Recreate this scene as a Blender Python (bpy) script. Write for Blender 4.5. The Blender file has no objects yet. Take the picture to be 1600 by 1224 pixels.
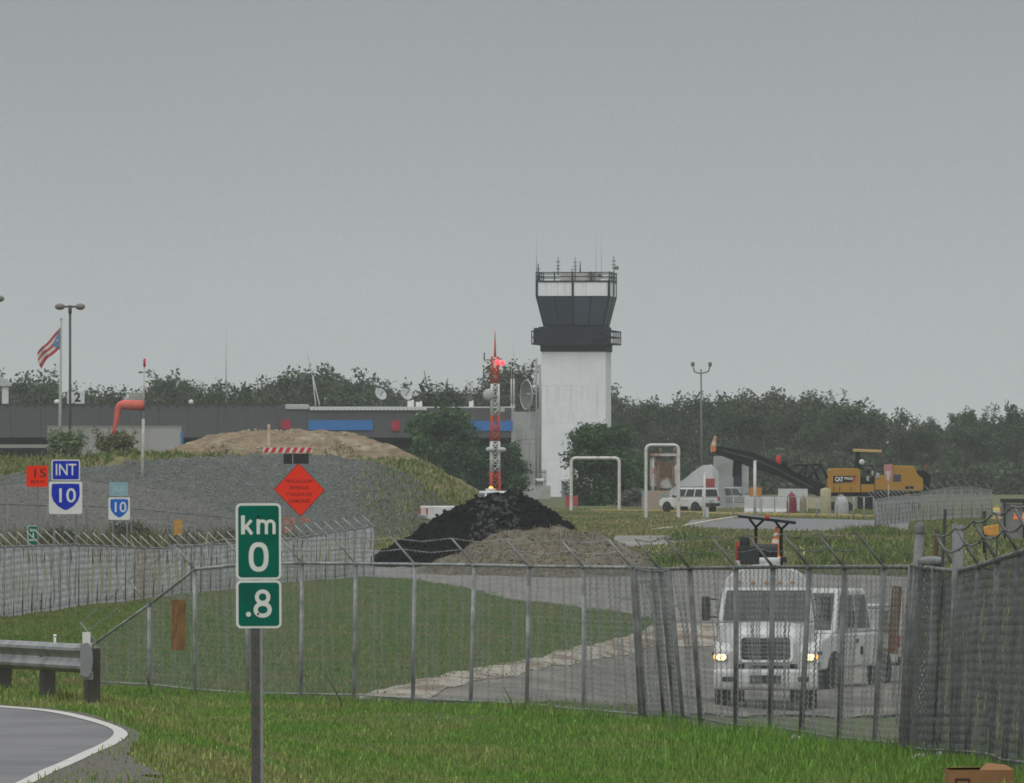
import bpy, math, random
import numpy as np
from mathutils import Vector, Matrix, noise

random.seed(11)
rng = np.random.default_rng(5)
R = math.radians
scene = bpy.context.scene
COL = scene.collection

# ------------------------------------------------------------------ camera
F = 14000.0          # focal length in photograph pixels (1600 wide), a long tele lens
HC = 3.75            # camera height
HY = 719.0           # photograph row of the horizon
cam = bpy.data.cameras.new('camera')
cam.sensor_width = 36.0
cam.lens = 36.0 * F / 1600.0
cam.shift_y = (HY - 612.0) / 1600.0
cam.clip_start = 1.0
cam.clip_end = 12000.0
camo = bpy.data.objects.new('camera', cam)
COL.objects.link(camo)
camo.location = (0, 0, HC)
camo.rotation_euler = (R(90), 0, 0)
scene.camera = camo

# ------------------------------------------------------------------ sky, sun, exposure
SUN_EL, SUN_ROT = 58.0, 200.0
world = bpy.data.worlds.new('World')
scene.world = world
world.use_nodes = True
wt = world.node_tree
wt.nodes.clear()
w_out = wt.nodes.new('ShaderNodeOutputWorld')
w_bg = wt.nodes.new('ShaderNodeBackground')
w_sky = wt.nodes.new('ShaderNodeTexSky')
w_sky.sky_type = 'NISHITA'
w_sky.sun_disc = False
w_sky.sun_elevation = R(SUN_EL)
w_sky.sun_rotation = R(SUN_ROT)
w_sky.dust_density = 4.0
w_hs = wt.nodes.new('ShaderNodeHueSaturation')
w_hs.inputs['Saturation'].default_value = 0.1
w_tc = wt.nodes.new('ShaderNodeTexCoord')
w_sep = wt.nodes.new('ShaderNodeSeparateXYZ')
w_ramp = wt.nodes.new('ShaderNodeValToRGB')        # the cloud deck: grey, a little paler towards the horizon
els = w_ramp.color_ramp.elements
els[0].position = 0.0
els[0].color = (0.458, 0.496, 0.490, 1)
els[1].position = 1.0
els[1].color = (1.0, 1.02, 1.04, 1)
for p_, c_ in ((0.02, (0.422, 0.455, 0.452, 1)), (0.055, (0.315, 0.338, 0.342, 1)), (0.12, (0.33, 0.352, 0.36, 1)), (0.5, (0.72, 0.74, 0.755, 1))):
    e_ = els.new(p_)
    e_.color = c_
w_noise = wt.nodes.new('ShaderNodeTexNoise')
w_noise.inputs['Scale'].default_value = 9.0
w_noise.inputs['Detail'].default_value = 4.0
w_map = wt.nodes.new('ShaderNodeMapping')
w_map.inputs['Scale'].default_value = (1, 1, 2.2)
w_mr = wt.nodes.new('ShaderNodeMapRange')
w_mr.inputs['To Min'].default_value = 9.6
w_mr.inputs['To Max'].default_value = 11.1
w_mul = wt.nodes.new('ShaderNodeVectorMath')
w_mul.operation = 'SCALE'
w_mix = wt.nodes.new('ShaderNodeMix')
w_mix.data_type = 'RGBA'
w_mix.inputs['Factor'].default_value = 0.93
L = wt.links.new
L(w_tc.outputs['Generated'], w_sep.inputs[0])
L(w_sep.outputs['Z'], w_ramp.inputs[0])
L(w_tc.outputs['Generated'], w_map.inputs[0])
L(w_map.outputs[0], w_noise.inputs['Vector'])
L(w_noise.outputs['Fac'], w_mr.inputs['Value'])
L(w_ramp.outputs[0], w_mul.inputs[0])
L(w_mr.outputs[0], w_mul.inputs['Scale'])
L(w_sky.outputs[0], w_hs.inputs['Color'])
L(w_hs.outputs[0], w_mix.inputs['A'])
L(w_mul.outputs[0], w_mix.inputs['B'])
L(w_mix.outputs['Result'], w_bg.inputs['Color'])
w_bg.inputs['Strength'].default_value = 0.1
L(w_bg.outputs[0], w_out.inputs['Surface'])

sun = bpy.data.lights.new('sun', 'SUN')
sun.energy = 1.3
sun.angle = R(85)
sun.color = (1.0, 0.97, 0.93)
suno = bpy.data.objects.new('sun', sun)
COL.objects.link(suno)
suno.rotation_euler = (R(90 - SUN_EL), 0, R(180 - SUN_ROT) + R(180) - R(180))
_d = Vector((math.sin(R(SUN_ROT)) * math.cos(R(SUN_EL)), math.cos(R(SUN_ROT)) * math.cos(R(SUN_EL)), math.sin(R(SUN_EL))))
suno.rotation_euler = (-_d).to_track_quat('-Z', 'Y').to_euler()

vs = scene.view_settings
vs.view_transform = 'Standard'
vs.look = 'None'
vs.exposure = 0.0
vs.gamma = 1.0
vs.use_curve_mapping = False
scene.cycles.use_denoising = True
scene.cycles.denoiser = 'OPENIMAGEDENOISE'
scene.cycles.denoising_input_passes = 'RGB_ALBEDO_NORMAL'
scene.cycles.denoising_prefilter = 'NONE'
scene.cycles.filter_width = 1.7
scene.cycles.max_bounces = 6
scene.cycles.diffuse_bounces = 3
scene.cycles.volume_bounces = 1
scene.cycles.transparent_max_bounces = 16

# ------------------------------------------------------------------ picture <-> place
def WX(px, D): return (px - 800.0) * D / F
def WZ(py, D): return HC - (py - HY) * D / F
def PT(px, py, D): return Vector((WX(px, D), D, WZ(py, D)))

# ------------------------------------------------------------------ terrain height
TPX = np.array([-200, 0, 150, 300, 450, 600, 900, 1080, 1250, 1405, 1550, 1750], float)
TD = np.array([0, 60, 75, 88, 99, 106, 113, 121, 130, 138, 150, 170, 203, 240, 270, 320, 380, 430, 500, 600, 700, 800], float)
TZ = np.array([
 [2.0]*12,
 [1.35,1.3,1.3,1.2,1.1,1.0,1.0,1.0,1.0,1.05,1.1,1.1],
 [1.1,1.1,1.1,1.02,.85,.7,.6,.6,.65,.75,.85,.9],
 [1.1,1.1,1.1,.98,.72,.5,.35,.35,.4,.5,.65,.75],
 [1.1,1.1,1.08,.82,.5,.3,.2,.2,.27,.33,.5,.6],
 [.95,.95,.9,.6,.35,.2,.15,.17,.23,.275,.4,.45],
 [.7,.7,.62,.4,.22,.12,.1,.13,.19,.2,.2,.25],
 [.4,.4,.35,.25,.12,.06,.07,.11,0,-.1,0,.1],
 [.15,.15,.12,.08,.03,.02,.0,-.1,-.3,-.35,-.2,-.1],
 [0,0,0,0,-.01,-.03,-.1,-.35,-.6,-.6,-.4,-.3],
 [-.08,-.08,-.08,-.1,-.12,-.15,-.3,-.75,-.9,-.8,-.6,-.5],
 [-.2,-.2,-.22,-.25,-.3,-.35,-.6,-1.2,-1.4,-1.2,-.9,-.8],
 [-.5,-.5,-.5,-.5,-.55,-.65,-1.0,-1.75,-1.9,-1.8,-1.4,-1.2],
 [-.8,-.8,-.8,-.8,-.8,-.85,-1.2,-1.8,-1.95,-1.8,-1.5,-1.3],
 [-1,-1,-1,-1,-1,-1,-1.3,-1.7,-1.85,-1.7,-1.4,-1.2],
 [-1.05,-1.05,-1.05,-1.05,-1.05,-1.1,-1.25,-1.45,-1.5,-1.3,-1.1,-1.0],
 [-1.05,-1.05,-1.05,-1.05,-1.05,-1.1,-1.1,-1.0,-.9,-.7,-.6,-.5],
 [-.8,-.8,-.8,-.8,-.7,-.5,-.3,-.2,-.2,-.15,-.1,-.1],
 [-.4,-.4,-.4,-.4,-.3,-.15,0,0,0,0,0,0],
 [0]*12, [0]*12, [0]*12], float)

def _hermite(xs, ys, xq):
    # monotone (Fritsch-Carlson) cubic along axis 0 of ys
    h = np.diff(xs)
    d = np.diff(ys, axis=0) / h[:, None]
    m = np.zeros_like(ys)
    m[1:-1] = np.where(d[:-1] * d[1:] > 0, 2 * d[:-1] * d[1:] / (d[:-1] + d[1:] + 1e-12), 0.0)
    m[0], m[-1] = d[0], d[-1]
    i = np.clip(np.searchsorted(xs, xq) - 1, 0, len(xs) - 2)
    t = ((xq - xs[i]) / h[i])[:, None]
    hh = h[i][:, None]
    return ((2*t**3-3*t**2+1)*ys[i] + (t**3-2*t**2+t)*hh*m[i] + (-2*t**3+3*t**2)*ys[i+1] + (t**3-t**2)*hh*m[i+1])

_DQ = np.arange(0, 801, 1.0)
_PQ = np.arange(-200, 1751, 10.0)
_T = _hermite(TD, TZ, _DQ)
_T = _hermite(TPX, _T.T, _PQ).T          # [D, px]
_k = np.array([1, 4, 6, 4, 1.0]); _k /= _k.sum()
_Tp = np.pad(_T, ((0, 0), (2, 2)), 'edge')
_T = sum(_k[j] * _Tp[:, j:j+_T.shape[1]] for j in range(5))

def Z(X, D):
    X = np.asarray(X, float); D = np.asarray(D, float)
    Dc = np.clip(D, 0, 799.0)
    px = np.clip(800 + X * F / np.maximum(D, 70.0), -199, 1749)
    i = Dc.astype(int); fi = Dc - i
    q = (px + 200) / 10.0
    j = q.astype(int); fj = q - j
    z = (_T[i, j]*(1-fi)*(1-fj) + _T[i+1, j]*fi*(1-fj) + _T[i, j+1]*(1-fi)*fj + _T[i+1, j+1]*fi*fj)
    b = (np.sin(X*1.9+D*.31)+np.sin(X*.83-D*.57+1.3)+np.sin(X*3.1+D*1.1+.4)*.5+np.sin(X*.4+D*.19+2)*1.2)*.018
    return z + b * np.clip((D-70)/40, 0, 1) * np.clip((520-D)/150, 0, 1)

_GD = np.arange(62, 1000, .2)
def G(px, row):
    """where the sight line through a point of the photograph meets the ground"""
    X = (px - 800) * _GD / F
    zz = HC - (row - HY) * _GD / F
    k = np.nonzero(zz <= Z(X, _GD))[0]
    D = _GD[k[0]] if len(k) else 999.0
    return Vector((WX(px, D), D, float(Z(WX(px, D), D))))

def gz(x, y): return float(Z(x, y))

# ------------------------------------------------------------------ materials
_mats = {}
def mat(name, col, rough=0.7, metal=0.0, var=0.18, scale=6.0, bump=0.0, streak=None, spec=0.3, emit=None, stretch=(1, 1, 1),
        second=None, second_scale=1.5, second_pos=(0.45, 0.65), alpha=None):
    if name in _mats: return _mats[name]
    m = bpy.data.materials.new(name)
    m.use_nodes = True
    nt = m.node_tree; N = nt.nodes; K = nt.links.new
    b = N['Principled BSDF']
    b.inputs['Roughness'].default_value = rough
    b.inputs['Metallic'].default_value = metal
    b.inputs['Specular IOR Level'].default_value = spec
    tc = N.new('ShaderNodeTexCoord'); mp = N.new('ShaderNodeMapping')
    mp.inputs['Scale'].default_value = stretch
    K(tc.outputs['Object'], mp.inputs[0])
    nz = N.new('ShaderNodeTexNoise')
    nz.inputs['Scale'].default_value = scale; nz.inputs['Detail'].default_value = 6; nz.inputs['Roughness'].default_value = .65
    K(mp.outputs[0], nz.inputs['Vector'])
    rp = N.new('ShaderNodeValToRGB')
    rp.color_ramp.elements[0].position = .3; rp.color_ramp.elements[1].position = .7
    rp.color_ramp.elements[0].color = (*[c*(1-var) for c in col], 1)
    rp.color_ramp.elements[1].color = (*[min(1, c*(1+var)) for c in col], 1)
    K(nz.outputs['Fac'], rp.inputs[0])
    out = rp.outputs[0]
    for (c2, sc, pos, st) in ([(second, second_scale, second_pos, stretch)] if second else []) + ([streak] if streak else []):
        n2 = N.new('ShaderNodeTexNoise'); n2.inputs['Scale'].default_value = sc; n2.inputs['Detail'].default_value = 5
        m2 = N.new('ShaderNodeMapping'); m2.inputs['Scale'].default_value = st
        K(tc.outputs['Object'], m2.inputs[0]); K(m2.outputs[0], n2.inputs['Vector'])
        r2 = N.new('ShaderNodeMapRange'); r2.inputs['From Min'].default_value = pos[0]; r2.inputs['From Max'].default_value = pos[1]
        K(n2.outputs['Fac'], r2.inputs['Value'])
        mx = N.new('ShaderNodeMix'); mx.data_type = 'RGBA'
        K(r2.outputs[0], mx.inputs['Factor']); K(out, mx.inputs['A']); mx.inputs['B'].default_value = (*c2, 1)
        out = mx.outputs['Result']
    K(out, b.inputs['Base Color'])
    if bump:
        bp = N.new('ShaderNodeBump'); bp.inputs['Strength'].default_value = bump; bp.inputs['Distance'].default_value = .05
        K(nz.outputs['Fac'], bp.inputs['Height']); K(bp.outputs[0], b.inputs['Normal'])
    if emit:
        b.inputs['Emission Color'].default_value = (*emit[0], 1); b.inputs['Emission Strength'].default_value = emit[1]
    _mats[name] = m
    return m

def leafmat(name, rough=.65, trans=.25):
    """colour from each blade's or leaf's own pigment (attribute Col)"""
    if name in _mats: return _mats[name]
    m = bpy.data.materials.new(name); m.use_nodes = True
    nt = m.node_tree; N = nt.nodes; K = nt.links.new
    b = N['Principled BSDF']; b.inputs['Roughness'].default_value = rough; b.inputs['Specular IOR Level'].default_value = .2
    a = N.new('ShaderNodeAttribute'); a.attribute_name = 'Col'
    K(a.outputs['Color'], b.inputs['Base Color'])
    t = N.new('ShaderNodeBsdfTranslucent'); K(a.outputs['Color'], t.inputs['Color'])
    mx = N.new('ShaderNodeMixShader'); mx.inputs[0].default_value = trans
    K(b.outputs[0], mx.inputs[1]); K(t.outputs[0], mx.inputs[2]); K(mx.outputs[0], N['Material Output'].inputs['Surface'])
    _mats[name] = m
    return m

# ------------------------------------------------------------------ objects
def tag(o, label=None, cat=None, group=None, kind=None):
    if label: o['label'] = label
    if cat: o['category'] = cat
    if group: o['group'] = group
    if kind: o['kind'] = kind
    return o

def empty(name, label, cat, loc=(0, 0, 0), rz=0.0, group=None):
    o = bpy.data.objects.new(name, None)
    COL.objects.link(o)
    o.empty_display_size = .3
    o.location = loc
    o.rotation_euler = (0, 0, rz)
    return tag(o, label, cat, group)

def copy_tree(o, parent=None):
    c = o.copy(); COL.objects.link(c)
    if parent: c.parent = parent
    for ch in list(o.children): copy_tree(ch, c)
    return c

class MB:
    def __init__(self): self.v = []; self.f = []; self.s = []
    def add(self, vs, fs, smooth=False):
        b = len(self.v)
        self.v += [tuple(p) for p in vs]
        self.f += [tuple(b+i for i in f) for f in fs]
        self.s += [smooth]*len(fs)
        return self
    def box(self, c, s, rot=None):
        x, y, z = s[0]/2, s[1]/2, s[2]/2
        P = [Vector(p) for p in ((-x,-y,-z),(x,-y,-z),(x,y,-z),(-x,y,-z),(-x,-y,z),(x,-y,z),(x,y,z),(-x,y,z))]
        if rot is not None:
            m = rot if isinstance(rot, Matrix) else Matrix.Rotation(rot, 3, 'Z')
            P = [m @ p for p in P]
        return self.add([p+Vector(c) for p in P], [(0,3,2,1),(4,5,6,7),(0,1,5,4),(1,2,6,5),(2,3,7,6),(3,0,4,7)])
    def span(self, a, b):
        return self.box([(a[i]+b[i])/2 for i in range(3)], [abs(b[i]-a[i]) for i in range(3)])
    def hexa(self, P):      # 8 points, bottom ring then top ring (ccw from above)
        return self.add(P, [(0,3,2,1),(4,5,6,7),(0,1,5,4),(1,2,6,5),(2,3,7,6),(3,0,4,7)])
    def cyl(self, a, b, r0, r1=None, n=10, caps=True, smooth=True):
        r1 = r0 if r1 is None else r1
        a = Vector(a); b = Vector(b); d = (b-a)
        if d.length < 1e-9: return self
        d.normalize()
        u = d.orthogonal().normalized(); w = d.cross(u)
        vs = []
        for p, r in ((a, r0), (b, r1)):
            for k in range(n):
                t = 2*math.pi*k/n
                vs.append(p + u*(r*math.cos(t)) + w*(r*math.sin(t)))
        base = len(self.v)
        self.add(vs, [(k, (k+1) % n, n+(k+1) % n, n+k) for k in range(n)], smooth)
        if caps:
            self.f += [tuple(base+k for k in reversed(range(n))), tuple(base+n+k for k in range(n))]; self.s += [False, False]
        return self
    def tube(self, pts, r, n=6, r1=None):
        pts = [Vector(p) for p in pts]
        rings = []
        m = len(pts)
        ref = None
        for i, p in enumerate(pts):
            d = (pts[min(i+1, m-1)] - pts[max(i-1, 0)]).normalized()
            if ref is None: ref = d.orthogonal().normalized()
            u = (ref - d*ref.dot(d)).normalized(); ref = u; w = d.cross(u)
            rr = r if r1 is None else r+(r1-r)*i/(m-1)
            rings.append([p + u*(rr*math.cos(2*math.pi*k/n)) + w*(rr*math.sin(2*math.pi*k/n)) for k in range(n)])
        vs = [q for rg in rings for q in rg]
        fs = [(i*n+k, i*n+(k+1) % n, (i+1)*n+(k+1) % n, (i+1)*n+k) for i in range(m-1) for k in range(n)]
        self.add(vs, fs, True)
        self.add(rings[0], [tuple(reversed(range(n)))]); self.add(rings[-1], [tuple(range(n))])
        return self
    def prism(self, prof, a, b, plane='xz'):
        """profile extruded from a to b along the axis the plane leaves free"""
        n = len(prof)
        def P(q, t): return {'xz': (q[0], t, q[1]), 'yz': (t, q[0], q[1]), 'xy': (q[0], q[1], t)}[plane]
        vs = [P(q, a) for q in prof] + [P(q, b) for q in prof]
        fs = [(k, (k+1) % n, n+(k+1) % n, n+k) for k in range(n)] + [tuple(reversed(range(n))), tuple(range(n, 2*n))]
        return self.add(vs, fs)
    def ellipsoid(self, c, r, n=14, m=8, zmin=-1.0):
        vs = []; fs = []
        t0 = math.asin(max(-1, zmin))
        for i in range(m+1):
            t = t0 + (math.pi/2-t0)*i/m
            for k in range(n):
                p = 2*math.pi*k/n
                vs.append((c[0]+r[0]*math.cos(t)*math.cos(p), c[1]+r[1]*math.cos(t)*math.sin(p), c[2]+r[2]*math.sin(t)))
        fs = [(i*n+k, i*n+(k+1) % n, (i+1)*n+(k+1) % n, (i+1)*n+k) for i in range(m) for k in range(n)]
        return self.add(vs, fs, True)
    def lathe(self, c, prof, n=14, axis='z'):
        vs = []
        for (r, h) in prof:
            for k in range(n):
                t = 2*math.pi*k/n
                q = (r*math.cos(t), r*math.sin(t), h)
                if axis == 'x': q = (h, q[0], q[1])
                if axis == 'y': q = (q[0], -h, q[1])
                vs.append((c[0]+q[0], c[1]+q[1], c[2]+q[2]))
        m = len(prof)
        return self.add(vs, [(i*n+k, i*n+(k+1) % n, (i+1)*n+(k+1) % n, (i+1)*n+k) for i in range(m-1) for k in range(n)], True)
    def build(self, name, m, parent=None, loc=None, bevel=0.0, rz=None, seg=2):
        me = bpy.data.meshes.new(name)
        me.from_pydata(self.v, [], self.f)
        me.polygons.foreach_set('use_smooth', self.s)
        me.update()
        if m: me.materials.append(m)
        o = bpy.data.objects.new(name, me)
        COL.objects.link(o)
        if parent: o.parent = parent
        if loc is not None: o.location = loc
        if rz is not None: o.rotation_euler = (0, 0, rz)
        if bevel:
            md = o.modifiers.new('bevel', 'BEVEL'); md.width = bevel; md.segments = seg; md.limit_method = 'ANGLE'; md.angle_limit = R(40)
        return o

def np_mesh(name, verts, faces, m, col=None, smooth=False):
    """verts (n,3), faces (k,3 or 4) arrays -> mesh datablock"""
    me = bpy.data.meshes.new(name)
    verts = np.ascontiguousarray(verts, dtype=np.float32); faces = np.ascontiguousarray(faces, dtype=np.int32)
    k = faces.shape[1]
    me.vertices.add(len(verts)); me.vertices.foreach_set('co', verts.ravel())
    me.loops.add(faces.size); me.loops.foreach_set('vertex_index', faces.ravel())
    me.polygons.add(len(faces))
    me.polygons.foreach_set('loop_start', np.arange(0, faces.size, k, dtype=np.int32))
    me.polygons.foreach_set('loop_total', np.full(len(faces), k, dtype=np.int32))
    if smooth: me.polygons.foreach_set('use_smooth', np.ones(len(faces), dtype=bool))
    if col is not None:
        a = me.color_attributes.new('Col', 'FLOAT_COLOR', 'POINT')
        c = np.ones((len(verts), 4), np.float32); c[:, :3] = col
        a.data.foreach_set('color', c.ravel())
    me.update(calc_edges=True)
    if m: me.materials.append(m)
    return me

def mesh_obj(name, me, parent=None, loc=None):
    o = bpy.data.objects.new(name, me); COL.objects.link(o)
    if parent: o.parent = parent
    if loc is not None: o.location = loc
    return o

def text(body, h, m, parent, loc, bold=0.0, width=None, name='lettering', rot=(R(90), 0, 0), space=1.0):
    """flat print: h = cap height; width = wanted overall width"""
    cu = bpy.data.curves.new(name, 'FONT')
    cu.body = body; cu.size = h/0.70; cu.align_x = 'CENTER'; cu.align_y = 'CENTER'
    cu.offset = bold*h; cu.extrude = 0.0008; cu.space_character = space; cu.resolution_u = 4
    tmp = bpy.data.objects.new(name+'_outline', cu); COL.objects.link(tmp)
    bpy.context.view_layer.update()
    me = bpy.data.meshes.new_from_object(tmp.evaluated_get(bpy.context.evaluated_depsgraph_get()))
    bpy.data.objects.remove(tmp); bpy.data.curves.remove(cu)
    me.name = name
    if not me.materials: me.materials.append(m)
    else: me.materials[0] = m
    o = bpy.data.objects.new(name, me); COL.objects.link(o)
    o.parent = parent; o.location = loc; o.rotation_euler = rot
    if width:
        xs = [v.co.x for v in me.vertices]
        w = max(xs)-min(xs)
        if w > 0: o.scale = (width/w, 1, 1)
    return o

def inside(poly, X, Y):
    """points in polygon (world x, y)"""
    X = np.asarray(X); Y = np.asarray(Y)
    r = np.zeros(X.shape, bool)
    n = len(poly)
    for i in range(n):
        x0, y0 = poly[i][0], poly[i][1]; x1, y1 = poly[(i+1) % n][0], poly[(i+1) % n][1]
        c = ((y0 > Y) != (y1 > Y)) & (X < (x1-x0)*(Y-y0)/((y1-y0) if y1 != y0 else 1e-9)+x0)
        r ^= c
    return r

# ================================================================== SETTING: ground
def build_ground():
    s = np.linspace(-1, 1, 181); s = np.sign(s)*np.abs(s)**1.6
    D = np.concatenate([np.arange(-40, 60, 10), np.arange(60, 150, 1.0), np.arange(150, 330, 2.0), np.arange(330, 620, 4.0),
                        np.arange(620, 1200, 20), np.geomspace(1200, 9000, 14)])
    W = np.maximum(60, D*.45 + 45)
    X = s[None, :]*W[:, None]; Y = np.repeat(D[:, None], len(s), 1)
    z = Z(X, np.maximum(Y, 0))
    V = np.stack([X, Y, z], -1).reshape(-1, 3)
    n = len(s); i = np.arange((len(D)-1)*n).reshape(len(D)-1, n)[:, :-1].ravel()
    Fq = np.stack([i, i+1, i+n+1, i+n], -1)
    m = mat('soil', (.075, .10, .036), .95, var=.35, scale=1.4, bump=.4, second=(.10, .092, .048), second_scale=.35, second_pos=(.5, .7))
    tag(mesh_obj('ground', np_mesh('ground', V, Fq, m, smooth=True)), kind='structure')
build_ground()

def resample(P, n):
    P = [Vector(p) for p in P]
    L_ = [0]
    for a, b in zip(P, P[1:]): L_.append(L_[-1]+(b-a).length)
    out = []
    for t in np.linspace(0, L_[-1], n):
        k = min(max(0, int(np.searchsorted(L_, t))-1), len(P)-2)
        d = L_[k+1]-L_[k]
        out.append(P[k].lerp(P[k+1], (t-L_[k])/d if d else 0))
    return out

def strip(name, A, B, m, lift=.02, n=80, k=10, rag=.0, crown=0.0, world=False):
    """a sheet lying on the ground between two edges"""
    if not world:
        A = [G(*p) for p in A]; B = [G(*p) for p in B]
    A = resample(A, n); B = resample(B, n)
    V = []
    for i in range(n):
        a, b = A[i].copy(), B[i].copy()
        if rag:
            for q, sd in ((a, 3.1), (b, 9.7)):
                d = (B[i]-A[i]).normalized()
                q += d*rag*(noise.noise((q.x*1.3+sd, q.y*.25, sd))+.6*noise.noise((q.x*4+sd, q.y*.9, sd)))
        for j in range(k+1):
            p = a.lerp(b, j/k)
            z = gz(p.x, p.y)+lift+crown*math.sin(math.pi*j/k)
            if crown: z += crown*.5*noise.noise((p.x*2, p.y*.4, 1))*math.sin(math.pi*j/k)
            V.append((p.x, p.y, z))
    w = k+1
    f = [(i*w+j, i*w+j+1, (i+1)*w+j+1, (i+1)*w+j) for i in range(n-1) for j in range(k)]
    o = mesh_obj(name, np_mesh(name, np.array(V), np.array(f), m, smooth=True))
    tag(o, kind='structure')
    return A+B[::-1]

M_ASPHALT = mat('asphalt', (.165, .165, .168), .85, var=.2, scale=55, bump=.15, second=(.13, .13, .135), second_scale=.6)
M_LINE = mat('road_paint', (.47, .47, .44), .7, var=.14, scale=14, second=(.4, .4, .37), second_scale=5, second_pos=(.56, .75))
M_SHOULDER = mat('shoulder_gravel', (.12, .112, .098), .95, var=.4, scale=22, bump=.5)
M_DIRT = mat('dirt_track', (.13, .124, .112), .95, var=.28, scale=3, bump=.4, second=(.205, .19, .16), second_scale=.6, stretch=(1.4, .35, 1))
M_GRAVEL_LANE = mat('gravel_lane', (.2, .195, .18), .95, var=.2, scale=4, bump=.4, second=(.155, .15, .14), second_scale=.7, stretch=(1.2, .3, 1))
M_SILT = mat('pale_silt', (.33, .305, .255), .95, var=.35, scale=3.5, bump=.5, second=(.17, .125, .085), second_scale=.8, second_pos=(.47, .6), stretch=(1.5, .35, 1))

# the road at the lower left: carriageway, painted edge line, gravel shoulder (world coordinates from the picture)
E = [(-60, 1104), (45, 1113), (90, 1120), (140, 1132), (170, 1141), (180, 1149), (174, 1158), (150, 1172), (110, 1190), (60, 1212), (0, 1240)]
edge = [G(*p) for p in E]
edge = [Vector((-11, 101, 0))] + edge + [Vector((-4.9, 66, 0)), Vector((-6.0, 52, 0))]
edge = resample(edge, 140)
def smooth(P, it=6):
    P = [p.copy() for p in P]
    for _ in range(it):
        P = [P[0]]+[(P[i-1]+P[i]*2+P[i+1])*.25 for i in range(1, len(P)-1)]+[P[-1]]
    return P
edge = smooth(edge)
def offset(P, d):
    out = []
    for i, p in enumerate(P):
        t = (P[min(i+1, len(P)-1)]-P[max(i-1, 0)]); t.z = 0; t.normalize()
        out.append(p+Vector((-t.y, t.x, 0))*d)       # left of travel
    return out
mid = [Vector((-14, p.y, 0)) for p in edge]
ROAD = strip('road', mid, edge, M_ASPHALT, .025, n=140, k=24, world=True)
LINE = strip('road_edge_line', edge, offset(edge, .135), M_LINE, .031, n=140, k=2, world=True)
def shw(i, n):
    t = i/(n-1)
    return .12+.75*math.exp(-((t-.56)/.09)**2)+.25*math.exp(-((t-.72)/.14)**2)
o0 = offset(edge, .14)
sh = [a+(b-a).normalized()*shw(i, len(o0))*(1+.35*noise.noise((a.x*3, a.y, 2))) for i, (a, b) in enumerate(zip(o0, offset(edge, .5)))]
SHOULDER = strip('road_shoulder', o0, sh, M_SHOULDER, .028, n=140, k=4, world=True)

# tracks inside the airport fence
LANE = strip('gravel_lane', [(575, 860), (640, 866), (700, 873), (850, 882), (1000, 887), (1150, 893), (1300, 900), (1450, 905)],
             [(560, 903), (640, 906), (720, 919), (790, 937), (880, 947), (960, 956), (1100, 985), (1430, 1000)], M_GRAVEL_LANE, .03, rag=.35)
TRACK = strip('dirt_track', [(1430, 975), (1200, 975), (1040, 968), (1000, 992), (900, 1022), (800, 1046), (700, 1068), (620, 1086), (560, 1098)],
              [(1500, 1120), (1380, 1122), (1280, 1121), (1180, 1120), (1090, 1118), (960, 1107), (840, 1103), (700, 1099.5), (575, 1099.5)], M_DIRT, .045, n=110, k=26, rag=.25)
SILT = strip('silt_bank', [(1118, 978), (1060, 977), (1012, 984), (900, 1014), (800, 1038), (740, 1050), (690, 1060), (640, 1072), (600, 1082), (555, 1092)],
             [(1125, 1012), (1070, 1014), (1025, 1010), (930, 1034), (850, 1049), (780, 1064), (730, 1074), (690, 1085), (650, 1097), (560, 1099.5)], M_SILT, .06, n=160, k=16, rag=.24, crown=.03)
FAR_ROAD = strip('airport_road', [(1080, 813), (1150, 810.5), (1250, 811), (1370, 814), (1420, 816)], [(1065, 826), (1150, 829), (1250, 831), (1370, 832), (1420, 833)], M_ASPHALT, .03, n=40)
FAR_LANE = strip('side_lane', [(960, 838), (1030, 838), (1100, 835)], [(955, 858), (1030, 853), (1092, 848)], M_GRAVEL_LANE, .035, n=30)

# ------------------------------------------------------------------ grass
def blades(X, Y, h, w, cols, zoff=0.0, lean=.5, zf=Z):
    n = len(X)
    z = zf(X, Y)+zoff
    a = rng.uniform(0, 2*np.pi, n); la = rng.uniform(0, 2*np.pi, n); ll = rng.uniform(.1, 1, n)*lean*h
    ca, sa = np.cos(a)*w/2, np.sin(a)*w/2
    lx, ly = np.cos(la)*ll, np.sin(la)*ll
    V = np.empty((n, 5, 3), np.float32)
    V[:, 0] = np.stack([X-ca, Y-sa, z-.02], -1); V[:, 1] = np.stack([X+ca, Y+sa, z-.02], -1)
    V[:, 2] = np.stack([X-ca*.8+lx*.4, Y-sa*.8+ly*.4, z+h*.6], -1); V[:, 3] = np.stack([X+ca*.8+lx*.4, Y+sa*.8+ly*.4, z+h*.6], -1)
    V[:, 4] = np.stack([X+lx*1.1, Y+ly*1.1, z+h*(1-.25*ll/np.maximum(h, 1e-4))], -1)
    i = np.arange(n)[:, None]*5
    Fc = np.concatenate([i+[0, 1, 3], i+[0, 3, 2], i+[2, 3, 4]], 1).reshape(-1, 3)
    C = np.repeat(cols[:, None, :], 5, 1)
    return V.reshape(-1, 3), Fc, C.reshape(-1, 3)

def vnoise(X, Y, s, seed):
    return np.array([noise.noise((x*s, y*s*.6, seed)) for x, y in zip(X, Y)])

def pal(n, X, Y, green, dry, dryness, seed, var=.34):
    t = np.clip(dryness + .9*vnoise(X, Y, .55, seed) + .5*vnoise(X, Y, 1.8, seed+5) + rng.normal(0, .22, n), 0, 1)[:, None]
    c = np.array(green)[None]*(1-t)+np.array(dry)[None]*t
    return c*np.exp(rng.normal(0, var, n))[:, None]

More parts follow.
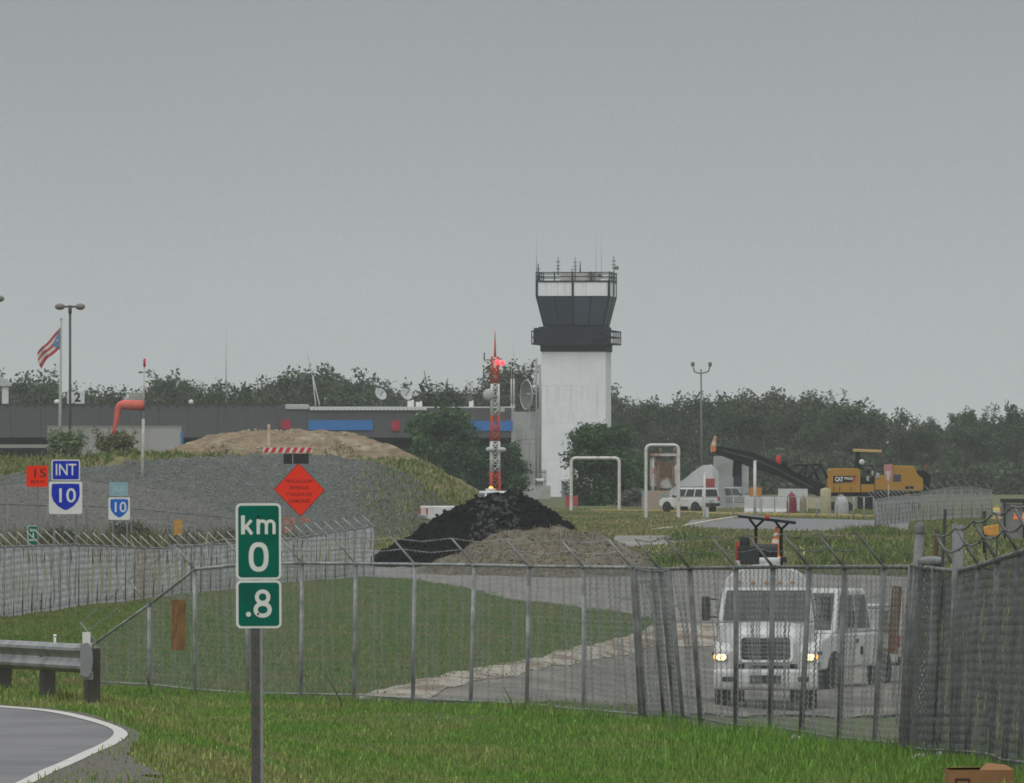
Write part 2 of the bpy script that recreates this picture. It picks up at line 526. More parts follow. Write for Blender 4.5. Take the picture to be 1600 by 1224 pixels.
def scatter(d0, d1, pxa, pxb, dens):
    D = []
    edges = np.linspace(d0, d1, 24)
    Xs = []; Ys = []
    for a, b in zip(edges, edges[1:]):
        mD = (a+b)/2; xa, xb = WX(pxa, mD), WX(pxb, mD)
        n = int(dens*(b-a)*(xb-xa))
        y = rng.uniform(a, b, n); x = rng.uniform(0, 1, n)*(WX(pxb, y)-WX(pxa, y))+WX(pxa, y)
        Xs.append(x); Ys.append(y)
    return np.concatenate(Xs), np.concatenate(Ys)

M_GRASS = leafmat('grass_blade')
GREEN = (.128, .245, .042); DRY = (.26, .26, .10); OLIVE = (.105, .115, .035)

# verge in front of the fence
X, Y = scatter(70, 146, -160, 1760, 330)
ok = ~(inside(ROAD, X, Y) | (inside(SHOULDER, X, Y) & (rng.random(len(X)) < .72)) | inside(LINE, X, Y))
X, Y = X[ok], Y[ok]
PXq = 800+X*F/Y
# the verge ends at the fence
FD = np.interp(PXq, [-200, 150, 470, 648, 912, 1080, 1250, 1405, 1600], [147, 147, 139, 136.5, 130.5, 121.5, 113.5, 106.5, 101])
ok = Y < FD + rng.normal(0, .5, len(X))
X, Y, PXq, FD = X[ok], Y[ok], PXq[ok], FD[ok]
n = len(X)
right = np.clip((PXq-650)/500, 0, 1)
near_f = np.exp(-((Y-FD)/4.0)**2)
h = rng.gamma(7, .0125, n)*(.62+.45*right+.6*near_f)*(1+.7*np.clip(vnoise(X, Y, .4, 7), -.6, 1))
lowleft = np.clip((105-Y)/25, 0, 1)*(1-right)
C_ = pal(n, X, Y, GREEN, DRY, .27-.30*right-.22*near_f+.22*lowleft, 3.3)
V_, F_, C2 = blades(X, Y, h, rng.uniform(.007, .017, n), C_)
tag(mesh_obj('grass', np_mesh('grass', V_, F_, M_GRASS, C2)), kind='stuff')

# lawn inside the fence
X, Y = scatter(138, 372, -120, 1040, 62)
ok = ~(inside(LANE, X, Y) | (inside(TRACK, X, Y) & (~inside(SILT, X, Y) | (rng.random(len(X)) > .3))))
X, Y = X[ok], Y[ok]
PXq = 800+X*F/Y
ok = (Y < np.interp(PXq, [-200, 0, 300, 585, 700, 1100], [262, 268, 318, 372, 372, 372]))
X, Y, PXq = X[ok], Y[ok], PXq[ok]
n = len(X)
h = rng.gamma(7, .0105, n)*(1+.4*vnoise(X, Y, .3, 17))
C_ = pal(n, X, Y, (.108, .195, .044), (.225, .20, .09), .20+.45*vnoise(X*.35, Y*.12, .5, 19), 8.8, .2)
V_, F_, C2 = blades(X, Y, h, rng.uniform(.022, .045, n), C_)
tag(mesh_obj('lawn', np_mesh('lawn', V_, F_, M_GRASS, C2)), kind='stuff')

# rough grass farther in, around the airport road
X, Y = scatter(330, 690, 560, 1980, 19)
ok = ~(inside(FAR_ROAD, X, Y) | inside(FAR_LANE, X, Y) | inside(LANE, X, Y)) & ((Y > 398) | (X*F/Y > 230))
X, Y = X[ok], Y[ok]
n = len(X); PXq = 800+X*F/Y
h = rng.gamma(5, .028, n)*(1+.8*np.clip(vnoise(X, Y, .12, 27), -.7, 1))*np.where(Y > 500, .6, 1.0)
C_ = pal(n, X*.4, Y*.1, (.115, .155, .045), (.25, .225, .11), .50-.22*np.clip((PXq-1050)/300, 0, 1), 12.1)
V_, F_, C2 = blades(X, Y, h, rng.uniform(.035, .085, n), C_, lean=.9)
tag(mesh_obj('rough_grass', np_mesh('rough_grass', V_, F_, M_GRASS, C2)), kind='stuff')

# green clumps of weeds on the bank behind the tanker
weed_clumps = [(1075, 838), (1120, 852), (1085, 868), (1330, 830), (1365, 826), (1400, 832), (1310, 862), (1395, 872), (1260, 845), (1285, 880), (1050, 876)]
X, Y = [], []
for (px, r_) in weed_clumps:
    g = G(px, r_+6)
    k = 700
    X += list(g.x+rng.normal(0, .55, k)); Y += list(g.y+rng.normal(0, 2.2, k))
X = np.array(X); Y = np.array(Y); n = len(X)
C_ = pal(n, X, Y, (.08, .135, .034), (.17, .17, .07), .2, 4.4)
V_, F_, C2 = blades(X, Y, rng.gamma(5, .055, n), rng.uniform(.04, .09, n), C_, lean=1.0)
tag(mesh_obj('weed_cover', np_mesh('weed_cover', V_, F_, M_GRASS, C2)), kind='stuff')

# ------------------------------------------------------------------ heaps
class Heap:
    def __init__(s, crest, Dc, slope, amp, nscale, seed, back=None, curve=.0):
        s.px = np.array([c[0] for c in crest], float)
        s.h = np.array([WZ(c[1], Dc) for c in crest], float)
        s.Dc, s.slope, s.amp, s.ns, s.seed = Dc, math.tan(R(slope)), amp, nscale, seed
        s.back = math.tan(R(back or slope))
        s.curve = curve
    def z(s, X, D):
        X = np.asarray(X, float); D = np.asarray(D, float)
        px = 800+X*F/s.Dc
        hc = np.interp(px, s.px, s.h, left=-3, right=-3)
        Dc = s.Dc+s.curve*np.sin(px*.009+s.seed)
        d = D-Dc
        z = hc-np.where(d < 0, np.sqrt(d*d+.35**2)-.35, 0)*s.slope-np.where(d > 0, d, 0)*s.back
        return z
    def full(s, X, D):
        z = s.z(X, D)
        nn = np.array([noise.fractal((x*s.ns, y*s.ns, s.seed), 1.0, 2.0, 4) for x, y in zip(np.ravel(X), np.ravel(D))]).reshape(np.shape(X))
        return z+nn*s.amp
    def mesh(s, name, m, nx=150, nd=60, front=14, back=8):
        x = np.linspace(WX(s.px[0]-8, s.Dc), WX(s.px[-1]+8, s.Dc), nx)
        d = np.linspace(s.Dc-front, s.Dc+back, nd)
        X, D = np.meshgrid(x, d)
        z = s.full(X, D)
        zt = Z(X, D)
        V = np.stack([X, D, np.maximum(z, zt-.25)], -1).reshape(-1, 3)
        i = np.arange((nd-1)*nx).reshape(nd-1, nx)[:, :-1].ravel()
        f = np.stack([i, i+1, i+nx+1, i+nx], -1)
        above = ((z-zt).reshape(-1) > -.2)
        keep = above[f].any(1)
        f = f[keep]
        used = np.unique(f); mp = -np.ones(len(V), int); mp[used] = np.arange(len(used))
        return mesh_obj(name, np_mesh(name, V[used], mp[f], m, smooth=True))

M_GRAVEL = mat('grey_gravel', (.080, .090, .081), .95, var=.5, scale=7, bump=.8, second=(.165, .175, .165), second_scale=14, second_pos=(.56, .72))
M_EARTH = mat('brown_earth', (.195, .15, .095), .95, var=.35, scale=2.2, bump=.9, second=(.31, .27, .19), second_scale=.9, second_pos=(.54, .70), stretch=(.7, .7, 2.2))
M_TURF = mat('turf_bank', (.15, .145, .065), .95, var=.4, scale=2.4, bump=.8, second=(.20, .17, .085), second_scale=.8, second_pos=(.45, .65))
M_GRAV2 = mat('brown_gravel', (.105, .102, .092), .95, var=.45, scale=7, bump=.8, second=(.17, .165, .15), second_scale=14, second_pos=(.56, .72))
M_MILL = mat('black_millings', (.0075, .0075, .0085), .95, spec=.06, var=.6, scale=5, bump=1.0)
M_MILLG = mat('grey_millings', (.06, .061, .065), .95, spec=.06, var=.5, scale=3)
M_SAND = mat('tan_dirt', (.105, .093, .066), .95, var=.35, scale=5, bump=.9, second=(.145, .132, .10), second_scale=1.3)

gravel = Heap([(-260, 790), (-120, 758), (0, 742), (80, 737), (150, 728), (230, 720), (330, 713), (430, 710), (520, 712), (590, 722), (640, 742), (690, 778), (730, 806), (765, 828), (790, 842)], 470, 33, .16, 1.3, 3, curve=1.0)
tag(gravel.mesh('gravel_heap', M_GRAVEL, 260, 70, 12, 8), 'long blue-grey gravel heap rising under the brown earth mound', 'gravel heap')
low = Heap([(-260, 800), (-100, 772), (20, 757), (110, 752), (190, 756), (260, 768), (320, 786), (360, 806), (400, 828), (430, 850)], 452, 31, .12, 1.4, 13, curve=.8)
tag(low.mesh('gravel_heap', M_GRAV2, 160, 50, 10, 6), 'lower brownish gravel heap in front, behind the route 10 signs', 'gravel heap')
turf = Heap([(-260, 735), (-100, 722), (0, 718), (60, 716), (130, 716), (200, 712), (260, 708), (330, 713), (420, 716), (520, 717), (590, 716), (640, 717), (690, 735), (740, 760), (775, 780), (800, 800), (830, 812)], 492, 30, .22, .9, 9, curve=1.5)
tag(turf.mesh('turf_bank', M_TURF, 220, 60, 12, 10), 'weedy grass bank rising behind the grey gravel heap', 'grass bank')
earth = Heap([(240, 720), (275, 700), (300, 688), (340, 678), (400, 673), (480, 671), (530, 673), (570, 681), (610, 695), (650, 712), (690, 735)], 525, 30, .16, 1.1, 21, curve=1.0)
tag(earth.mesh('earth_mound', M_EARTH, 200, 60, 12, 10), 'brown earth mound topping the gravel heap in front of the terminal', 'earth mound')
tan = Heap([(640, 892), (690, 876), (730, 856), (765, 838), (790, 829), (815, 831), (845, 826), (872, 824), (905, 831), (940, 834), (970, 850), (1000, 864), (1020, 882)], 380, 13, .18, 1.5, 33, curve=1.5)
tag(tan.mesh('sand_heap', M_SAND, 150, 60, 13, 7), 'low tan dirt heap spilling in front of the black millings pile', 'dirt heap')
mill = Heap([(578, 868), (600, 858), (640, 836), (665, 820), (690, 804), (715, 792), (740, 779), (765, 772), (790, 769), (815, 774), (835, 781), (852, 792), (874, 807), (892, 820), (922, 836)], 397, 31, .2, 2.1, 41, curve=.6)
tag(mill.mesh('millings_pile', M_MILL, 240, 90, 8, 6), 'black asphalt millings piled beside the white pickup', 'asphalt pile')
mo = bpy.data.objects['millings_pile']
# lumps lying on the pile
def lumps(h, n, xa, xb, da, db, s0, s1, m, name, parent):
    v = MB()
    for _ in range(n):
        x = random.uniform(xa, xb); d = random.uniform(da, db)
        z = float(h.full(np.array([x]), np.array([d]))[0])
        if z < gz(x, d)-.05: continue
        s = random.uniform(s0, s1)
        a = Matrix.Rotation(random.uniform(0, 6.28), 3, Vector((random.uniform(-1, 1), random.uniform(-1, 1), random.uniform(-1, 1))).normalized())
        P = [a @ Vector(p)*s*random.uniform(.6, 1.3) for p in ((1, 0, 0), (-1, 0, 0), (0, 1, 0), (0, -1, 0), (0, 0, .8), (0, 0, -.8))]
        v.add([p+Vector((x, d, z)) for p in P], [(0, 2, 4), (2, 1, 4), (1, 3, 4), (3, 0, 4), (2, 0, 5), (1, 2, 5), (3, 1, 5), (0, 3, 5)])
    return tag(v.build(name, m, parent), kind='stuff')
lumps(mill, 1500, WX(600, 397), WX(905, 397), 391, 398, .02, .11, M_MILL, 'asphalt_lump', mo)
lumps(mill, 210, WX(735, 394), WX(815, 394), 392.5, 396, .04, .17, M_MILLG, 'grey_lump', mo)
go = bpy.data.objects['gravel_heap']
M_STONE = mat('light_gravel', (.19, .205, .205), .95, var=.35, scale=2)
lumps(low, 5000, WX(-120, 449), WX(400, 449), 444, 452, .025, .075, M_STONE, 'gravel_stone', bpy.data.objects['gravel_heap.001'])
lumps(gravel, 9000, WX(-60, 466), WX(745, 466), 463, 471, .025, .075, M_STONE, 'gravel_stone', go)
to = bpy.data.objects['sand_heap']
lumps(tan, 2600, WX(660, 374), WX(1030, 374), 366, 381, .02, .09, mat('dirt_clod', (.12, .108, .082), .95, var=.3), 'dirt_clod', to)
eo = bpy.data.objects['earth_mound']
lumps(earth, 260, WX(300, 520), WX(560, 520), 521.5, 525, .04, .15, mat('pale_clod', (.32, .28, .21), .95), 'clod', eo)

def grass_on(h, n, xa, xb, da, db, hh, ww, g, d, dry, seed, name, thresh=-9, kind='stuff', fade=False):
    x = xa+(xb-xa)*(rng.random(n)**.5 if fade else rng.random(n)); y = rng.uniform(da, db, n)
    z = h.full(x, y)
    k = (z > Z(x, y)-.05) & (vnoise(x*.5, y*.6, .5, seed) > thresh)
    x, y, z = x[k], y[k], z[k]; n = len(x)
    C_ = pal(n, x*.4, y*.4, g, d, dry, seed)
    V_, F_, C2 = blades(x, y, rng.gamma(5, hh/5, n), rng.uniform(ww*.6, ww*1.4, n), C_, lean=.9, zf=lambda a, b: z)
    tag(mesh_obj(name, np_mesh(name, V_, F_, M_GRASS, C2)), kind=kind)
grass_on(turf, 42000, WX(-60, 488), WX(800, 488), 481, 493, .2, .07, (.135, .19, .058), (.26, .24, .11), .24, 51, 'bank_grass', -.25)
grass_on(gravel, 17000, WX(520, 468), WX(800, 468), 459, 473, .17, .05, (.135, .19, .058), (.27, .245, .115), .34, 61, 'heap_grass', -.05, fade=True)
grass_on(earth, 5000, WX(270, 520), WX(680, 520), 512, 524, .2, .07, (.11, .13, .05), (.28, .23, .12), .6, 71, 'mound_grass', .1)

grass_on(tan, 5000, WX(660, 374), WX(1040, 374), 364, 382, .12, .03, (.09, .10, .035), (.2, .175, .09), .8, 81, 'heap_weeds', -.05)
# tall weeds at the foot of the gravel
X, Y = scatter(405, 446, -90, 470, 4.6)
ok = vnoise(X, Y, .3, 91) > -.22
X, Y = X[ok], Y[ok]; n = len(X)
C_ = pal(n, X, Y, (.07, .085, .035), (.16, .135, .07), .5, 92)
V_, F_, C2 = blades(X, Y, np.minimum(1.5, rng.gamma(6, .2, n)*(1+.7*vnoise(X, Y, .35, 93))), rng.uniform(.05, .11, n), C_, lean=.7)
tag(mesh_obj('tall_weeds', np_mesh('tall_weeds', V_, F_, M_GRASS, C2)), kind='stuff')

# ================================================================== FENCES
M_GALV = mat('galvanised', (.32, .335, .34), .75, .1, var=.22, scale=9, second=(.17, .175, .175), second_scale=3)
M_GALV_D = mat('galvanised_dark', (.18, .19, .192), .75, .1, var=.25, scale=9, second=(.09, .09, .085), second_scale=3)
M_WIRE = mat('fence_wire', (.31, .325, .325), .7, .1, var=.2, scale=5)
M_WIRE_D = mat('fence_wire_dark', (.19, .198, .198), .7, .1, var=.25, scale=3)
M_WIRE_W = mat('fence_wire_pale', (.56, .575, .605), .6, .1, var=.12, scale=.8, second=(.42, .33, .28), second_scale=.13, second_pos=(.52, .7))

def wire_mesh(A, B, hA, hB, pitch, r, wob=.0, seed=0, zA=None, zB=None):
    """woven wire from foot A to foot B (Vectors), height hA..hB: each wire a thin three-sided zigzag rod"""
    A = np.array(A); B = np.array(B)
    d = B-A; Lh = math.hypot(d[0], d[1]); nw = max(2, int(Lh/pitch))
    t = (np.arange(nw)+.5)/nw
    hm = max(hA, hB); nk = int(hm/pitch)+1
    k = np.arange(nk+1)
    u = d[:2]/Lh; nrm = np.array([-u[1], u[0]])
    T, Kk = np.meshgrid(t, k, indexing='ij')
    sgn = np.where((Kk % 2) == 0, 1.0, -1.0)
    off = sgn*pitch*.52
    hh = Kk*pitch
    H = hA+(hB-hA)*T
    hh = np.minimum(hh, H)
    bul = wob*np.sin(hh/np.maximum(H, .01)*math.pi)*np.sin(T*math.pi)*(np.sin(seed*7.1+T*9)+.4*np.sin(hh*3+seed)+.5*np.sin(T*31+seed*3+hh*.8))+wob*.22*np.sin(T*53+seed+hh*1.1)*np.clip(hh*2, 0, 1)
    lat = T*Lh+off*np.where(hh < H, 1, .3)
    P = np.empty(T.shape+(3,))
    P[..., 0] = A[0]+u[0]*lat+nrm[0]*(bul+sgn*.004)
    P[..., 1] = A[1]+u[1]*lat+nrm[1]*(bul+sgn*.004)
    P[..., 2] = A[2]+(B[2]-A[2])*T+hh
    ring = []
    for a in (math.pi/2, math.pi*7/6, math.pi*11/6):
        c = np.array([u[0]*math.cos(a)*r, u[1]*math.cos(a)*r, 0])+np.array([nrm[0], nrm[1], 0])*math.sin(a)*r
        ring.append(P+c)
    V = np.stack(ring, 2)                     # wires, nodes, 3, xyz
    idx = np.arange(nw*(nk+1)*3).reshape(nw, nk+1, 3)
    fs = []
    for q in range(3):
        fs.append(np.stack([idx[:, :-1, q], idx[:, :-1, (q+1) % 3], idx[:, 1:, (q+1) % 3], idx[:, 1:, q]], -1).reshape(-1, 4))
    f = np.concatenate(fs)
    # drop the collapsed pieces above the top rail
    hz = hh.reshape(-1)
    node = f//3
    ok = np.abs(hz[node[:, 0]]-hz[node[:, 2]]) > 1e-4
    return V.reshape(-1, 3), f[ok]

def join(parts):
    V = []; Fs = []; b = 0
    for v, f in parts:
        V.append(v); Fs.append(f+b); b += len(v)
    return np.concatenate(V), np.concatenate(Fs)

def fence(name, label, posts, pitch, wr, mw, mp, post_r, rail_r, arm=None, arm_r=.02, wires=2, wob=.02, rails=True, group=None, bottom=True, armw=None, armm=None, mesh_skip=()):
    """posts: (foot Vector, top Vector)"""
    p0 = posts[0][0]
    t = empty(name, label, 'fence', p0, 0, group)
    loc = lambda v: Vector(v)-Vector(p0)
    tips = []
    for i, (a, b) in enumerate(posts):
        po = MB().cyl(loc(a)-Vector((0, 0, .15)), loc(b), post_r, n=8).build('post', mp, t)
        if arm:
            av = arm(i) if callable(arm) else arm
            if av is None:
                tips.append(None); continue
            tip = b+Vector(av)
            tips.append(tip)
            m = MB(); m.cyl(loc(b)-Vector(av)*.06, loc(tip), arm_r, arm_r*.7, n=6)
            m.box(loc(b), (post_r*2.4, post_r*2.4, post_r*1.6))
            m.build('barb_arm', armm or mp, po)
    if rails:
        m = MB()
        for (a, b), (c, d) in zip(posts, posts[1:]): m.cyl(loc(b), loc(d), rail_r, n=6)
        m.build('top_rail', mp, t)
    if bottom:
        m = MB()
        for (a, b), (c, d) in zip(posts, posts[1:]): m.cyl(loc(a)+Vector((0, 0, .16)), loc(c)+Vector((0, 0, .16)), rail_r*.55, n=5)
        m.build('bottom_rail', mp, t)
    parts = []
    for i, ((a, b), (c, d)) in enumerate(zip(posts, posts[1:])):
        if i in mesh_skip: continue
        v, f = wire_mesh(a, c, (b.z-a.z), (d.z-c.z), pitch, wr, wob, i+3)
        # lean with the posts
        fr = np.clip(((v[:, 0]-a.x)*(c.x-a.x)+(v[:, 1]-a.y)*(c.y-a.y))/max(1e-6, (c.x-a.x)**2+(c.y-a.y)**2), 0, 1)
        base = a.z+(c.z-a.z)*fr; H = (b.z-a.z)*(1-fr)+(d.z-c.z)*fr
        up = np.clip((v[:, 2]-base)/H, 0, 1)
        lx = (b.x-a.x)*(1-fr)+(d.x-c.x)*fr
        ly = (b.y-a.y)*(1-fr)+(d.y-c.y)*fr
        v[:, 0] += lx*up; v[:, 1] += ly*up
        parts.append((v, f))
    V, f = join(parts)
    me = np_mesh('wire_mesh', V-np.array(p0), f, mw)
    tag(mesh_obj('wire_mesh', me, t), kind='stuff')
    if arm and wires:
        for w in range(wires):
            fr = 1-.42*w
            m = MB(); barbs = MB()
            for i in range(len(posts)-1):
                if tips[i] is None or tips[i+1] is None: continue
                a = posts[i][1].lerp(tips[i], fr); b = posts[i+1][1].lerp(tips[i+1], fr)
                L_ = (b-a).length; n = max(2, int(L_/.9))
                pts = [a.lerp(b, k/n)+Vector((0, 0, -.05*math.sin(math.pi*k/n))) for k in range(n+1)]
                m.tube([loc(p) for p in pts], armw or .004, n=3)
                nb = int(L_/.13)
                for k in range(nb):
                    q = loc(a.lerp(b, (k+.5)/nb))+Vector((0, 0, -.05*math.sin(math.pi*(k+.5)/nb)))
                    e = Vector((random.uniform(-1, 1), random.uniform(-1, 1), random.uniform(-1, 1))).normalized()*.022
                    m.cyl(q-e, q+e, .004, n=3, caps=False)
            if m.v: tag(m.build('barbed_wire', mp, t), kind='stuff')
    return t

def fpost(pt, rt, pb, D, sink=0, rb=None):
    """post from picture: top (pt, rt), foot column pb, at distance D"""
    x = WX(pb, D)
    foot = Vector((x, D, gz(x, D)-.03))
    return (foot, Vector((WX(pt, D), D, WZ(rt, D))))

NEAR = [(150, 1004, 152, 147.0), (233, 945, 233, 145), (304, 890, 305, 143), (385, 882, 388, 141), (472, 880, 470, 139), (556, 881, 553, 137.6), (648, 882, 645, 136),
        (741, 883, 735, 134.2), (826, 885, 823, 132.2), (912, 886, 912, 130), (988, 887, 1003, 127)]
npst = [fpost(*p) for p in NEAR]
s_ = lambda i: .0095
fence('chain_link_fence', 'grey chain-link fence with barbed arms crossing behind the green kilometre sign', npst, .040, .0031, M_WIRE, M_GALV, .031, .024,
      arm=lambda i: (-.34, -.03, .40) if i not in (0,) else (-.26, 0, .33), wires=2, armw=.006, wob=.03)
MIDF = [(988, 887, 1003, 127), (1032, 890, 1058, 124.6), (1078, 888, 1097, 122), (1150, 887, 1150, 119.5), (1208, 886, 1203, 116.8), (1265, 886, 1250, 114), (1320, 886, 1310, 111.2), (1382, 886, 1365, 108.4), (1424, 886, 1406, 106)]
mpst = [fpost(*p) for p in MIDF]
fence('chain_link_fence', 'sagging grey chain-link fence in front of the white tanker truck', mpst, .038, .0026, M_WIRE, M_GALV_D, .036, .025,
      arm=lambda i: (None if i in (0, 8) else (-.345, -.05, .42)), wires=2, armw=.005, wob=.04)
DBL = [(992, 889, 1010, 126.2), (1018, 893, 1040, 125.0), (1046, 892, 1070, 123.4)]
fence('wire_fence', 'overlapping double panel of chain-link left of the tanker', [fpost(*p) for p in DBL], .038, .0026, M_WIRE, M_GALV_D, .026, .014, arm=None, wob=.05)
RIGHTF = [(1424, 884, 1408, 105), (1460, 889, 1450, 101.5), (1497, 893, 1490, 98), (1530, 884, 1508, 95), (1558, 875, 1548, 92), (1592, 864, 1566, 89), (1622, 856, 1606, 86), (1660, 846, 1635, 83), (1700, 836, 1695, 80)]
rpst = [fpost(*p) for p in RIGHTF]
fence('chain_link_fence', 'dark chain-link fence running towards the camera at the right edge', rpst, .048, .0026, M_WIRE_D, M_GALV_D, .034, .028,
      arm=lambda i: None if i < 2 else (-.25, -.02, .40), wires=2, armw=.011, wob=.16, arm_r=.02)
# second, looser layer of mesh hung inside the right fence
R2 = [(1440, 900, 1418, 106.5), (1480, 905, 1468, 103), (1516, 900, 1512, 99), (1566, 886, 1532, 95), (1606, 872, 1592, 91), (1650, 860, 1640, 87)]
r2 = [fpost(*p) for p in R2]
fence('wire_fence', 'second slack layer of chain-link hung behind the dark right fence', r2, .07, .0024, M_WIRE_D, M_GALV_D, .026, .014, arm=None, wob=.22, bottom=False)

# heavy gate posts where the two fences meet
def gate_post(label, pt, rt, pb, D, r, m, cap=True):
    a, b = fpost(pt, rt, pb, D)
    t = empty('gate_post', label, 'post', a)
    MB().cyl((0, 0, -.2), b-a, r, n=14).build('shaft', m, t)
    if cap:
        c = MB(); c.lathe(b-a, [(r*1.25, -.05), (r*1.25, .02), (r*.95, .05), (r*.4, .075), (.001, .08)], 14); c.build('cap', M_GALV_D, t)
gate_post('thick round grey gate post with a domed cap at the fence corner', 1437, 826, 1412, 104.4, .052, M_GALV_D)
gate_post('thin black pipe leaning up above the corner of the fences', 1477, 796, 1456, 102.6, .018, mat('black_pipe', (.03, .028, .028), .6), False)
gate_post('square-topped grey post standing where the barbed wire starts', 1497, 820, 1491, 97.8, .062, M_GALV_D, False)
gate_post('short rusty post stub between the domed post and the barbed wire', 1464, 828, 1450, 103.4, .026, mat('rust_pipe', (.07, .045, .035), .8), False)

# rolled-up chain link leaning at the corner
def wire_roll():
    a, b = fpost(1456, 878, 1442, 103.0)
    t = empty('wire_roll', 'roll of grey chain-link standing at the fence corner', 'wire roll', a)
    Hh = (b-a).length; m = MB()
    for turn in range(3):
        r = .10+.026*turn
        nw = int(2*math.pi*r/.045)
        for i in range(nw):
            for sg in (1, -1):
                pts = []
                nk = 22
                for k in range(nk+1):
                    th = 2*math.pi*i/nw+sg*(.5 if k % 2 else -.5)*(.05/r)
                    rr = r+.012*math.sin(k*.7+i)
                    pts.append(Vector((rr*math.cos(th), rr*math.sin(th), Hh*k/nk))+(b-a-Vector((0, 0, (b-a).z)))*(k/nk))
                m.tube(pts, .0032, n=3)
    tag(m.build('wire_mesh', M_WIRE_D, t), kind='stuff')
    c = MB(); c.lathe((b-a), [(.16, -.02), (.165, .01), (.15, .035), (.10, .055), (.03, .065)], 16); c.build('top_ring', M_GALV_D, t)
wire_roll()

# the long pale fence beyond the lawn, seen almost end-on
def pale_fence():
    N_ = 40
    P = []
    for i in range(-8, N_):
        t = i/(N_-1)
        D = 270+103*t
        px = 0
        # straight runs in the world, bent where the picture bends
        tt = np.array([-.3, 0, .45, 1.0]); pxs = np.array([-205, 6, 262, 584])
        px = float(np.interp(t, tt, pxs))
        rt = float(np.interp(px, [-205, 0, 110, 250, 330, 430, 585], [868, 855, 851, 857, 851, 846, 822]))
        P.append(fpost(px, rt, px-1, D))
    return P
pp = pale_fence()
fence('pale_fence', 'long silvery chain-link fence with slanted barb arms beyond the lawn', pp, .10, .0115, M_WIRE_W, M_GALV_D, .042, .03,
      arm=(-.46, -.05, .44), arm_r=.024, wires=0, wob=.1, armm=mat('arm_pale', (.40, .41, .41), .7))

# thin old fence below the gravel heap
op = [fpost(px, rt, px, 425) for px, rt in ((-60, 786), (12, 788), (75, 790), (135, 790), (205, 794), (262, 800), (305, 804), (350, 808), (395, 813), (440, 818))]
fence('wire_fence', 'thin dark wire fence at the foot of the gravel heap', op, .16, .006, M_WIRE_D, M_GALV_D, .05, .035, arm=None, bottom=False, wob=.1)

# boards and odds and ends hung on or leaning at the near fence
M_PLY = mat('weathered_plywood', (.26, .135, .055), .85, var=.25, scale=7, stretch=(6, 6, 1), second=(.14, .08, .045), second_scale=4)
def board(label, px0, r0, px1, r1, D, tilt=0.0, m=M_PLY, name='wooden_board'):
    w = (px1-px0)*D/F; h = (r1-r0)*D/F
    t = MB().box((0, 0, h/2), (w, .02, h)).build(name, m, bevel=.003)
    t.location = (WX((px0+px1)/2, D), D-.05, WZ(r1, D)); t.rotation_euler = (0, tilt, 0)
    return tag(t, label, 'board')
board('brown plywood strip hung on the fence left of the kilometre sign', 268, 937, 290, 1016, 143.4)
board('tall rusty brown plank tilted on the fence right of the tanker', 1386, 916, 1402, 1022, 107.9, .07, mat('dark_plank', (.15, .08, .04), .85, var=.25, scale=7))
board('small yellow-orange board on the thin fence below the gravel heap', 272, 812, 285, 836, 424.5, 0, mat('orange_board', (.45, .24, .06), .8), 'wooden_board')

# dead stalks, pale stones and tall weeds at the foot of the fence
M_STALK = mat('dead_stalk', (.045, .04, .035), .9)
for k, (pts, lab) in enumerate((([(536, 1108), (533, 1096), (524, 1080), (517, 1068), (508, 1055)], 'thin black dead stalk curving up before the fence, right of the sign'),
                                ([(806, 1112), (797, 1092), (787, 1074)], 'stiff black dead stalk leaning left at the middle of the fence'),
                                ([(240, 1078), (232, 1066), (226, 1053)], 'small dark dead stalk leaning at the fence near the guardrail'))):
    D = (134, 131, 142)[k]
    P = [PT(x, y, D) for x, y in pts]
    P[0].z = gz(P[0].x, P[0].y)-.05
    o = MB().tube([p-P[0] for p in P], .012, n=5, r1=.004).build('dead_stalk', M_STALK, loc=P[0])
    tag(o, lab, 'plant stalk')
M_ROCK = mat('pale_stone', (.42, .41, .39), .9, var=.25, scale=9, bump=.4)
def stone(label, px, row, w, h, seed):
    g = G(px, row)
    D = g.y; s = D/F
    bm_ = MB(); bm_.ellipsoid((0, 0, 0), (1, .8, 1), 12, 8)
    bm_.v = [tuple(Vector(p)*(1+.28*noise.noise(Vector(p)*1.7+Vector((seed, 0, 0))))) for p in bm_.v]
    bm_.v = [(p[0]*w*s/2, p[1]*w*s/2, max(p[2], -.2)*h*s) for p in bm_.v]
    bm_.add([bm_.v[i] for i in range(12)], [tuple(reversed(range(12)))])
    tag(bm_.build('stone', M_ROCK, loc=(g.x, g.y, g.z+.04)), label, 'stone')
stone('flat pale stone at the fence foot below the tanker', 1243, 1163, 22, 9, 1)
stone('smaller pale stone in the grass before the fence corner', 1438, 1191, 26, 8, 5)
stone('broad whitish stone at the foot of the right fence', 1474, 1189, 34, 9, 9)

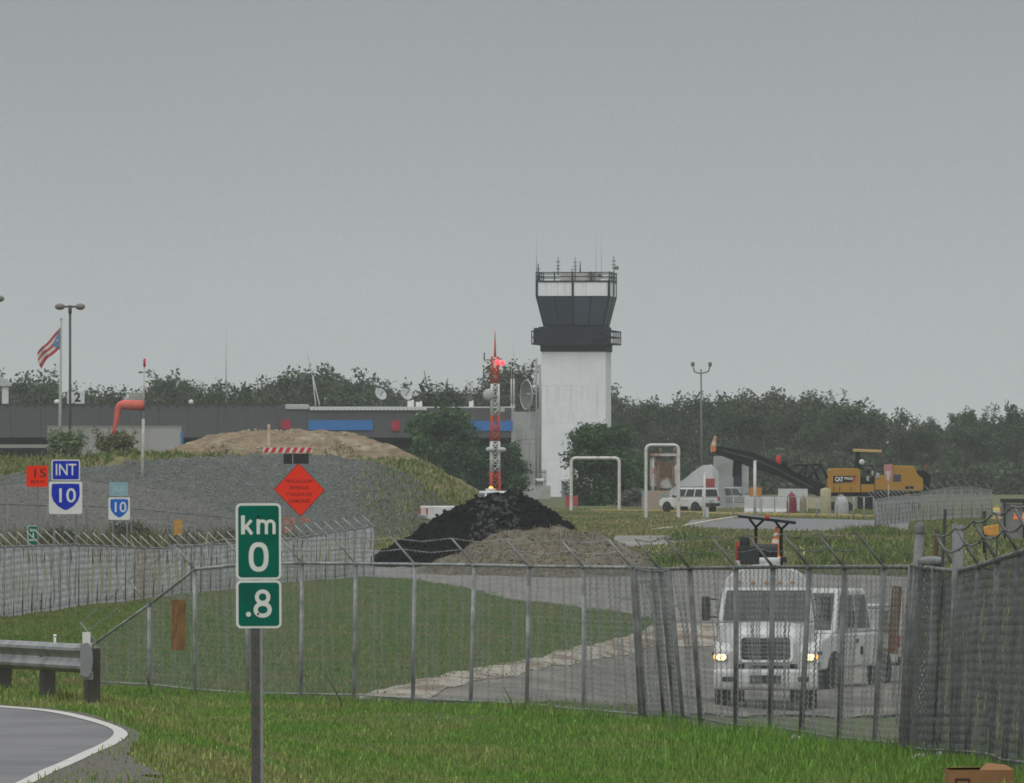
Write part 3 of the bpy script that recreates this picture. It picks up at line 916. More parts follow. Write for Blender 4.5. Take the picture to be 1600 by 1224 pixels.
def weed(label, px, row, hpx, n, spread, seed, D=None):
    g = G(px, row); s = g.y/F; hh = hpx*s
    r_ = random.Random(seed); V = []; Fc = []; C = []
    for i in range(n):
        a = r_.uniform(0, 6.28); l = hh*r_.uniform(.5, 1.1); out = r_.uniform(.1, .6)*l*spread
        bx, by = r_.gauss(0, .05), r_.gauss(0, .05)
        col = np.array((.085, .13, .03) if r_.random() < .6 else (.19, .19, .07))*r_.uniform(.7, 1.3)
        w = r_.uniform(.008, .018); ca, sa = math.cos(a+1.57)*w/2, math.sin(a+1.57)*w/2
        b0 = len(V); K_ = 5
        for k in range(K_+1):
            t = k/K_; q = 1-t*.85
            x = bx+math.cos(a)*out*t**1.7; y = by+math.sin(a)*out*t**1.7; z = l*(t-.25*spread*t**3)
            V += [(x-ca*q, y-sa*q, z), (x+ca*q, y+sa*q, z)]; C += [col, col]
        for k in range(K_): Fc.append((b0+2*k, b0+2*k+1, b0+2*k+3, b0+2*k+2))
    o = mesh_obj('grass_tuft', np_mesh('grass_tuft', np.array(V), np.array(Fc), M_GRASS, np.array(C)), loc=(g.x, g.y, g.z))
    tag(o, label, 'grass tuft')
weed('bushy light-green grass tuft growing at the fence below the tanker headlight', 1258, 1158, 38, 60, 1.0, 1)
weed('tall arching grass tuft under the fence corner', 1396, 1182, 44, 60, 1.3, 2)
weed('yellow-green grass tuft at the foot of the domed gate post', 1428, 1184, 70, 26, 1.2, 3)
weed('low grass tuft beside the pale stones at the right fence', 1462, 1178, 36, 46, 1.2, 4)
weed('small dry grass tuft by the guardrail terminal', 100, 1096, 26, 40, 1.0, 5)

# ================================================================== FOREGROUND THINGS
M_GREEN = mat('sign_green', (.002, .135, .09), .6, spec=.1, var=.08, scale=3, second=(.006, .10, .07), second_scale=2)
M_WHITE = mat('sign_white', (.66, .68, .64), .5, var=.05, scale=4)
M_UCH = mat('post_steel', (.10, .098, .094), .7, .3, var=.3, scale=12, second=(.13, .105, .085), second_scale=8, second_pos=(.55, .7))
M_UCHL = mat('post_flange', (.27, .28, .28), .55, .4, var=.15, scale=12)
M_DARK = mat('dark_hole', (.012, .012, .012), .9)

def rrect(x0, z0, x1, z1, r, n=5):
    P = []
    for cx, cz, a0 in ((x1-r, z0+r, -90), (x1-r, z1-r, 0), (x0+r, z1-r, 90), (x0+r, z0+r, 180)):
        for k in range(n+1):
            a = R(a0+90*k/n); P.append((cx+r*math.cos(a), cz+r*math.sin(a)))
    return P

def ring_prism(outer, inner, y0, y1):
    n = len(outer); m = MB()
    vs = [(p[0], y0, p[1]) for p in outer]+[(p[0], y0, p[1]) for p in inner]+[(p[0], y1, p[1]) for p in outer]+[(p[0], y1, p[1]) for p in inner]
    f = []
    for k in range(n):
        j = (k+1) % n
        f += [(k, j, n+j, n+k), (2*n+k, 3*n+k, 3*n+j, 2*n+j), (k, 2*n+k, 2*n+j, j), (n+k, n+j, 3*n+j, 3*n+k)]
    return m.add(vs, f)

def glyph_ring(m, cx, cz, w, h, t, y, n=40, p=2.5):
    """closed oval stroke"""
    def sup(a, rx, rz):
        c, s = math.cos(a), math.sin(a)
        return (cx+rx*math.copysign(abs(c)**(2/p), c), cz+rz*math.copysign(abs(s)**(2/p), s))
    o = [sup(2*math.pi*k/n, w/2, h/2) for k in range(n)]; i = [sup(2*math.pi*k/n, w/2-t, h/2-t) for k in range(n)]
    b = ring_prism(o, i, y, y+.0012); m.add(b.v, b.f)

def ribbon(m, pts, t, y):
    """open stroke of width t, mitred"""
    P = [Vector((p[0], 0, p[1])) for p in pts]; n = len(P); Lf = []; Rt = []
    for i in range(n):
        d0 = (P[i]-P[i-1]).normalized() if i else (P[1]-P[0]).normalized()
        d1 = (P[i+1]-P[i]).normalized() if i < n-1 else d0
        d = (d0+d1).normalized(); nn = Vector((-d.z, 0, d.x)); sc = 1/max(.4, math.sqrt(max(.01, (1+d0.dot(d1))/2)))
        Lf.append(P[i]+nn*t/2*sc); Rt.append(P[i]-nn*t/2*sc)
    vs = [(p.x, y, p.z) for p in Lf]+[(p.x, y, p.z) for p in Rt]
    m.add(vs, [(n+i, n+i+1, i+1, i) for i in range(n-1)])

def km_sign():
    D = 59.0; s = D/F
    cx = 406.0; gzv = gz(WX(cx, D), D)
    t = empty('kilometre_sign', 'green kilometre sign reading km 0 over .8 on a steel post', 'road sign', (WX(cx, D), D, gzv))
    X = lambda px: (px-cx)*s
    Zz = lambda py: WZ(py, D)-gzv
    y0 = 0.0
    # post: U channel, web towards us
    p = MB()
    p.span((X(393.5), .006, -.3), (X(407.5), .012, Zz(800)))
    p.span((X(393.5), .012, -.3), (X(395), .045, Zz(800)))
    p.build('post', M_UCH, t)
    q = MB(); q.span((X(407.5), .004, -.3), (X(412), .04, Zz(800))); q.build('flange', M_UCHL, t)
    hs = MB()
    for k in range(60):
        z = .1+k*.0508
        if z < Zz(990): hs.cyl((X(400.5), .0048, z), (X(400.5), .0075, z), .0042, n=8)
    tag(hs.build('bolt_hole', M_DARK, t), kind='stuff')
    def plate(r0, r1, name):
        b = MB().prism(rrect(X(370.5), Zz(r1), X(441.5), Zz(r0), 8*s), .0, .003).build(name, M_WHITE, t)
        g = MB().prism(rrect(X(374.5), Zz(r1-3.6), X(438.0), Zz(r0+3.8), 5*s), -.0012, -.0001).build('green_field', M_GREEN, b)
        return b
    a = plate(786.5, 906, 'upper_plate')
    b = plate(906.8, 982, 'lower_plate')
    yl = -.0028
    w = 6.6*s
    m = MB()   # k
    ribbon(m, [(X(382), Zz(805.5)), (X(382), Zz(835))], w*.92, yl)
    ribbon(m, [(X(395.2), Zz(813)), (X(383.2), Zz(826.8))], w*.72, yl-.0004)
    ribbon(m, [(X(387.0), Zz(822.5)), (X(396.0), Zz(835))], w*.78, yl-.0008)
    m.build('letter_k', M_WHITE, a)
    m = MB()   # m
    ribbon(m, [(X(405.8), Zz(811.5)), (X(405.8), Zz(835))], w*.8, yl)
    def hump(x0, x1):
        P = [(X(x0), Zz(820))]
        for k in range(9):
            an = math.pi*(1-k/8); P.append((X((x0+x1)/2+(x1-x0)/2*math.cos(an)), Zz(820-5.6*math.sin(an))))
        P.append((X(x1), Zz(835))); return P
    ribbon(m, hump(405.8, 418.5), w*.74, yl-.0004)
    ribbon(m, hump(418.5, 430.5), w*.74, yl-.0008)
    m.build('letter_m', M_WHITE, a)
    m = MB(); glyph_ring(m, X(406.2), Zz(870.5), 31*s, 46*s, 7.3*s, yl); m.build('digit_zero', M_WHITE, a)
    m = MB()
    glyph_ring(m, X(412.2), Zz(933.3), 24*s, 24*s, 6.2*s, yl, p=2.1)
    glyph_ring(m, X(412.2), Zz(953.0), 28.5*s, 25*s, 6.6*s, yl-.0005, p=2.1)
    m.build('digit_eight', M_WHITE, b)
    m = MB(); m.cyl((X(390), yl, Zz(960)), (X(390), yl+.0012, Zz(960)), 4.0*s, n=18); m.build('decimal_point', M_WHITE, b)
    for (px, py, pa) in ((405.8, 807.3, a), (405.2, 959.5, b)):
        m = MB(); m.lathe((X(px), 0, Zz(py)), [(.001, .008), (.006, .007), (.0075, .0035), (.0078, .002)], 10, 'y'); m.build('bolt', M_DARK, pa)
    t.rotation_euler = (0, R(-.25), 0)
km_sign()

def guardrail():
    D0 = 98.0; s = D0/F
    xR = WX(146, D0); 
    base = gz(WX(130, D0), D0)
    t = empty('guardrail', 'grey steel W-beam guardrail ending beside the curved road', 'guardrail', (xR, D0, base))
    # frame: u runs along the rail to the left and away
    d = Vector((-.31, .95, 0)).normalized()
    nrm = Vector((-d.y, d.x, 0)); nrm = nrm if nrm.y < 0 or nrm.x < 0 else -nrm
    zt = WZ(1005, D0)-base; zb = WZ(1055, D0)-base; H = zt-zb
    prof = [(0.0, 1.0), (.02, .97), (.08, .86), (.085, .78), (.02, .62), (.0, .5), (.02, .38), (.085, .22), (.08, .14), (.02, .03), (0, 0)]
    nrm = Vector((-.45, -.9, 0)).normalized()
    m = MB(); Ls = [0.0, .18, .36, .6, 1.2, 2.4, 4.8, 9, 14, 20, 26]
    n = len(prof)
    for (off, sh) in ((0, 1),):
        vs = []
        for l in Ls:
            fl = min(1, l/.5)      # the terminal is flattened
            for (o, z) in prof:
                hh = H*(z*(1-.12*fl)+.06*fl)
                vs.append(d*(l+.02)+nrm*(o*(.35+.65*fl))+Vector((0, 0, zb+hh-.006*l)))
        fs = [(i*n+j, i*n+j+1, (i+1)*n+j+1, (i+1)*n+j) for i in range(len(Ls)-1) for j in range(n-1)]
        m.add(vs, fs, False)
    rail = m.build('beam', mat('guardrail_zinc', (.33, .345, .345), .42, .55, var=.14, scale=5, second=(.2, .205, .2), second_scale=3), t)
    md = rail.modifiers.new('solid', 'SOLIDIFY'); md.thickness = .008
    # rounded terminal plate
    e = MB(); X = lambda px: WX(px, D0)-xR; Q = lambda py: WZ(py, D0)-base
    P = []
    for k in range(9):
        a = math.pi*(.5-k/8); P.append((X(136)+.07*math.cos(a)*1.0, (zt+zb)/2-.01+(H/2+.02)*math.sin(a)))
    P = [(X(126), zt-.012)]+P+[(X(126), zb+.0)]
    e.prism([(p[0], p[1]) for p in P][::-1], -.09, -.075)
    e.prism([(X(131), zb-.05), (X(146), zb-.05), (X(146), zb+.04), (X(131), zb+.04)], -.06, -.05)
    e.build('end_terminal', mat('terminal_zinc', (.27, .285, .29), .45, .5, var=.15, scale=6), t, bevel=.004)
    M_POSTW = mat('guardrail_post', (.075, .07, .062), .85, var=.25, scale=9, stretch=(5, 5, .7))
    for k, l in enumerate((0.22, 2.1, 4.0, 5.9, 7.8, 11.6, 15.4)):
        c = d*l-nrm*.09
        gx, gy = xR+c.x, D0+c.y
        zb_ = gz(gx, gy)-base
        m = MB(); m.box((c.x, c.y, (zt-.06-.006*l+zb_-.4)/2), (.15, .15, zt-.06-.006*l-zb_+.4), rot=math.atan2(d.y, d.x)); m.build('post', M_POSTW, t, bevel=.006)
    dl = MB(); dl.span((X(128.5), .03, zt-.08), (X(141), .036, Q(988))); dl.build('delineator', M_WHITE, t)
    k = MB(); c = d*1.45; k.cyl((X(75), 1.5, zt-.12), (X(75), 1.5, Q(998)), .014, n=8); k.ellipsoid((X(75), 1.5, Q(998)), (.022, .022, .02), 10, 6); k.build('delineator_knob', M_WHITE, t)
guardrail()

def cardboard_box():
    D = 80.0; s = D/F
    x0, x1 = WX(1479, D), WX(1581, D); zt = WZ(1202, D)
    cx = (x0+x1)/2; b = gz(cx, D); H = zt-b
    H = max(H, .3)
    M_CARD = mat('cardboard', (.255, .135, .06), .85, var=.12, scale=4, second=(.2, .10, .045), second_scale=2)
    t = empty('cardboard_box', 'brown cardboard box with a dark label, cut off by the lower right edge', 'box', (cx, D, zt-H), R(3))
    w = x1-x0
    m = MB(); th = .006
    m.span((-w/2, -.2, 0), (w/2, -.2+th, H)); m.span((-w/2, .2-th, 0), (w/2, .2, H)); m.span((-w/2, -.2+th, 0), (-w/2+th, .2-th, H)); m.span((w/2-th, -.2+th, 0), (w/2, .2-th, H)); m.span((-w/2+th, -.2+th, .0), (w/2-th, .2-th, th))
    m.build('carton', M_CARD, t)
    f1 = MB(); f1.hexa([Vector(p) for p in ((-w/2, .195, H), (w/2, .195, H), (w/2, .2, H), (-w/2, .2, H), (-w/2+.02, .01, H+.012), (w/2-.02, .01, H+.02), (w/2-.02, .015, H+.024), (-w/2+.02, .015, H+.016))]); f1.build('flap', M_CARD, t)
    f2 = MB(); f2.hexa([Vector(p) for p in ((-.02, -.2, H), (w/2, -.2, H), (w/2, -.195, H), (-.02, -.195, H), (.06, -.08, H+.055), (w/2-.06, -.08, H+.035), (w/2-.06, -.075, H+.04), (.06, -.075, H+.06))]); f2.build('flap', M_CARD, t)
    lb = MB(); lb.span((-w/2+.055, -.203, H-.19), (-w/2+.19, -.201, H-.075)); lb.build('label_panel', mat('box_print', (.05, .025, .015), .8), t)
    lc = MB(); lc.span((-w/2+.075, -.2045, H-.19), (-w/2+.17, -.2035, H-.1)); lc.build('label_field', M_CARD, t)
cardboard_box()

# ================================================================== ROAD SIGNS BEYOND THE WHITE FENCE
M_BLUE = mat('sign_blue', (.006, .028, .42), .6, spec=.1, var=.06)
M_BLUE2 = mat('sign_blue_faded', (.008, .11, .50), .6, spec=.1, var=.08)
M_PALEBLUE = mat('sign_sunbleached', (.22, .36, .42), .6, var=.12, scale=3)
M_PALELET = mat('sign_bleached_text', (.34, .46, .50), .6)
M_OR = mat('sign_orange_red', (.80, .032, .008), .7, spec=.08, var=.06, emit=None)
M_ORD = mat('sign_text_maroon', (.17, .008, .006), .7, spec=.1)
M_BLACK = mat('sign_black', (.014, .014, .014), .6)
M_SPOST = mat('sign_post', (.19, .205, .205), .6, .4, var=.15)
M_BACKW = mat('sign_edge', (.55, .50, .46), .6)

def sign_root(label, cx, D, name='road_sign', behind=0):
    x = WX(cx, D); g = gz(x, D)
    t = empty(name, label, 'road sign', (x, D, g))
    s = D/F
    return t, s, (lambda px: (px-cx)*s), (lambda py: WZ(py, D)-g)

def shield(X, Q, x0, r0, x1, r1):
    w = X(x1)-X(x0); cx = (X(x0)+X(x1))/2; zt = Q(r0); zb = Q(r1); h = zt-zb
    P = [(-.48, 1.0), (-.5, .93)]
    P = [(-.48, .99), (-.24, 1.0), (0, 1.0), (.24, 1.0), (.48, .99), (.5, .8), (.5, .55), (.44, .36), (.3, .18), (.12, .05), (0, 0), (-.12, .05), (-.3, .18), (-.44, .36), (-.5, .55), (-.5, .8)]
    return [(cx+p[0]*w, zb+p[1]*h) for p in P]

def route10_int():
    t, s, X, Q = sign_root('blue INT panel above a white route 10 shield on two posts', 102, 291)
    for px in (84.5, 118.5):
        MB().box((X(px), .03, (Q(722)-.3)/2), (.085, .04, Q(722)+.3)).build('post', M_SPOST, t)
    p = MB().prism(rrect(X(80.5), Q(751), X(125), Q(718.5), 2.5*s), -.004, 0).build('upper_panel', M_WHITE, t)
    MB().prism(rrect(X(82.3), Q(749.3), X(123.3), Q(720.2), 2*s), -.008, -.005).build('blue_field', M_BLUE, p)
    text('INT', 18*s, M_WHITE, p, (X(102.6), -.0105, Q(735)), .01, 32*s)
    b = MB().prism(rrect(X(76.5), Q(803.5), X(128.5), Q(752.5), 3.5*s), -.004, 0).build('shield_panel', M_WHITE, t)
    MB().prism(shield(X, Q, 80.5, 756, 124.5, 797.5)[::-1], -.008, -.005).build('blue_shield', M_BLUE, b)
    text('10', 22*s, M_WHITE, b, (X(102.8), -.0105, Q(775.5)), .012, 26*s)
    MB().prism([(X(82), Q(751.6)), (X(124), Q(751.6)), (X(124), Q(752.4)), (X(82), Q(752.4))], -.002, .002).build('bracket', M_BLACK, t)
route10_int()

def route10_small():
    t, s, X, Q = sign_root('smaller route 10 shield under a sun-bleached pale blue panel', 186, 372)
    for px in (176.5, 198.5):
        MB().box((X(px), .03, (Q(758)-.3)/2), (.06, .04, Q(758)+.3)).build('post', M_SPOST, t)
    p = MB().prism(rrect(X(171), Q(775.5), X(200), Q(753.5), 1.5*s), -.004, 0).build('upper_panel', M_PALEBLUE, t)
    text('SUR', 8*s, M_PALELET, p, (X(186), -.006, Q(765)), .03, 17*s)
    b = MB().prism(rrect(X(169.5), Q(812.5), X(203), Q(777.5), 2*s), -.004, 0).build('shield_panel', M_WHITE, t)
    MB().prism(shield(X, Q, 172.3, 780, 200.5, 809)[::-1], -.008, -.005).build('blue_shield', M_BLUE2, b)
    text('10', 16*s, M_WHITE, b, (X(186.5), -.0105, Q(793.5)), .01, 18*s)
route10_small()

def sign15():
    t, s, X, Q = sign_root('small square orange-red sign with a dark 15 left of INT', 58.5, 288)
    MB().box((X(59), .03, (Q(730)-.3)/2), (.05, .04, Q(730)+.3)).build('post', M_SPOST, t)
    p = MB().prism(rrect(X(41.5), Q(761), X(75), Q(728), 1.2*s), -.004, 0).build('panel', M_OR, t)
    text('15', 13*s, M_BLACK, p, (X(61), -.0062, Q(740)), .01, 18*s)
    text('M.P.H.', 4.5*s, M_ORD, p, (X(59.5), -.0062, Q(753)), .02, 22*s)
sign15()

def small_km():
    t, s, X, Q = sign_root('tiny green kilometre sign just above the pale fence', 51.5, 330)
    MB().box((X(52), .03, (Q(824)-.3)/2), (.06, .04, Q(824)+.3)).build('post', M_SPOST, t)
    p = MB().prism(rrect(X(43), Q(843.5), X(60.5), Q(821.5), 2.5*s), -.004, 0).build('panel', M_WHITE, t)
    MB().prism(rrect(X(44), Q(842.6), X(59.6), Q(822.4), 2*s), -.007, -.005).build('green_field', M_GREEN, p)
    text('km', 5*s, M_WHITE, p, (X(52), -.009, Q(828.5)), .03, 10*s)
    text('1', 7.5*s, M_WHITE, p, (X(52), -.009, Q(837.5)), .05)
    q = MB().prism(rrect(X(43.5), Q(852.5), X(60), Q(844.3), 1.5*s), -.004, 0).build('lower_panel', M_WHITE, t)
    MB().prism(rrect(X(44.5), Q(851.5), X(59), Q(845.2), 1*s), -.007, -.005).build('green_field', M_GREEN, q)
small_km()

def diamond():
    t, s, X, Q = sign_root('orange-red diamond warning sign with four lines of Spanish text', 468, 362)
    for px in (452.5, 485.5):
        MB().box((X(px), .05, (Q(770)-.3)/2), (.07, .05, Q(770)+.3)).build('post', M_SPOST, t)
    MB().box((X(468.5), .05, (Q(800)-.3)/2), (.05, .04, Q(800)+.3)).build('brace', M_SPOST, t)
    c = [(X(427.5), Q(765)), (X(469.5), Q(807.5)), (X(508), Q(766)), (X(466.5), Q(723.5))]
    p = MB().prism(c, -.01, .05).build('panel', M_BACKW, t)
    def ins(k):
        cx, cz = X(468), Q(765.5); return [(cx+(a-cx)*k, cz+(b-cz)*k) for a, b in c]
    e = ring_prism(ins(1.0), ins(.965), -.016, -.0105); e.build('border', M_ORD, p)
    MB().prism(ins(.962), -.014, -.0105).build('orange_field', M_OR, p)
    for body, r_, w in (('PRECAUCION', 752.5, 41), ('ENTRADA', 762.5, 29), ('Y SALIDA DE', 773, 40), ('CAMIONES', 783.5, 34)):
        text(body, 5.4*s, M_ORD, p, (X(467.5), -.0155, Q(r_)), .018, w*s)
diamond()

def barricade():
    t, s, X, Q = sign_root('red and white striped barricade rail over a black panel', 450, 410, 'road_barricade')
    t['category'] = 'barricade'
    for px in (421.5, 446, 482):
        MB().box((X(px), .05, (Q(706)-.3)/2), (.05, .05, Q(706)+.3)).build('leg', M_SPOST, t)
    r0, r1 = 699.5, 707.5
    rail = MB().prism([(X(411), Q(r1)), (X(488), Q(r1)), (X(488), Q(r0)), (X(411), Q(r0))], 0, .03).build('rail', mat('rail_white', (.62, .58, .55), .6), t)
    M_RED = mat('stripe_red', (.52, .03, .03), .5)
    for k in range(7):
        a = 411.5+k*11
        MB().prism([(X(a), Q(r1)+.002), (X(a+6.5), Q(r1)+.002), (X(min(a+10.5, 487.8)), Q(r0)-.002), (X(a+4), Q(r0)-.002)], -.004, -.0005).build('stripe', M_RED, rail)
    MB().prism([(X(443), Q(725)), (X(482), Q(725)), (X(482), Q(709)), (X(443), Q(709))], -.01, .02).build('black_panel', M_BLACK, t)
    MB().box((X(457.5), -.03, Q(716)), (.04, .03, .5)).build('panel_strut', mat('strut_grey', (.3, .3, .29), .6), t)
barricade()
stk = MB().box((0, 0, (WZ(663, 505)-WZ(703, 505))/2-.3), (.15, .1, WZ(663, 505)-WZ(703, 505)+.6)).build('marker_stake', mat('stake_pale', (.55, .47, .38), .8, second=(.5, .2, .12), second_scale=2), loc=(WX(420, 505), 505, WZ(703, 505)))
tag(stk, 'pale wooden stake standing up before the brown earth mound', 'stake')

def redsigns():
    t, s, X, Q = sign_root('faded red-orange barrier panels low behind the kilometre sign', 465, 380, 'barrier_panel')
    t['category'] = 'barrier'
    M_FR = mat('faded_red', (.36, .11, .075), .8, var=.3, scale=4, second=(.36, .25, .21), second_scale=5)
    for a, b, r0, r1 in ((444, 461, 809, 820), (468, 484, 809, 816), (444, 456, 823, 833)):
        MB().prism([(X(a), Q(r1)), (X(b), Q(r1)), (X(b), Q(r0)), (X(a), Q(r0))], 0, .04).build('panel', M_FR, t)
    for px in (446, 466.5, 485): MB().box((X(px), .07, (Q(800)-.3)/2), (.05, .05, Q(800)+.3)).build('post', M_SPOST, t)
redsigns()

# ================================================================== VEHICLES
M_WPAINT = mat('white_paint', (.60, .61, .61), .35, var=.05, scale=2, spec=.4, second=(.38, .36, .32), second_scale=1.6, second_pos=(.50, .82))
M_GLASS = mat('vehicle_glass', (.028, .036, .036), .2, spec=.35, var=.2, scale=1)
M_TYRE = mat('tyre', (.016, .016, .016), .9)
M_RIM = mat('rim', (.34, .34, .35), .4, .5)
M_TRIM = mat('black_trim', (.03, .03, .032), .6)
M_TAIL = mat('tail_light', (.42, .015, .02), .35)
M_LENS = mat('lamp_lens', (.6, .6, .58), .2)
M_CHROME = mat('chrome', (.5, .5, .5), .25, .8)
M_AMBER = mat('amber_lit', (.9, .4, .05), .4, emit=((1.0, .42, .08), 1.6))
M_LIT = mat('headlight_lit', (1, .85, .5), .4, emit=((1.0, .78, .36), 2.2))
M_LITRED = mat('beacon_red_lit', (1, .1, .1), .4, emit=((1.0, .06, .09), 1.4))

def wheel(t, x, y, r, w, dark=False):
    sgn = 1 if y > 0 else -1
    m = MB(); m.lathe((x, y, r), [(r*.62, -w/2), (r*.92, -w/2), (r, -w/2+.03), (r, w/2-.03), (r*.92, w/2), (r*.62, w/2)], 22, 'y')
    o = m.build('tyre' if False else 'wheel', M_TYRE, t)
    h = MB(); h.lathe((x, y, r), [(.001, -sgn*w*.30), (r*.2, -sgn*w*.34), (r*.3, -sgn*w*.2), (r*.55, -sgn*w*.34), (r*.64, -sgn*w*.5), (r*.64, sgn*w*.4)], 18, 'y')
    h.build('rim', M_TRIM if dark else M_RIM, o)
    for k in range(5):
        pass
    return o

def quad_on(A, B, C_, D_, u0, u1, v0, v1, out=.012, th=.01):
    """pane on the face A(bl) B(br) C(tr) D(tl), in face fractions, standing slightly proud"""
    A, B, C_, D_ = map(Vector, (A, B, C_, D_))
    f = lambda u, v: (A.lerp(B, u)).lerp(D_.lerp(C_, u), v)
    n = (B-A).cross(D_-A).normalized()
    P = [f(u0, v0), f(u1, v0), f(u1, v1), f(u0, v1)]
    m = MB(); m.hexa([p-n*th*.2 for p in P]+[p+n*out for p in P])
    return m

def car(t, Ln, W, sill, belt, roof, hood, xw0, xw1, xr1, xr0, wr, wx, paint, side_split=((.06, .46), (.5, .94)), tumble=.17, rear_glass=True, bed=False, rack=False, tail=None, lit_roof=None):
    m = MB()
    prof = [(-Ln/2, sill+.05), (-Ln/2+.02, belt-.02), (-Ln/2+.08, belt), (xw0, belt), (Ln/2-.3, hood), (Ln/2-.06, hood-.14), (Ln/2, hood-.35), (Ln/2-.02, sill+.05), (Ln/2-.2, sill), (-Ln/2+.15, sill)]
    m.prism(prof, -W/2, W/2)
    body = m.build('body', paint, t, bevel=.05)
    g0 = W/2-.03; g1 = W/2-tumble
    Bt = [(xr0, -g0, belt-.01), (xw0, -g0, belt-.01), (xw0, g0, belt-.01), (xr0, g0, belt-.01)]
    Tp = [(xr1, -g1, roof), (xw1, -g1, roof), (xw1, g1, roof), (xr1, g1, roof)]
    c = MB(); c.hexa([Vector(p) for p in Bt+Tp]); cab = c.build('cabin', paint, t, bevel=.05)
    for sd in (1, -1):
        for (u0, u1) in side_split:
            if sd < 0: q = quad_on(Bt[0], Bt[1], Tp[1], Tp[0], u0, u1, .1, .86)
            else: q = quad_on(Bt[2], Bt[3], Tp[3], Tp[2], 1-u1, 1-u0, .1, .86)
            q.build('side_window', M_GLASS, cab)
    quad_on(Bt[1], Bt[2], Tp[2], Tp[1], .05, .95, .08, .9).build('windshield', M_GLASS, cab)
    if rear_glass: quad_on(Bt[3], Bt[0], Tp[0], Tp[3], .08, .92, .15, .85).build('rear_window', M_GLASS, cab)
    for x in wx:
        for sd in (1, -1):
            m = MB(); m.cyl((x, sd*(W/2-.2), wr), (x, sd*(W/2+.006), wr), wr*1.16, n=20); m.build('wheel_arch', M_TRIM, t)
            wheel(t, x, sd*(W/2-.09), wr, .22)
    for sd in (1, -1):
        m = MB(); m.box((-Ln/2+.01, sd*(W/2-.12), tail or (belt-.22)), (.09, .2, .34)); m.build('tail_light', M_TAIL, t, bevel=.02)
        m = MB(); m.box((Ln/2-.05, sd*(W/2-.22), hood-.22), (.12, .32, .17)); m.build('headlight', M_LENS, t, bevel=.02)
        m = MB(); m.box((xw0-.12, sd*(W/2+.08), belt+.12), (.1, .16, .18)); m.build('side_mirror', M_TRIM, t, bevel=.02)
        m = MB(); m.box((xr0+(xw0-xr0)*.55, sd*(W/2+.006), belt-.16), (.16, .03, .03)); m.build('door_handle', M_TRIM, t)
    m = MB(); m.box((-Ln/2-.03, 0, sill+.16), (.12, W*.96, .2)); m.build('rear_bumper', M_TRIM if rack else M_CHROME, t, bevel=.03)
    m = MB(); m.box((Ln/2+.0, 0, sill+.14), (.12, W*.94, .22)); m.build('front_bumper', M_TRIM, t, bevel=.03)
    if rack:
        m = MB()
        for sd in (1, -1): m.tube([(xr1+.1, sd*(g1-.08), roof+.01), (xr1+.18, sd*(g1-.08), roof+.07), (xw1-.2, sd*(g1-.08), roof+.07), (xw1-.1, sd*(g1-.08), roof+.01)], .02, 6)
        m.build('roof_rack', M_TRIM, t)
    return body

# white SUV, seen from behind on its left
D = 640
suv = empty('sport_utility_vehicle', 'white four-door SUV parked behind the double white frame', 'car', (WX(1077, D), D, gz(WX(1077, D), D)), R(180-42))
car(suv, 4.2, 1.82, .42, 1.04, 1.76, 1.02, .75, .35, -2.0, -2.08, .37, (1.32, -1.35), M_WPAINT, ((.05, .3), (.34, .62), (.66, .96)), rack=True, tail=1.0)
m = MB(); m.box((-2.14, 0, .86), (.02, .5, .14)); m.build('licence_plate', mat('plate', (.45, .45, .42), .6), suv)

# white pickup half hidden behind the millings pile
D = 432
gp = gz(WX(712, D), D)
pk = empty('pickup_truck', 'white pickup with an amber roof beacon behind the black pile', 'pickup truck', (WX(757, D), D, WZ(829, D)), R(12))
car(pk, 6.0, 1.95, .5, 1.18, 1.9, 1.16, 1.5, 1.0, -.1, -.25, .4, (2.05, -1.8), M_WPAINT, ((.06, .5), (.54, .95)), rear_glass=True, tail=.92)
m = MB(); m.box((.3, 0, 1.97), (.28, 1.1, .1)); lb_ = m.build('light_bar', M_WPAINT, pk)
m = MB(); m.ellipsoid((.3, -.1, 2.02), (.11, .2, .11), 12, 6, 0); m.build('beacon', M_AMBER, lb_)
m = MB(); m.box((.05, -.55, 1.93), (.2, .25, .08)); m.build('roof_marker', M_WPAINT, pk)

# silver car and far bits will stand near the SUV
D = 690
sc = empty('pickup_truck', 'pale silver pickup parked nose to the right beyond the SUV', 'pickup truck', (WX(1150, D), D, gz(WX(1150, D), D)), R(-14))
car(sc, 5.0, 1.8, .45, 1.0, 1.65, .95, .75, .25, -.85, -.95, .36, (1.55, -1.45), mat('silver_paint', (.30, .315, .32), .4, .2, var=.05), ((.06, .5), (.54, .95)))

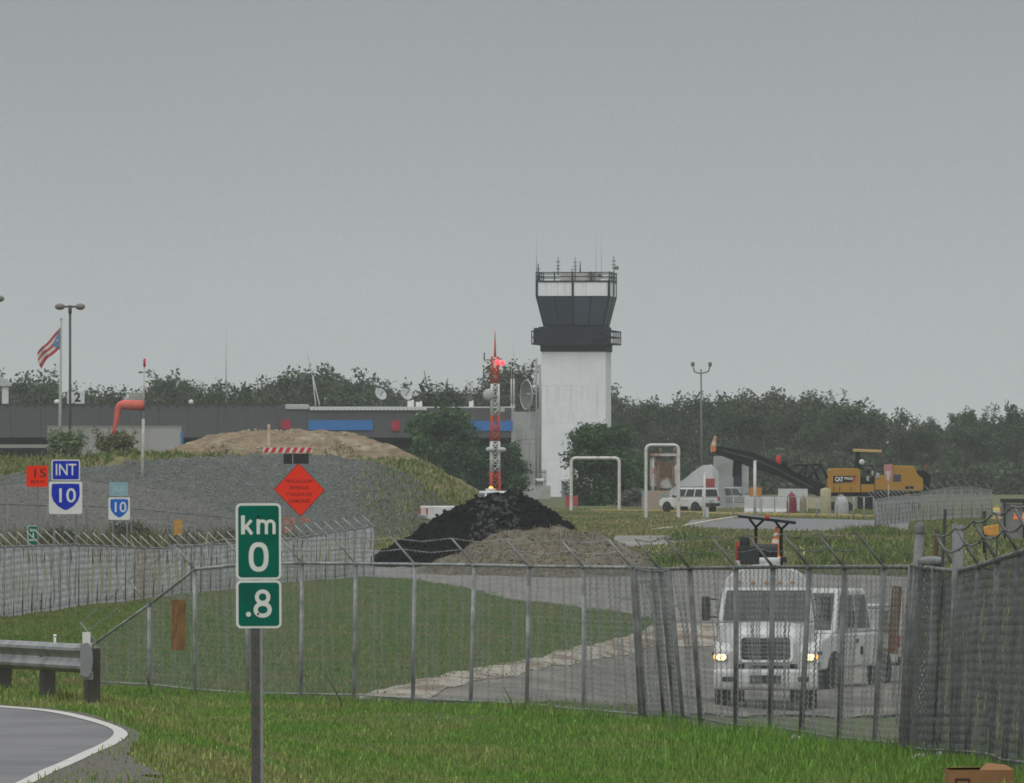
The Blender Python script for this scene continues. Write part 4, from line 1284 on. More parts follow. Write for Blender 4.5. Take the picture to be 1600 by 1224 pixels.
# the tanker truck on the dirt track, facing us
def tanker():
    D = 203.0; x = WX(1197, D)
    t = empty('tanker_truck', 'white tanker truck with lit headlights driving towards the fence', 'truck', (x, D, WZ(1106, D)), R(-90-2.0))
    # local: x forward, y to its left (picture right)
    m = MB()
    secs = [(-.2, 1.02, 1.95), (.3, .98, 1.91), (.8, .90, 1.84), (1.15, .80, 1.74), (1.30, .70, 1.60)]
    vs_ = []; nn_ = 13
    for (xx, hw_, zz) in secs:
        for k in range(nn_):
            a = math.pi*k/(nn_-1); c_, s2 = math.cos(a), math.sin(a)
            vs_.append((xx, hw_*math.copysign(abs(c_)**.45, c_), 1.02+(zz-1.02)*s2**.42))
    m.add(vs_, [(i*nn_+k, i*nn_+k+1, (i+1)*nn_+k+1, (i+1)*nn_+k) for i in range(len(secs)-1) for k in range(nn_-1)], True)
    m.add(vs_[-nn_:], [tuple(range(nn_))])
    bon = m.build('bonnet', M_WPAINT, t)
    gs = ring_prism([(p[0], p[1]) for p in rrect(-.62, 1.06, .62, 1.68, .12)], [(p[0], p[1]) for p in rrect(-.555, 1.115, .555, 1.615, .08)], 0, .06)
    gs.v = [(1.335-.11*(p[2]-1.06)/.6+p[1], p[0], p[2]) for p in gs.v]; gs.build('grille_surround', M_CHROME, t)
    lo = MB()
    for sd in (1, -1): lo.box((.45, sd*1.0, 1.5), (1.3, .012, .014)); lo.box((.0, sd*1.106, 1.5), (.012, .012, .8))
    lo.box((-.1, 0, 1.962), (.02, 1.9, .014)); lo.build('panel_gap', M_TRIM, bon)
    for sd in (1, -1):
        f = MB(); f.prism([(1.3, .95), (1.28, 1.35), (1.0, 1.48), (.35, 1.5), (-.2, 1.42), (-.2, 1.05), (-.05, 1.05), (.12, 1.22), (.6, 1.3), (1.0, 1.15), (1.06, .8), (1.28, .75)], sd*.72 if sd < 0 else .725, sd*1.16 if sd > 0 else -.725) if False else None
        f = MB(); a, b = (.715, 1.16) if sd > 0 else (-1.16, -.715)
        f.prism([(1.28, .75), (1.3, .95), (1.28, 1.32), (1.0, 1.48), (.35, 1.5), (-.2, 1.42), (-.2, 1.12), (.0, 1.12), (.2, 1.26), (.95, 1.24), (1.05, .75)][::-1], a, b)
        f.build('fender', M_WPAINT, t, bevel=.04)
        hl = MB(); hl.box((1.31, sd*.99, 1.17), (.08, .30, .17)); h_ = hl.build('headlight', M_CHROME, t, bevel=.03)
        l = MB(); l.ellipsoid((1.35, sd*1.0, 1.17), (.03, .12, .075), 12, 8); l.build('bulb', M_LIT, h_)
        ind = MB(); ind.box((1.29, sd*1.13, 1.18), (.1, .09, .1)); ind.build('indicator', M_AMBER, h_, bevel=.02)
        mi = MB(); mi.box((.05, sd*1.36, 2.25), (.09, .2, .55)); mo_ = mi.build('side_mirror', M_TRIM, t, bevel=.03)
        ar = MB(); ar.tube([(-.2, sd*1.08, 2.45), (.05, sd*1.34, 2.46)], .018, 5); ar.tube([(-.2, sd*1.08, 2.05), (.05, sd*1.34, 2.06)], .018, 5); ar.build('mirror_arm', M_TRIM, mo_)
        wheel(t, .62, sd*1.0, .5, .3)
        for y in (.98, .66): wheel(t, -4.2, sd*y, .5, .26)
        st = MB(); st.box((-.75, sd*1.05, .62), (1.1, .22, .38)); st.build('step_tank', M_CHROME, t, bevel=.05)
    # cab
    Bt = [(-1.75, -1.1, 1.05), (-.15, -1.1, 1.05), (-.15, 1.1, 1.05), (-1.75, 1.1, 1.05)]
    Md = [(-1.75, -1.1, 1.93), (-.15, -1.1, 1.93), (-.15, 1.1, 1.93), (-1.75, 1.1, 1.93)]
    Tp = [(-1.7, -.98, 2.72), (-.55, -.98, 2.72), (-.55, .98, 2.72), (-1.7, .98, 2.72)]
    c = MB(); c.hexa([Vector(p) for p in Bt+Md]); cab = c.build('cab', M_WPAINT, t, bevel=.06)
    c = MB(); c.hexa([Vector((p[0], p[1], p[2]+.003)) for p in Md]+[Vector(p) for p in Tp]); up = c.build('cab_top', M_WPAINT, t, bevel=.06)
    quad_on(Md[1], Md[2], Tp[2], Tp[1], .05, .95, .06, .90, .02).build('windshield', M_GLASS, up)
    quad_on(Md[0], Md[1], Tp[1], Tp[0], .2, .92, .1, .85, .02).build('side_window', M_GLASS, up)
    quad_on(Md[2], Md[3], Tp[3], Tp[2], .08, .8, .1, .85, .02).build('side_window', M_GLASS, up)
    r_ = MB(); r_.prism([(.96*math.cos(math.pi*k/14), 2.7+.52*math.sin(math.pi*k/14)**.8) for k in range(15)], -1.68, -.62, 'yz'); r_.build('roof_fairing', M_WPAINT, up, bevel=.05)
    for k in range(5):
        l = MB(); l.box((-.60, (k-2)*.3, 2.84), (.09, .09, .04)); l.build('roof_marker', mat('amber_lens', (.5, .22, .05), .4), up)
    for a in (-.35, .42):
        w = MB(); w.tube([(.0, a, 1.97), (-.2, a-.35, 2.2), (-.31, a-.42, 2.36)], .012, 4); w.build('wiper', M_TRIM, up)
    # grille with slats, bumper
    g = MB(); g.prism([(1.345, 1.12), (1.28, 1.6), (1.33, 1.6), (1.39, 1.12)], -.54, .54); gr = g.build('grille', M_TRIM, t, bevel=.02)
    for k in range(5):
        s_ = MB(); z = 1.19+k*.085; s_.box((1.40-.065*(z-1.12)/.48*1.0, 0, z), (.03, 1.0, .03)); s_.build('slat', mat('grille_slat', (.17, .175, .18), .4, .5), gr)
    b = MB(); b.prism([(1.3, .42), (1.44, .46), (1.48, .62), (1.48, .88), (1.3, .92)], -1.17, 1.17); bm_ = b.build('bumper', M_WPAINT, t, bevel=.05)
    for y in (-.85, .85):
        q = MB(); q.box((1.475, y, .68), (.03, .26, .12)); q.build('fog_lamp', M_TRIM, bm_, bevel=.02)
    q = MB(); q.box((1.475, 0, .68), (.03, .7, .18)); q.build('air_slot', M_TRIM, bm_)
    ch = MB(); ch.box((-2.2, 0, .72), (6.4, .8, .22)); ch.box((.62, 0, .5), (.14, 1.8, .14)); ch.box((-4.2, 0, .5), (.14, 1.5, .14)); ch.build('chassis', M_TRIM, t)
    ud = MB(); ud.box((.9, 0, .62), (.5, 1.7, .3)); ud.build('radiator_guard', M_TRIM, t)
    # tank
    tk = MB(); prof = [(.02, -2.1), (.7, -2.08), (1.05, -1.98), (1.13, -1.85), (1.13, -5.6), (1.05, -5.75), (.02, -5.85)]
    tk.lathe((0, 0, 2.1), [(r, h) for r, h in prof], 28, 'x'); tank = tk.build('tank', M_WPAINT, t)
    for sd in (1, -1):
        w = MB(); w.box((-4.2, sd*1.1, 1.14), (1.5, .34, .06)); w.build('mudguard', M_TRIM, t)
    w = MB(); w.tube([(-1.95, -.62, 1.0), (-1.95, -.62, 3.1), (-1.9, -.66, 3.3)], .05, 8); w.build('exhaust_stack', M_CHROME, t)
    hat = MB(); hat.cyl((-3.6, 0, 3.2), (-3.6, 0, 3.38), .3, n=16); hat.build('tank_hatch', M_WPAINT, tank)
    # pump and hose reel on top
    zt = 3.23
    pm = MB(); pm.box((-2.6, -.42, zt+.2), (.5, .5, .42)); pm.cyl((-2.6, -.2, zt+.3), (-2.6, .25, zt+.3), .16, n=12); pm.cyl((-2.6, -.5, zt+.3), (-2.6, -.5, zt+.62), .12, n=10); pm.build('pump', M_TRIM, t, bevel=.02)
    rm = MB(); rm.box((-2.5, -.68, zt+.25), (.08, .06, .5)); rm.build('marker_strip', mat('red_marker', (.5, .03, .025), .5), t)
    # raised panel on two struts at the back
    for y, zz in ((-.27, 4.1), (.32, 4.05)):
        s_ = MB(); s_.box((-4.9, y, (zz+3.0)/2), (.07, .07, zz-3.0)); s_.cyl((-4.9, y, zz-.05), (-4.9, y+.18, zz+.12), .03, n=6); s_.cyl((-4.9, y, zz-.05), (-4.9, y-.15, zz+.15), .03, n=6); s_.build('panel_strut', M_TRIM, t)
    pn = MB(); pn.hexa([Vector(p) for p in ((-5.5, -.68, 4.31), (-4.3, -.68, 4.28), (-4.3, .66, 4.12), (-5.5, .66, 4.16), (-5.5, -.68, 4.37), (-4.3, -.68, 4.34), (-4.3, .66, 4.19), (-5.5, .66, 4.23))]); pn.build('solar_panel', mat('panel_black', (.02, .02, .024), .3), t)
    pl = MB(); pl.box((-4.9, -.2, 3.42), (.5, .3, .28)); pl.box((-4.9, .1, 3.3), (.7, .7, .12)); pl.build('panel_base', M_TRIM, t)
    fl = MB(); fl.cyl((-4.3, .0, 4.25), (-4.3, .0, 4.33), .05, n=8); fl.build('warning_lamp', mat('red_marker', (.5, .03, .025), .5), t)
    return t
tanker()

def cone(label, px, r0, r1, D, tilt=0.0, z=None, cols=None):
    s = D/F; h = (r1-r0)*s
    t = empty('traffic_cone', label, 'traffic cone', (WX(px, D), D, WZ(r1, D)))
    Mo = mat('cone_orange', (.72, .15, .03), .55, var=.1); Mw = mat('cone_collar', (.62, .55, .48), .5)
    m = MB(); m.lathe((0, 0, 0), [(h*.2, .03), (h*.17, .05), (h*.04, h*.98), (.001, h)], 14); b = m.build('body', Mo, t)
    for a, q in ((.45, .58), (.68, .78)):
        f = lambda k: h*(.17-(.13)*k)+.006
        m = MB(); m.lathe((0, 0, 0), [(f(a), h*a), (f(q), h*q)], 14); m.build('collar', Mw, b)
    m = MB(); m.box((0, 0, .018), (h*.46, h*.46, .035)); m.build('base', M_TRIM if cols else Mo, t, bevel=.008)
    t.rotation_euler = (0, R(tilt), 0)
    return t
cone('orange traffic cone riding on the tanker below the tilted black panel', 1209, 822, 871, 207.5, 6)

# white service truck standing behind the tanker, to the right
def service_truck():
    D = 222.0
    t = empty('service_truck', 'white service truck with dark side windows behind the tanker', 'truck', (WX(1281, D), D, WZ(1078, D)), R(-90-22))
    t.scale = (1.08, 1.08, 1.1)
    W = 2.0
    m = MB(); m.prism([(-2.6, .55), (-2.6, 1.3), (2.0, 1.3), (2.55, 1.18), (2.7, .95), (2.7, .5)], -W/2, W/2); m.build('body', M_WPAINT, t, bevel=.06)
    Bt = [(-.9, -W/2+.03, 1.302), (1.7, -W/2+.03, 1.302), (1.7, W/2-.03, 1.302), (-.9, W/2-.03, 1.302)]
    Tp = [(-.8, -W/2+.2, 2.28), (.95, -W/2+.2, 2.28), (.95, W/2-.2, 2.28), (-.8, W/2-.2, 2.28)]
    c = MB(); c.hexa([Vector(p) for p in Bt+Tp]); cab = c.build('cab', M_WPAINT, t, bevel=.06)
    quad_on(Bt[1], Bt[2], Tp[2], Tp[1], .05, .95, .08, .9, .02).build('windshield', M_GLASS, cab)
    for u0, u1 in ((.07, .42), (.48, .92)):
        quad_on(Bt[0], Bt[1], Tp[1], Tp[0], u0, u1, .1, .86, .02).build('side_window', M_GLASS, cab)
        quad_on(Bt[2], Bt[3], Tp[3], Tp[2], 1-u1, 1-u0, .1, .86, .02).build('side_window', M_GLASS, cab)
    b = MB(); b.box((-1.95, 0, 1.56), (1.25, W, .5)); b.box((-1.95, 0, 1.87), (1.3, W+.02, .06)); bx = b.build('tool_body', M_WPAINT, t, bevel=.03)
    for x in (-2.3, -1.6):
        for sd in (1, -1):
            d = MB(); d.box((x, sd*(W/2+.012), 1.5), (.55, .02, .52)); d.build('locker_door', M_GLASS if x > -2 else M_WPAINT, bx, bevel=.01)
    for x in (1.75, -1.6):
        for sd in (1, -1):
            a = MB(); a.cyl((x, sd*(W/2-.25), .42), (x, sd*(W/2+.008), .42), .5, n=20); a.build('wheel_arch', M_TRIM, t); wheel(t, x, sd*(W/2-.1), .42, .26)
    for sd in (1, -1):
        l = MB(); l.box((-2.6, sd*(W/2-.05), 1.05), (.08, .14, .3)); l.build('tail_light', M_TAIL, t, bevel=.02)
        h_ = MB(); h_.box((2.62, sd*.75, .95), (.14, .36, .2)); h_.build('headlight', M_LENS, t, bevel=.03)
        mr = MB(); mr.box((1.3, sd*(W/2+.2), 1.62), (.1, .24, .36)); mr.build('side_mirror', M_TRIM, t, bevel=.03)
        dh = MB(); dh.box((.3, sd*(W/2+.006), 1.12), (.2, .04, .08)); dh.build('door_handle', M_TRIM, t)
        gp_ = MB(); gp_.box((-.05 if sd > 0 else .9, sd*(W/2+.004), .9), (.14, .03, .18)); gp_.build('filler_cap', M_TRIM, t)
    b = MB(); b.box((2.72, 0, .6), (.14, W, .24)); b.build('front_bumper', M_CHROME, t, bevel=.03)
    b = MB(); b.box((-2.68, 0, .6), (.14, W, .2)); b.build('rear_bumper', M_TRIM, t, bevel=.03)
service_truck()

# yellow cold milling machine
def milling():
    D = 650.0; s = D/F; x0 = WX(1290, D)
    t = empty('milling_machine', 'yellow road milling machine with its long black conveyor raised', 'construction machine', (x0, D, gz(x0, D)))
    g = gz(x0, D)
    X = lambda px: (px-1290)*s
    Q = lambda py: WZ(py, D)-g
    MY = mat('machine_yellow', (.36, .19, .022), .6, var=.08, scale=1.5, second=(.30, .16, .03), second_scale=1.2, second_pos=(.55, .75))
    MK = mat('machine_black', (.011, .011, .014), .7, var=.3, spec=.15)
    w = 2.4
    def pr(name, P, y0=0, y1=w, m=MY, par=t, bev=.05):
        return MB().prism([(X(a), Q(b)) for a, b in P][::-1], y0, y1).build(name, m, par, bevel=bev)
    hood = pr('engine_hood', [(1292.5, 770), (1344.5, 770), (1344.5, 735), (1340, 732), (1299, 732.5), (1294, 735)])
    rear = pr('rear_hood', [(1367, 766), (1440, 768), (1443, 764), (1442, 748), (1434, 742), (1428, 728.5), (1396, 727.5), (1396, 742), (1367, 744)])
    mid = pr('operator_deck', [(1345, 771), (1366.5, 771), (1366.5, 746), (1345, 746)], .2, w-.2, MK)
    pr('lower_panel', [(1345.2, 770), (1366.6, 769), (1366.6, 757), (1345.2, 757)], .08, .19, MY)
    pr('frame_rail', [(1294, 776), (1440, 776), (1440, 769), (1294, 770.6)], .3, w-.3, MK)
    pr('radiator_tail', [(1443.5, 767), (1453, 764), (1455, 742), (1444, 735), (1431, 735), (1436, 742), (1443.5, 748)], .2, w-.2, MK)
    cn = MB().prism([(X(1334.5), Q(706)), (X(1377.5), Q(707.5)), (X(1377.5), Q(703.3)), (X(1334.5), Q(701.5))], -.1, w+.1).build('canopy', mat('canopy_tan', (.5, .33, .14), .6), t, bevel=.03)
    for y in (.3, w-.3):
        m = MB(); m.hexa([Vector(p) for p in ((X(1335), y-.08, Q(734)), (X(1349), y-.08, Q(734)), (X(1349), y+.08, Q(734)), (X(1335), y+.08, Q(734)), (X(1340), y-.06, Q(706)), (X(1343.5), y-.06, Q(706)), (X(1343.5), y+.06, Q(706)), (X(1340), y+.06, Q(706)))]); m.build('canopy_post', MK, cn)
    m = MB(); m.ellipsoid((X(1346.5), -.05, Q(722)), (4.4*s, .08, 4.2*s), 14, 10); m.build('mirror', M_WPAINT, t)
    for a, b, c, d in ((1353, 733, 1360, 742), (1361, 736, 1366, 744), (1353, 744, 1359, 753), (1368, 739, 1375, 749)):
        m = MB(); m.box((X((a+c)/2), .1, Q((b+d)/2)), ((c-a)*s*.8, .3, (d-b)*s*.8)); m.build('control_box', M_CHROME if (a+b) % 2 else MK, t, bevel=.03)
    rl = MB()
    for px in (1350, 1366, 1380, 1393): rl.cyl((X(px), .05, Q(746)), (X(px), .05, Q(727)), .03, n=5)
    rl.cyl((X(1350), .05, Q(728)), (X(1393), .05, Q(727)), .03, n=5); rl.cyl((X(1350), .05, Q(737)), (X(1393), .05, Q(737)), .025, n=5); rl.build('deck_rail', MK, t)
    lp = MB().prism([(X(1302), Q(755)), (X(1334), Q(753)), (X(1338), Q(743.5)), (X(1302), Q(744))], -.03, -.004).build('logo_plate', MK, hood)
    text('CAT', 6.6*s, M_WHITE, lp, (X(1311), -.034, Q(749.3)), .06, 12.5*s)
    text('PM620', 4.2*s, M_WHITE, lp, (X(1326), -.034, Q(748.0)), .03, 13.5*s)
    MB().prism([(X(1331), Q(753)), (X(1334), Q(753)), (X(1338), Q(744.5)), (X(1335), Q(744.5))], -.038, -.034).build('red_stripe', mat('stripe_red', (.5, .03, .03), .5), lp)
    vp = MB().prism([(X(1395.5), Q(753)), (X(1408), Q(753)), (X(1408), Q(741.5)), (X(1395.5), Q(741.5))], -.02, -.003).build('vent_panel', mat('vent_blue', (.09, .10, .15), .6), rear)
    for k in range(4):
        m = MB(); m.box((X(1401.7), -.03, Q(743.5+k*2.6)), (.5, .02, .04)); m.build('louvre', MK, vp)
    m = MB(); m.box((X(1421), -.01, Q(762)), (13*s, .03, 4*s)); m.build('access_slot', MK, rear)
    for px in (1303, 1312, 1330):
        m = MB(); m.box((X(px), -.02, Q(764)), (.05, .04, .3)); m.build('grab_handle', MK, hood)
    # crawler tracks on legs
    for px in (1312, 1418):
        for y in (.35, w-.35):
            tr = MB(); P = []
            for k in range(10): a = math.pi/2+math.pi*k/9; P.append((X(px)-.62+.34*math.cos(a), .36+.34*math.sin(a)))
            for k in range(10): a = -math.pi/2+math.pi*k/9; P.append((X(px)+.62+.34*math.cos(a), .36+.34*math.sin(a)))
            tr.prism(P, y-.16, y+.16); o = tr.build('crawler_track', M_TYRE, t)
            lg = MB(); lg.cyl((X(px), y, .6), (X(px), y, 1.3), .16, n=10); lg.build('lifting_leg', MY, t)
            for q in (-.6, 0, .6):
                r_ = MB(); r_.cyl((X(px)+q, y-.18, .36), (X(px)+q, y+.18, .36), .18, n=10); r_.build('roller', MK, o)
    dm = MB(); dm.box((X(1365), w/2, .75), (2.2, w-.2, 1.1)); dm.build('milling_drum_housing', MK, t, bevel=.05)
    # conveyor
    cv = MB()
    prof = [(1291, 776), (1279, 776), (1216, 744), (1170, 729), (1127, 712), (1112, 706), (1112, 699), (1125, 697.5), (1177, 707), (1210, 721), (1262, 747), (1291, 758)]
    cv.prism([(X(a), Q(b)) for a, b in prof], .55, w-.55); con = cv.build('conveyor', MK, t, bevel=.04)
    bl = MB()
    pts = [(1128, 703.5), (1176, 716), (1213, 732), (1270, 762)]
    for k, (a, b) in enumerate(zip(pts, pts[1:])):
        bl.hexa([Vector((X(a[0]), .53, Q(a[1]+1.5))), Vector((X(b[0]), .53, Q(b[1]+1.5))), Vector((X(b[0]), .545, Q(b[1]+1.5))), Vector((X(a[0]), .545, Q(a[1]+1.5))), Vector((X(a[0]), .53, Q(a[1]-1))), Vector((X(b[0]), .53, Q(b[1]-1))), Vector((X(b[0]), .545, Q(b[1]-1))), Vector((X(a[0]), .545, Q(a[1]-1)))])
    bl.build('side_rail', mat('conveyor_grey', (.06, .06, .065), .6), con)
    nose = MB(); nose.prism([(X(1111), Q(707)), (X(1119), Q(706)), (X(1119.5), Q(683)), (X(1118), Q(681)), (X(1111.5), Q(696))], .5, w-.5); nose.build('conveyor_hood', mat('hood_orange_white', (.6, .5, .44), .6, second=(.56, .19, .08), second_scale=1.4, second_pos=(.52, .6)), con, bevel=.03)
    bk = MB(); bk.prism([(X(1145), Q(745)), (X(1158), Q(745)), (X(1160), Q(720)), (X(1147), Q(717))], .7, w-.7); bk.build('conveyor_skirt', MK, con)
    rs = MB(); rs.lathe((X(1217), w/2, Q(725)), [(.16, 0), (.18, .2), (.16, .55), (.001, .68)], 12); rs.build('red_lamp', mat('lamp_red', (.5, .03, .03), .45), con)
    fr = MB()
    for y in (.5, w-.5):
        fr = MB()
        for a, b in (((1229, 728), (1246, 744)), ((1246, 744), (1262, 727)), ((1262, 727), (1283, 726)), ((1283, 726), (1294, 748)), ((1262, 727), (1256, 752)), ((1240, 727), (1262, 727)), ((1270, 727), (1280, 750)), ((1283, 727), (1262, 748))):
            fr.cyl((X(a[0]), y, Q(a[1])), (X(b[0]), y, Q(b[1])), .07, n=6)
        fr.build('suspension_frame', MK, t)
    rr = MB(); rr.lathe((X(1226), w/2-.4, Q(724.5)), [(.001, 0), (.24, .0), (.24, .8), (.001, .8)], 14, 'y'); rr.build('hose_reel', MK, con)
    rl = MB(); rl.cyl((X(1447), .3, Q(737)), (X(1447), .3, Q(729)), .02, n=5); rl.ellipsoid((X(1447), .3, Q(729)), (.08, .08, .08), 8, 6); rl.build('tail_beacon', mat('lamp_red', (.5, .03, .03), .45), t)
milling()

# ================================================================== AIRPORT BUILDINGS AND MASTS
M_TW = mat('tower_white', (.76, .775, .81), .7, var=.05, scale=1.2, streak=((.68, .69, .72), 1.1, (.55, .78), (2.2, 2.2, .18)), second=(.70, .715, .75), second_scale=.35)
M_TWS = mat('tower_white_stained', (.74, .755, .79), .75, var=.06, scale=1.5, streak=((.60, .62, .65), 1.2, (.50, .72), (3.4, 3.4, .2)))
M_TD = mat('tower_dark', (.015, .018, .03), .7, spec=.1, var=.2, scale=1.2, streak=((.06, .065, .075), 1.0, (.62, .78), (1.2, 1.2, .6)))
M_TG = mat('tower_glass', (.028, .037, .06), .35, var=.2, scale=.5, spec=.3)
M_TG2 = mat('tower_glass_blind', (.042, .056, .08), .4, var=.15, scale=.5, spec=.3)
M_RAIL = mat('rail_dark', (.022, .025, .03), .7, spec=.1)
M_BEIGE = mat('roof_unit_beige', (.33, .32, .29), .7, second=(.25, .24, .22), second_scale=.7)
M_ANT = mat('antenna', (.12, .12, .12), .6)
M_ANTL = mat('antenna_light', (.42, .42, .42), .6)

def tower():
    D = 910.0; s = D/F; cx = 901.0
    t = empty('control_tower', 'white control tower with dark glass cab and roof antennas', 'tower', (WX(cx, D), D+3.5, 0), R(-6))
    Q = lambda py: WZ(py, D); hw = 3.25
    def boxz(name, h, r0, r1, m, par=t, bev=.0, gap=.0):
        return MB().span((-h, -h, Q(r1)+gap), (h, h, Q(r0)-gap)).build(name, m, par, bevel=bev)
    # shaft in lifts, each a slab course with an open joint
    rows = [550, 603, 661, 719, 779]
    for k, (a, b) in enumerate(zip(rows, rows[1:])):
        boxz('shaft_course', hw, a, b, M_TWS if k in (1,) else M_TW, bev=.015, gap=.006)
    core = boxz('shaft_core', hw-.06, 549, 779, M_TW)
    # pilaster on the right corner
    m = MB(); m.span((hw-.5, -hw-.05, 0), (hw+.05, -hw+.02, Q(550.5))); m.build('corner_pilaster', M_TW, t)
    # base of the cab
    boxz('cab_base', hw+.12, 537.5, 549.5, M_TD, bev=.05)
    boxz('cab_drum', hw+.02, 510.5, 537.3, M_TD)
    w = MB(); w.span((-hw-.95, -hw-.95, Q(538.6)), (hw+.95, hw+.95, Q(536.4))); cat = w.build('catwalk', M_RAIL, t)
    ex = hw+.9
    rl = MB()
    for r in (517.5, 527):
        for a, b in (((-ex, -ex), (ex, -ex)), ((ex, -ex), (ex, ex)), ((ex, ex), (-ex, ex)), ((-ex, ex), (-ex, -ex))): rl.cyl((*a, Q(r)), (*b, Q(r)), .06, n=6)
    rl.build('handrail', M_RAIL, cat)
    for i in range(5):
        for j in range(5):
            if i in (0, 4) or j in (0, 4):
                x, y = -ex+i*ex/2, -ex+j*ex/2
                m = MB(); m.cyl((x, y, Q(537)), (x, y, Q(516.5)), .06, n=6); m.build('rail_post', M_RAIL, cat)
    p = MB(); p.span((-hw-.75, -hw-.3, Q(537)), (-hw+.1, -hw+.5, Q(512.5))); p.build('catwalk_locker', M_TD, t)
    p = MB(); p.span((-hw-.2, -hw-.92, Q(536)), (hw-.0, -hw-.86, Q(511))); p.build('front_screen', M_TD, cat)
    # glazed cab, flaring outwards
    b, tp = 3.0, 3.72
    zb, zt = Q(510), Q(463)
    B4 = [(-b, -b), (b, -b), (b, b), (-b, b)]; T4 = [(-tp, -tp), (tp, -tp), (tp, tp), (-tp, tp)]
    c = MB(); c.hexa([Vector((*p, zb)) for p in B4]+[Vector((*p, zt)) for p in T4]); cab = c.build('cab', M_TD, t)
    for k in range(4):
        A, Bq = Vector((*B4[k], zb)), Vector((*B4[(k+1) % 4], zb)); Dq, Cq = Vector((*T4[k], zt)), Vector((*T4[(k+1) % 4], zt))
        for q in range(4):
            u0, u1 = q/4+.012, (q+1)/4-.012
            quad_on(A, Bq, Cq, Dq, u0, u1, .05, .98, .04).build('pane', (M_TG, M_TG, M_TG2, M_TG2)[q] if k == 0 else M_TG, cab)
        for q in (0, 2, 4):
            u = q/4; m = MB(); P0 = A.lerp(Bq, u); P1 = Dq.lerp(Cq, u); m.cyl(P0, P1, .09, n=6); m.build('mullion', M_TD, cab)
    # parapet
    ph = 3.74
    for k in range(4):
        m = MB(); m.span((-ph, -ph, Q(462.6)), (ph, -ph+.25, Q(441)))
        o = m.build('parapet', M_TW if k else M_TWS, t)
        o.rotation_euler = (0, 0, R(90*k))
        for x in (-ph+.07, .0, ph-.07):
            f = MB(); f.span((x-.11, -ph-.06, Q(463.5)), (x+.11, -ph-.003, Q(437))); f.build('parapet_rib', M_RAIL, o)
        f = MB(); f.span((-ph-.05, -ph-.07, Q(441)), (ph+.05, -ph+.3, Q(438.6))); f.build('coping', M_RAIL, o)
    r_ = MB(); r_.span((-ph+.25, -ph+.25, Q(446)), (ph-.25, ph-.25, Q(441))); roof = r_.build('roof_deck', M_TW, t)
    rl = MB()
    for r in (426, 432.5):
        for a, b_ in (((-ph, -ph), (ph, -ph)), ((ph, -ph), (ph, ph)), ((ph, ph), (-ph, ph)), ((-ph, ph), (-ph, -ph))): rl.cyl((*a, Q(r)), (*b_, Q(r)), .05, n=6)
    rl.build('roof_rail', M_RAIL, roof)
    for i in range(5):
        for j in range(5):
            if i in (0, 4) or j in (0, 4):
                x, y = -ph+i*ph/2, -ph+j*ph/2
                m = MB(); m.cyl((x, y, Q(439)), (x, y, Q(424.5)), .065, n=6); m.build('rail_post', M_RAIL, roof)
    X = lambda px: (px-cx)*s
    u = MB(); u.span((X(878), -1.8, Q(440)), (X(936), 2.2, Q(424.5))); u.build('roof_unit', M_BEIGE, roof, bevel=.05)
    u = MB(); u.span((X(923), -2.4, Q(436)), (X(934), -1.9, Q(426))); u.build('roof_box', M_ANT, roof)
    for px, r0, r1, rad, y in ((843.5, 364, 438, .04, -3.4), (876, 401, 430, .075, -2.5), (904, 402, 438, .07, -3.3), (908.5, 408, 426, .1, -1), (930.5, 354, 426, .03, 1), (938, 358, 430, .03, 1.6), (964.5, 400, 462, .085, -3.2), (846, 412, 438, .12, -3.3), (899, 419, 440, .07, -3.5)):
        m = MB(); m.cyl((X(px), y, Q(r1)), (X(px), y, Q(r0)), rad, rad*.55, n=6)
        if px in (846, 876, 964.5, 904):
            for dz in (8, 14, 19): m.cyl((X(px)-.22, y, Q(r0+dz)), (X(px)+.22, y, Q(r0+dz)), .045, n=5)
        m.build('antenna', M_ANT if rad > .05 else M_ANTL, roof)
    for px, r in ((969, 419), (943, 431)):
        m = MB(); m.box((X(px), -3.3, Q(r)), (.4, .25, .35), rot=.4); m.build('floodlight', M_ANT, roof, bevel=.05)
    # fittings at the foot
    for px, r0, r1 in ((836, 745, 768), (874, 752, 770)):
        pass
    d = MB(); d.span((-hw-.6, -hw-.05, 0), (-hw+.0, -hw+.5, Q(640))); d.build('cable_duct', mat('duct_grey', (.36, .37, .38), .7), t)
tower()

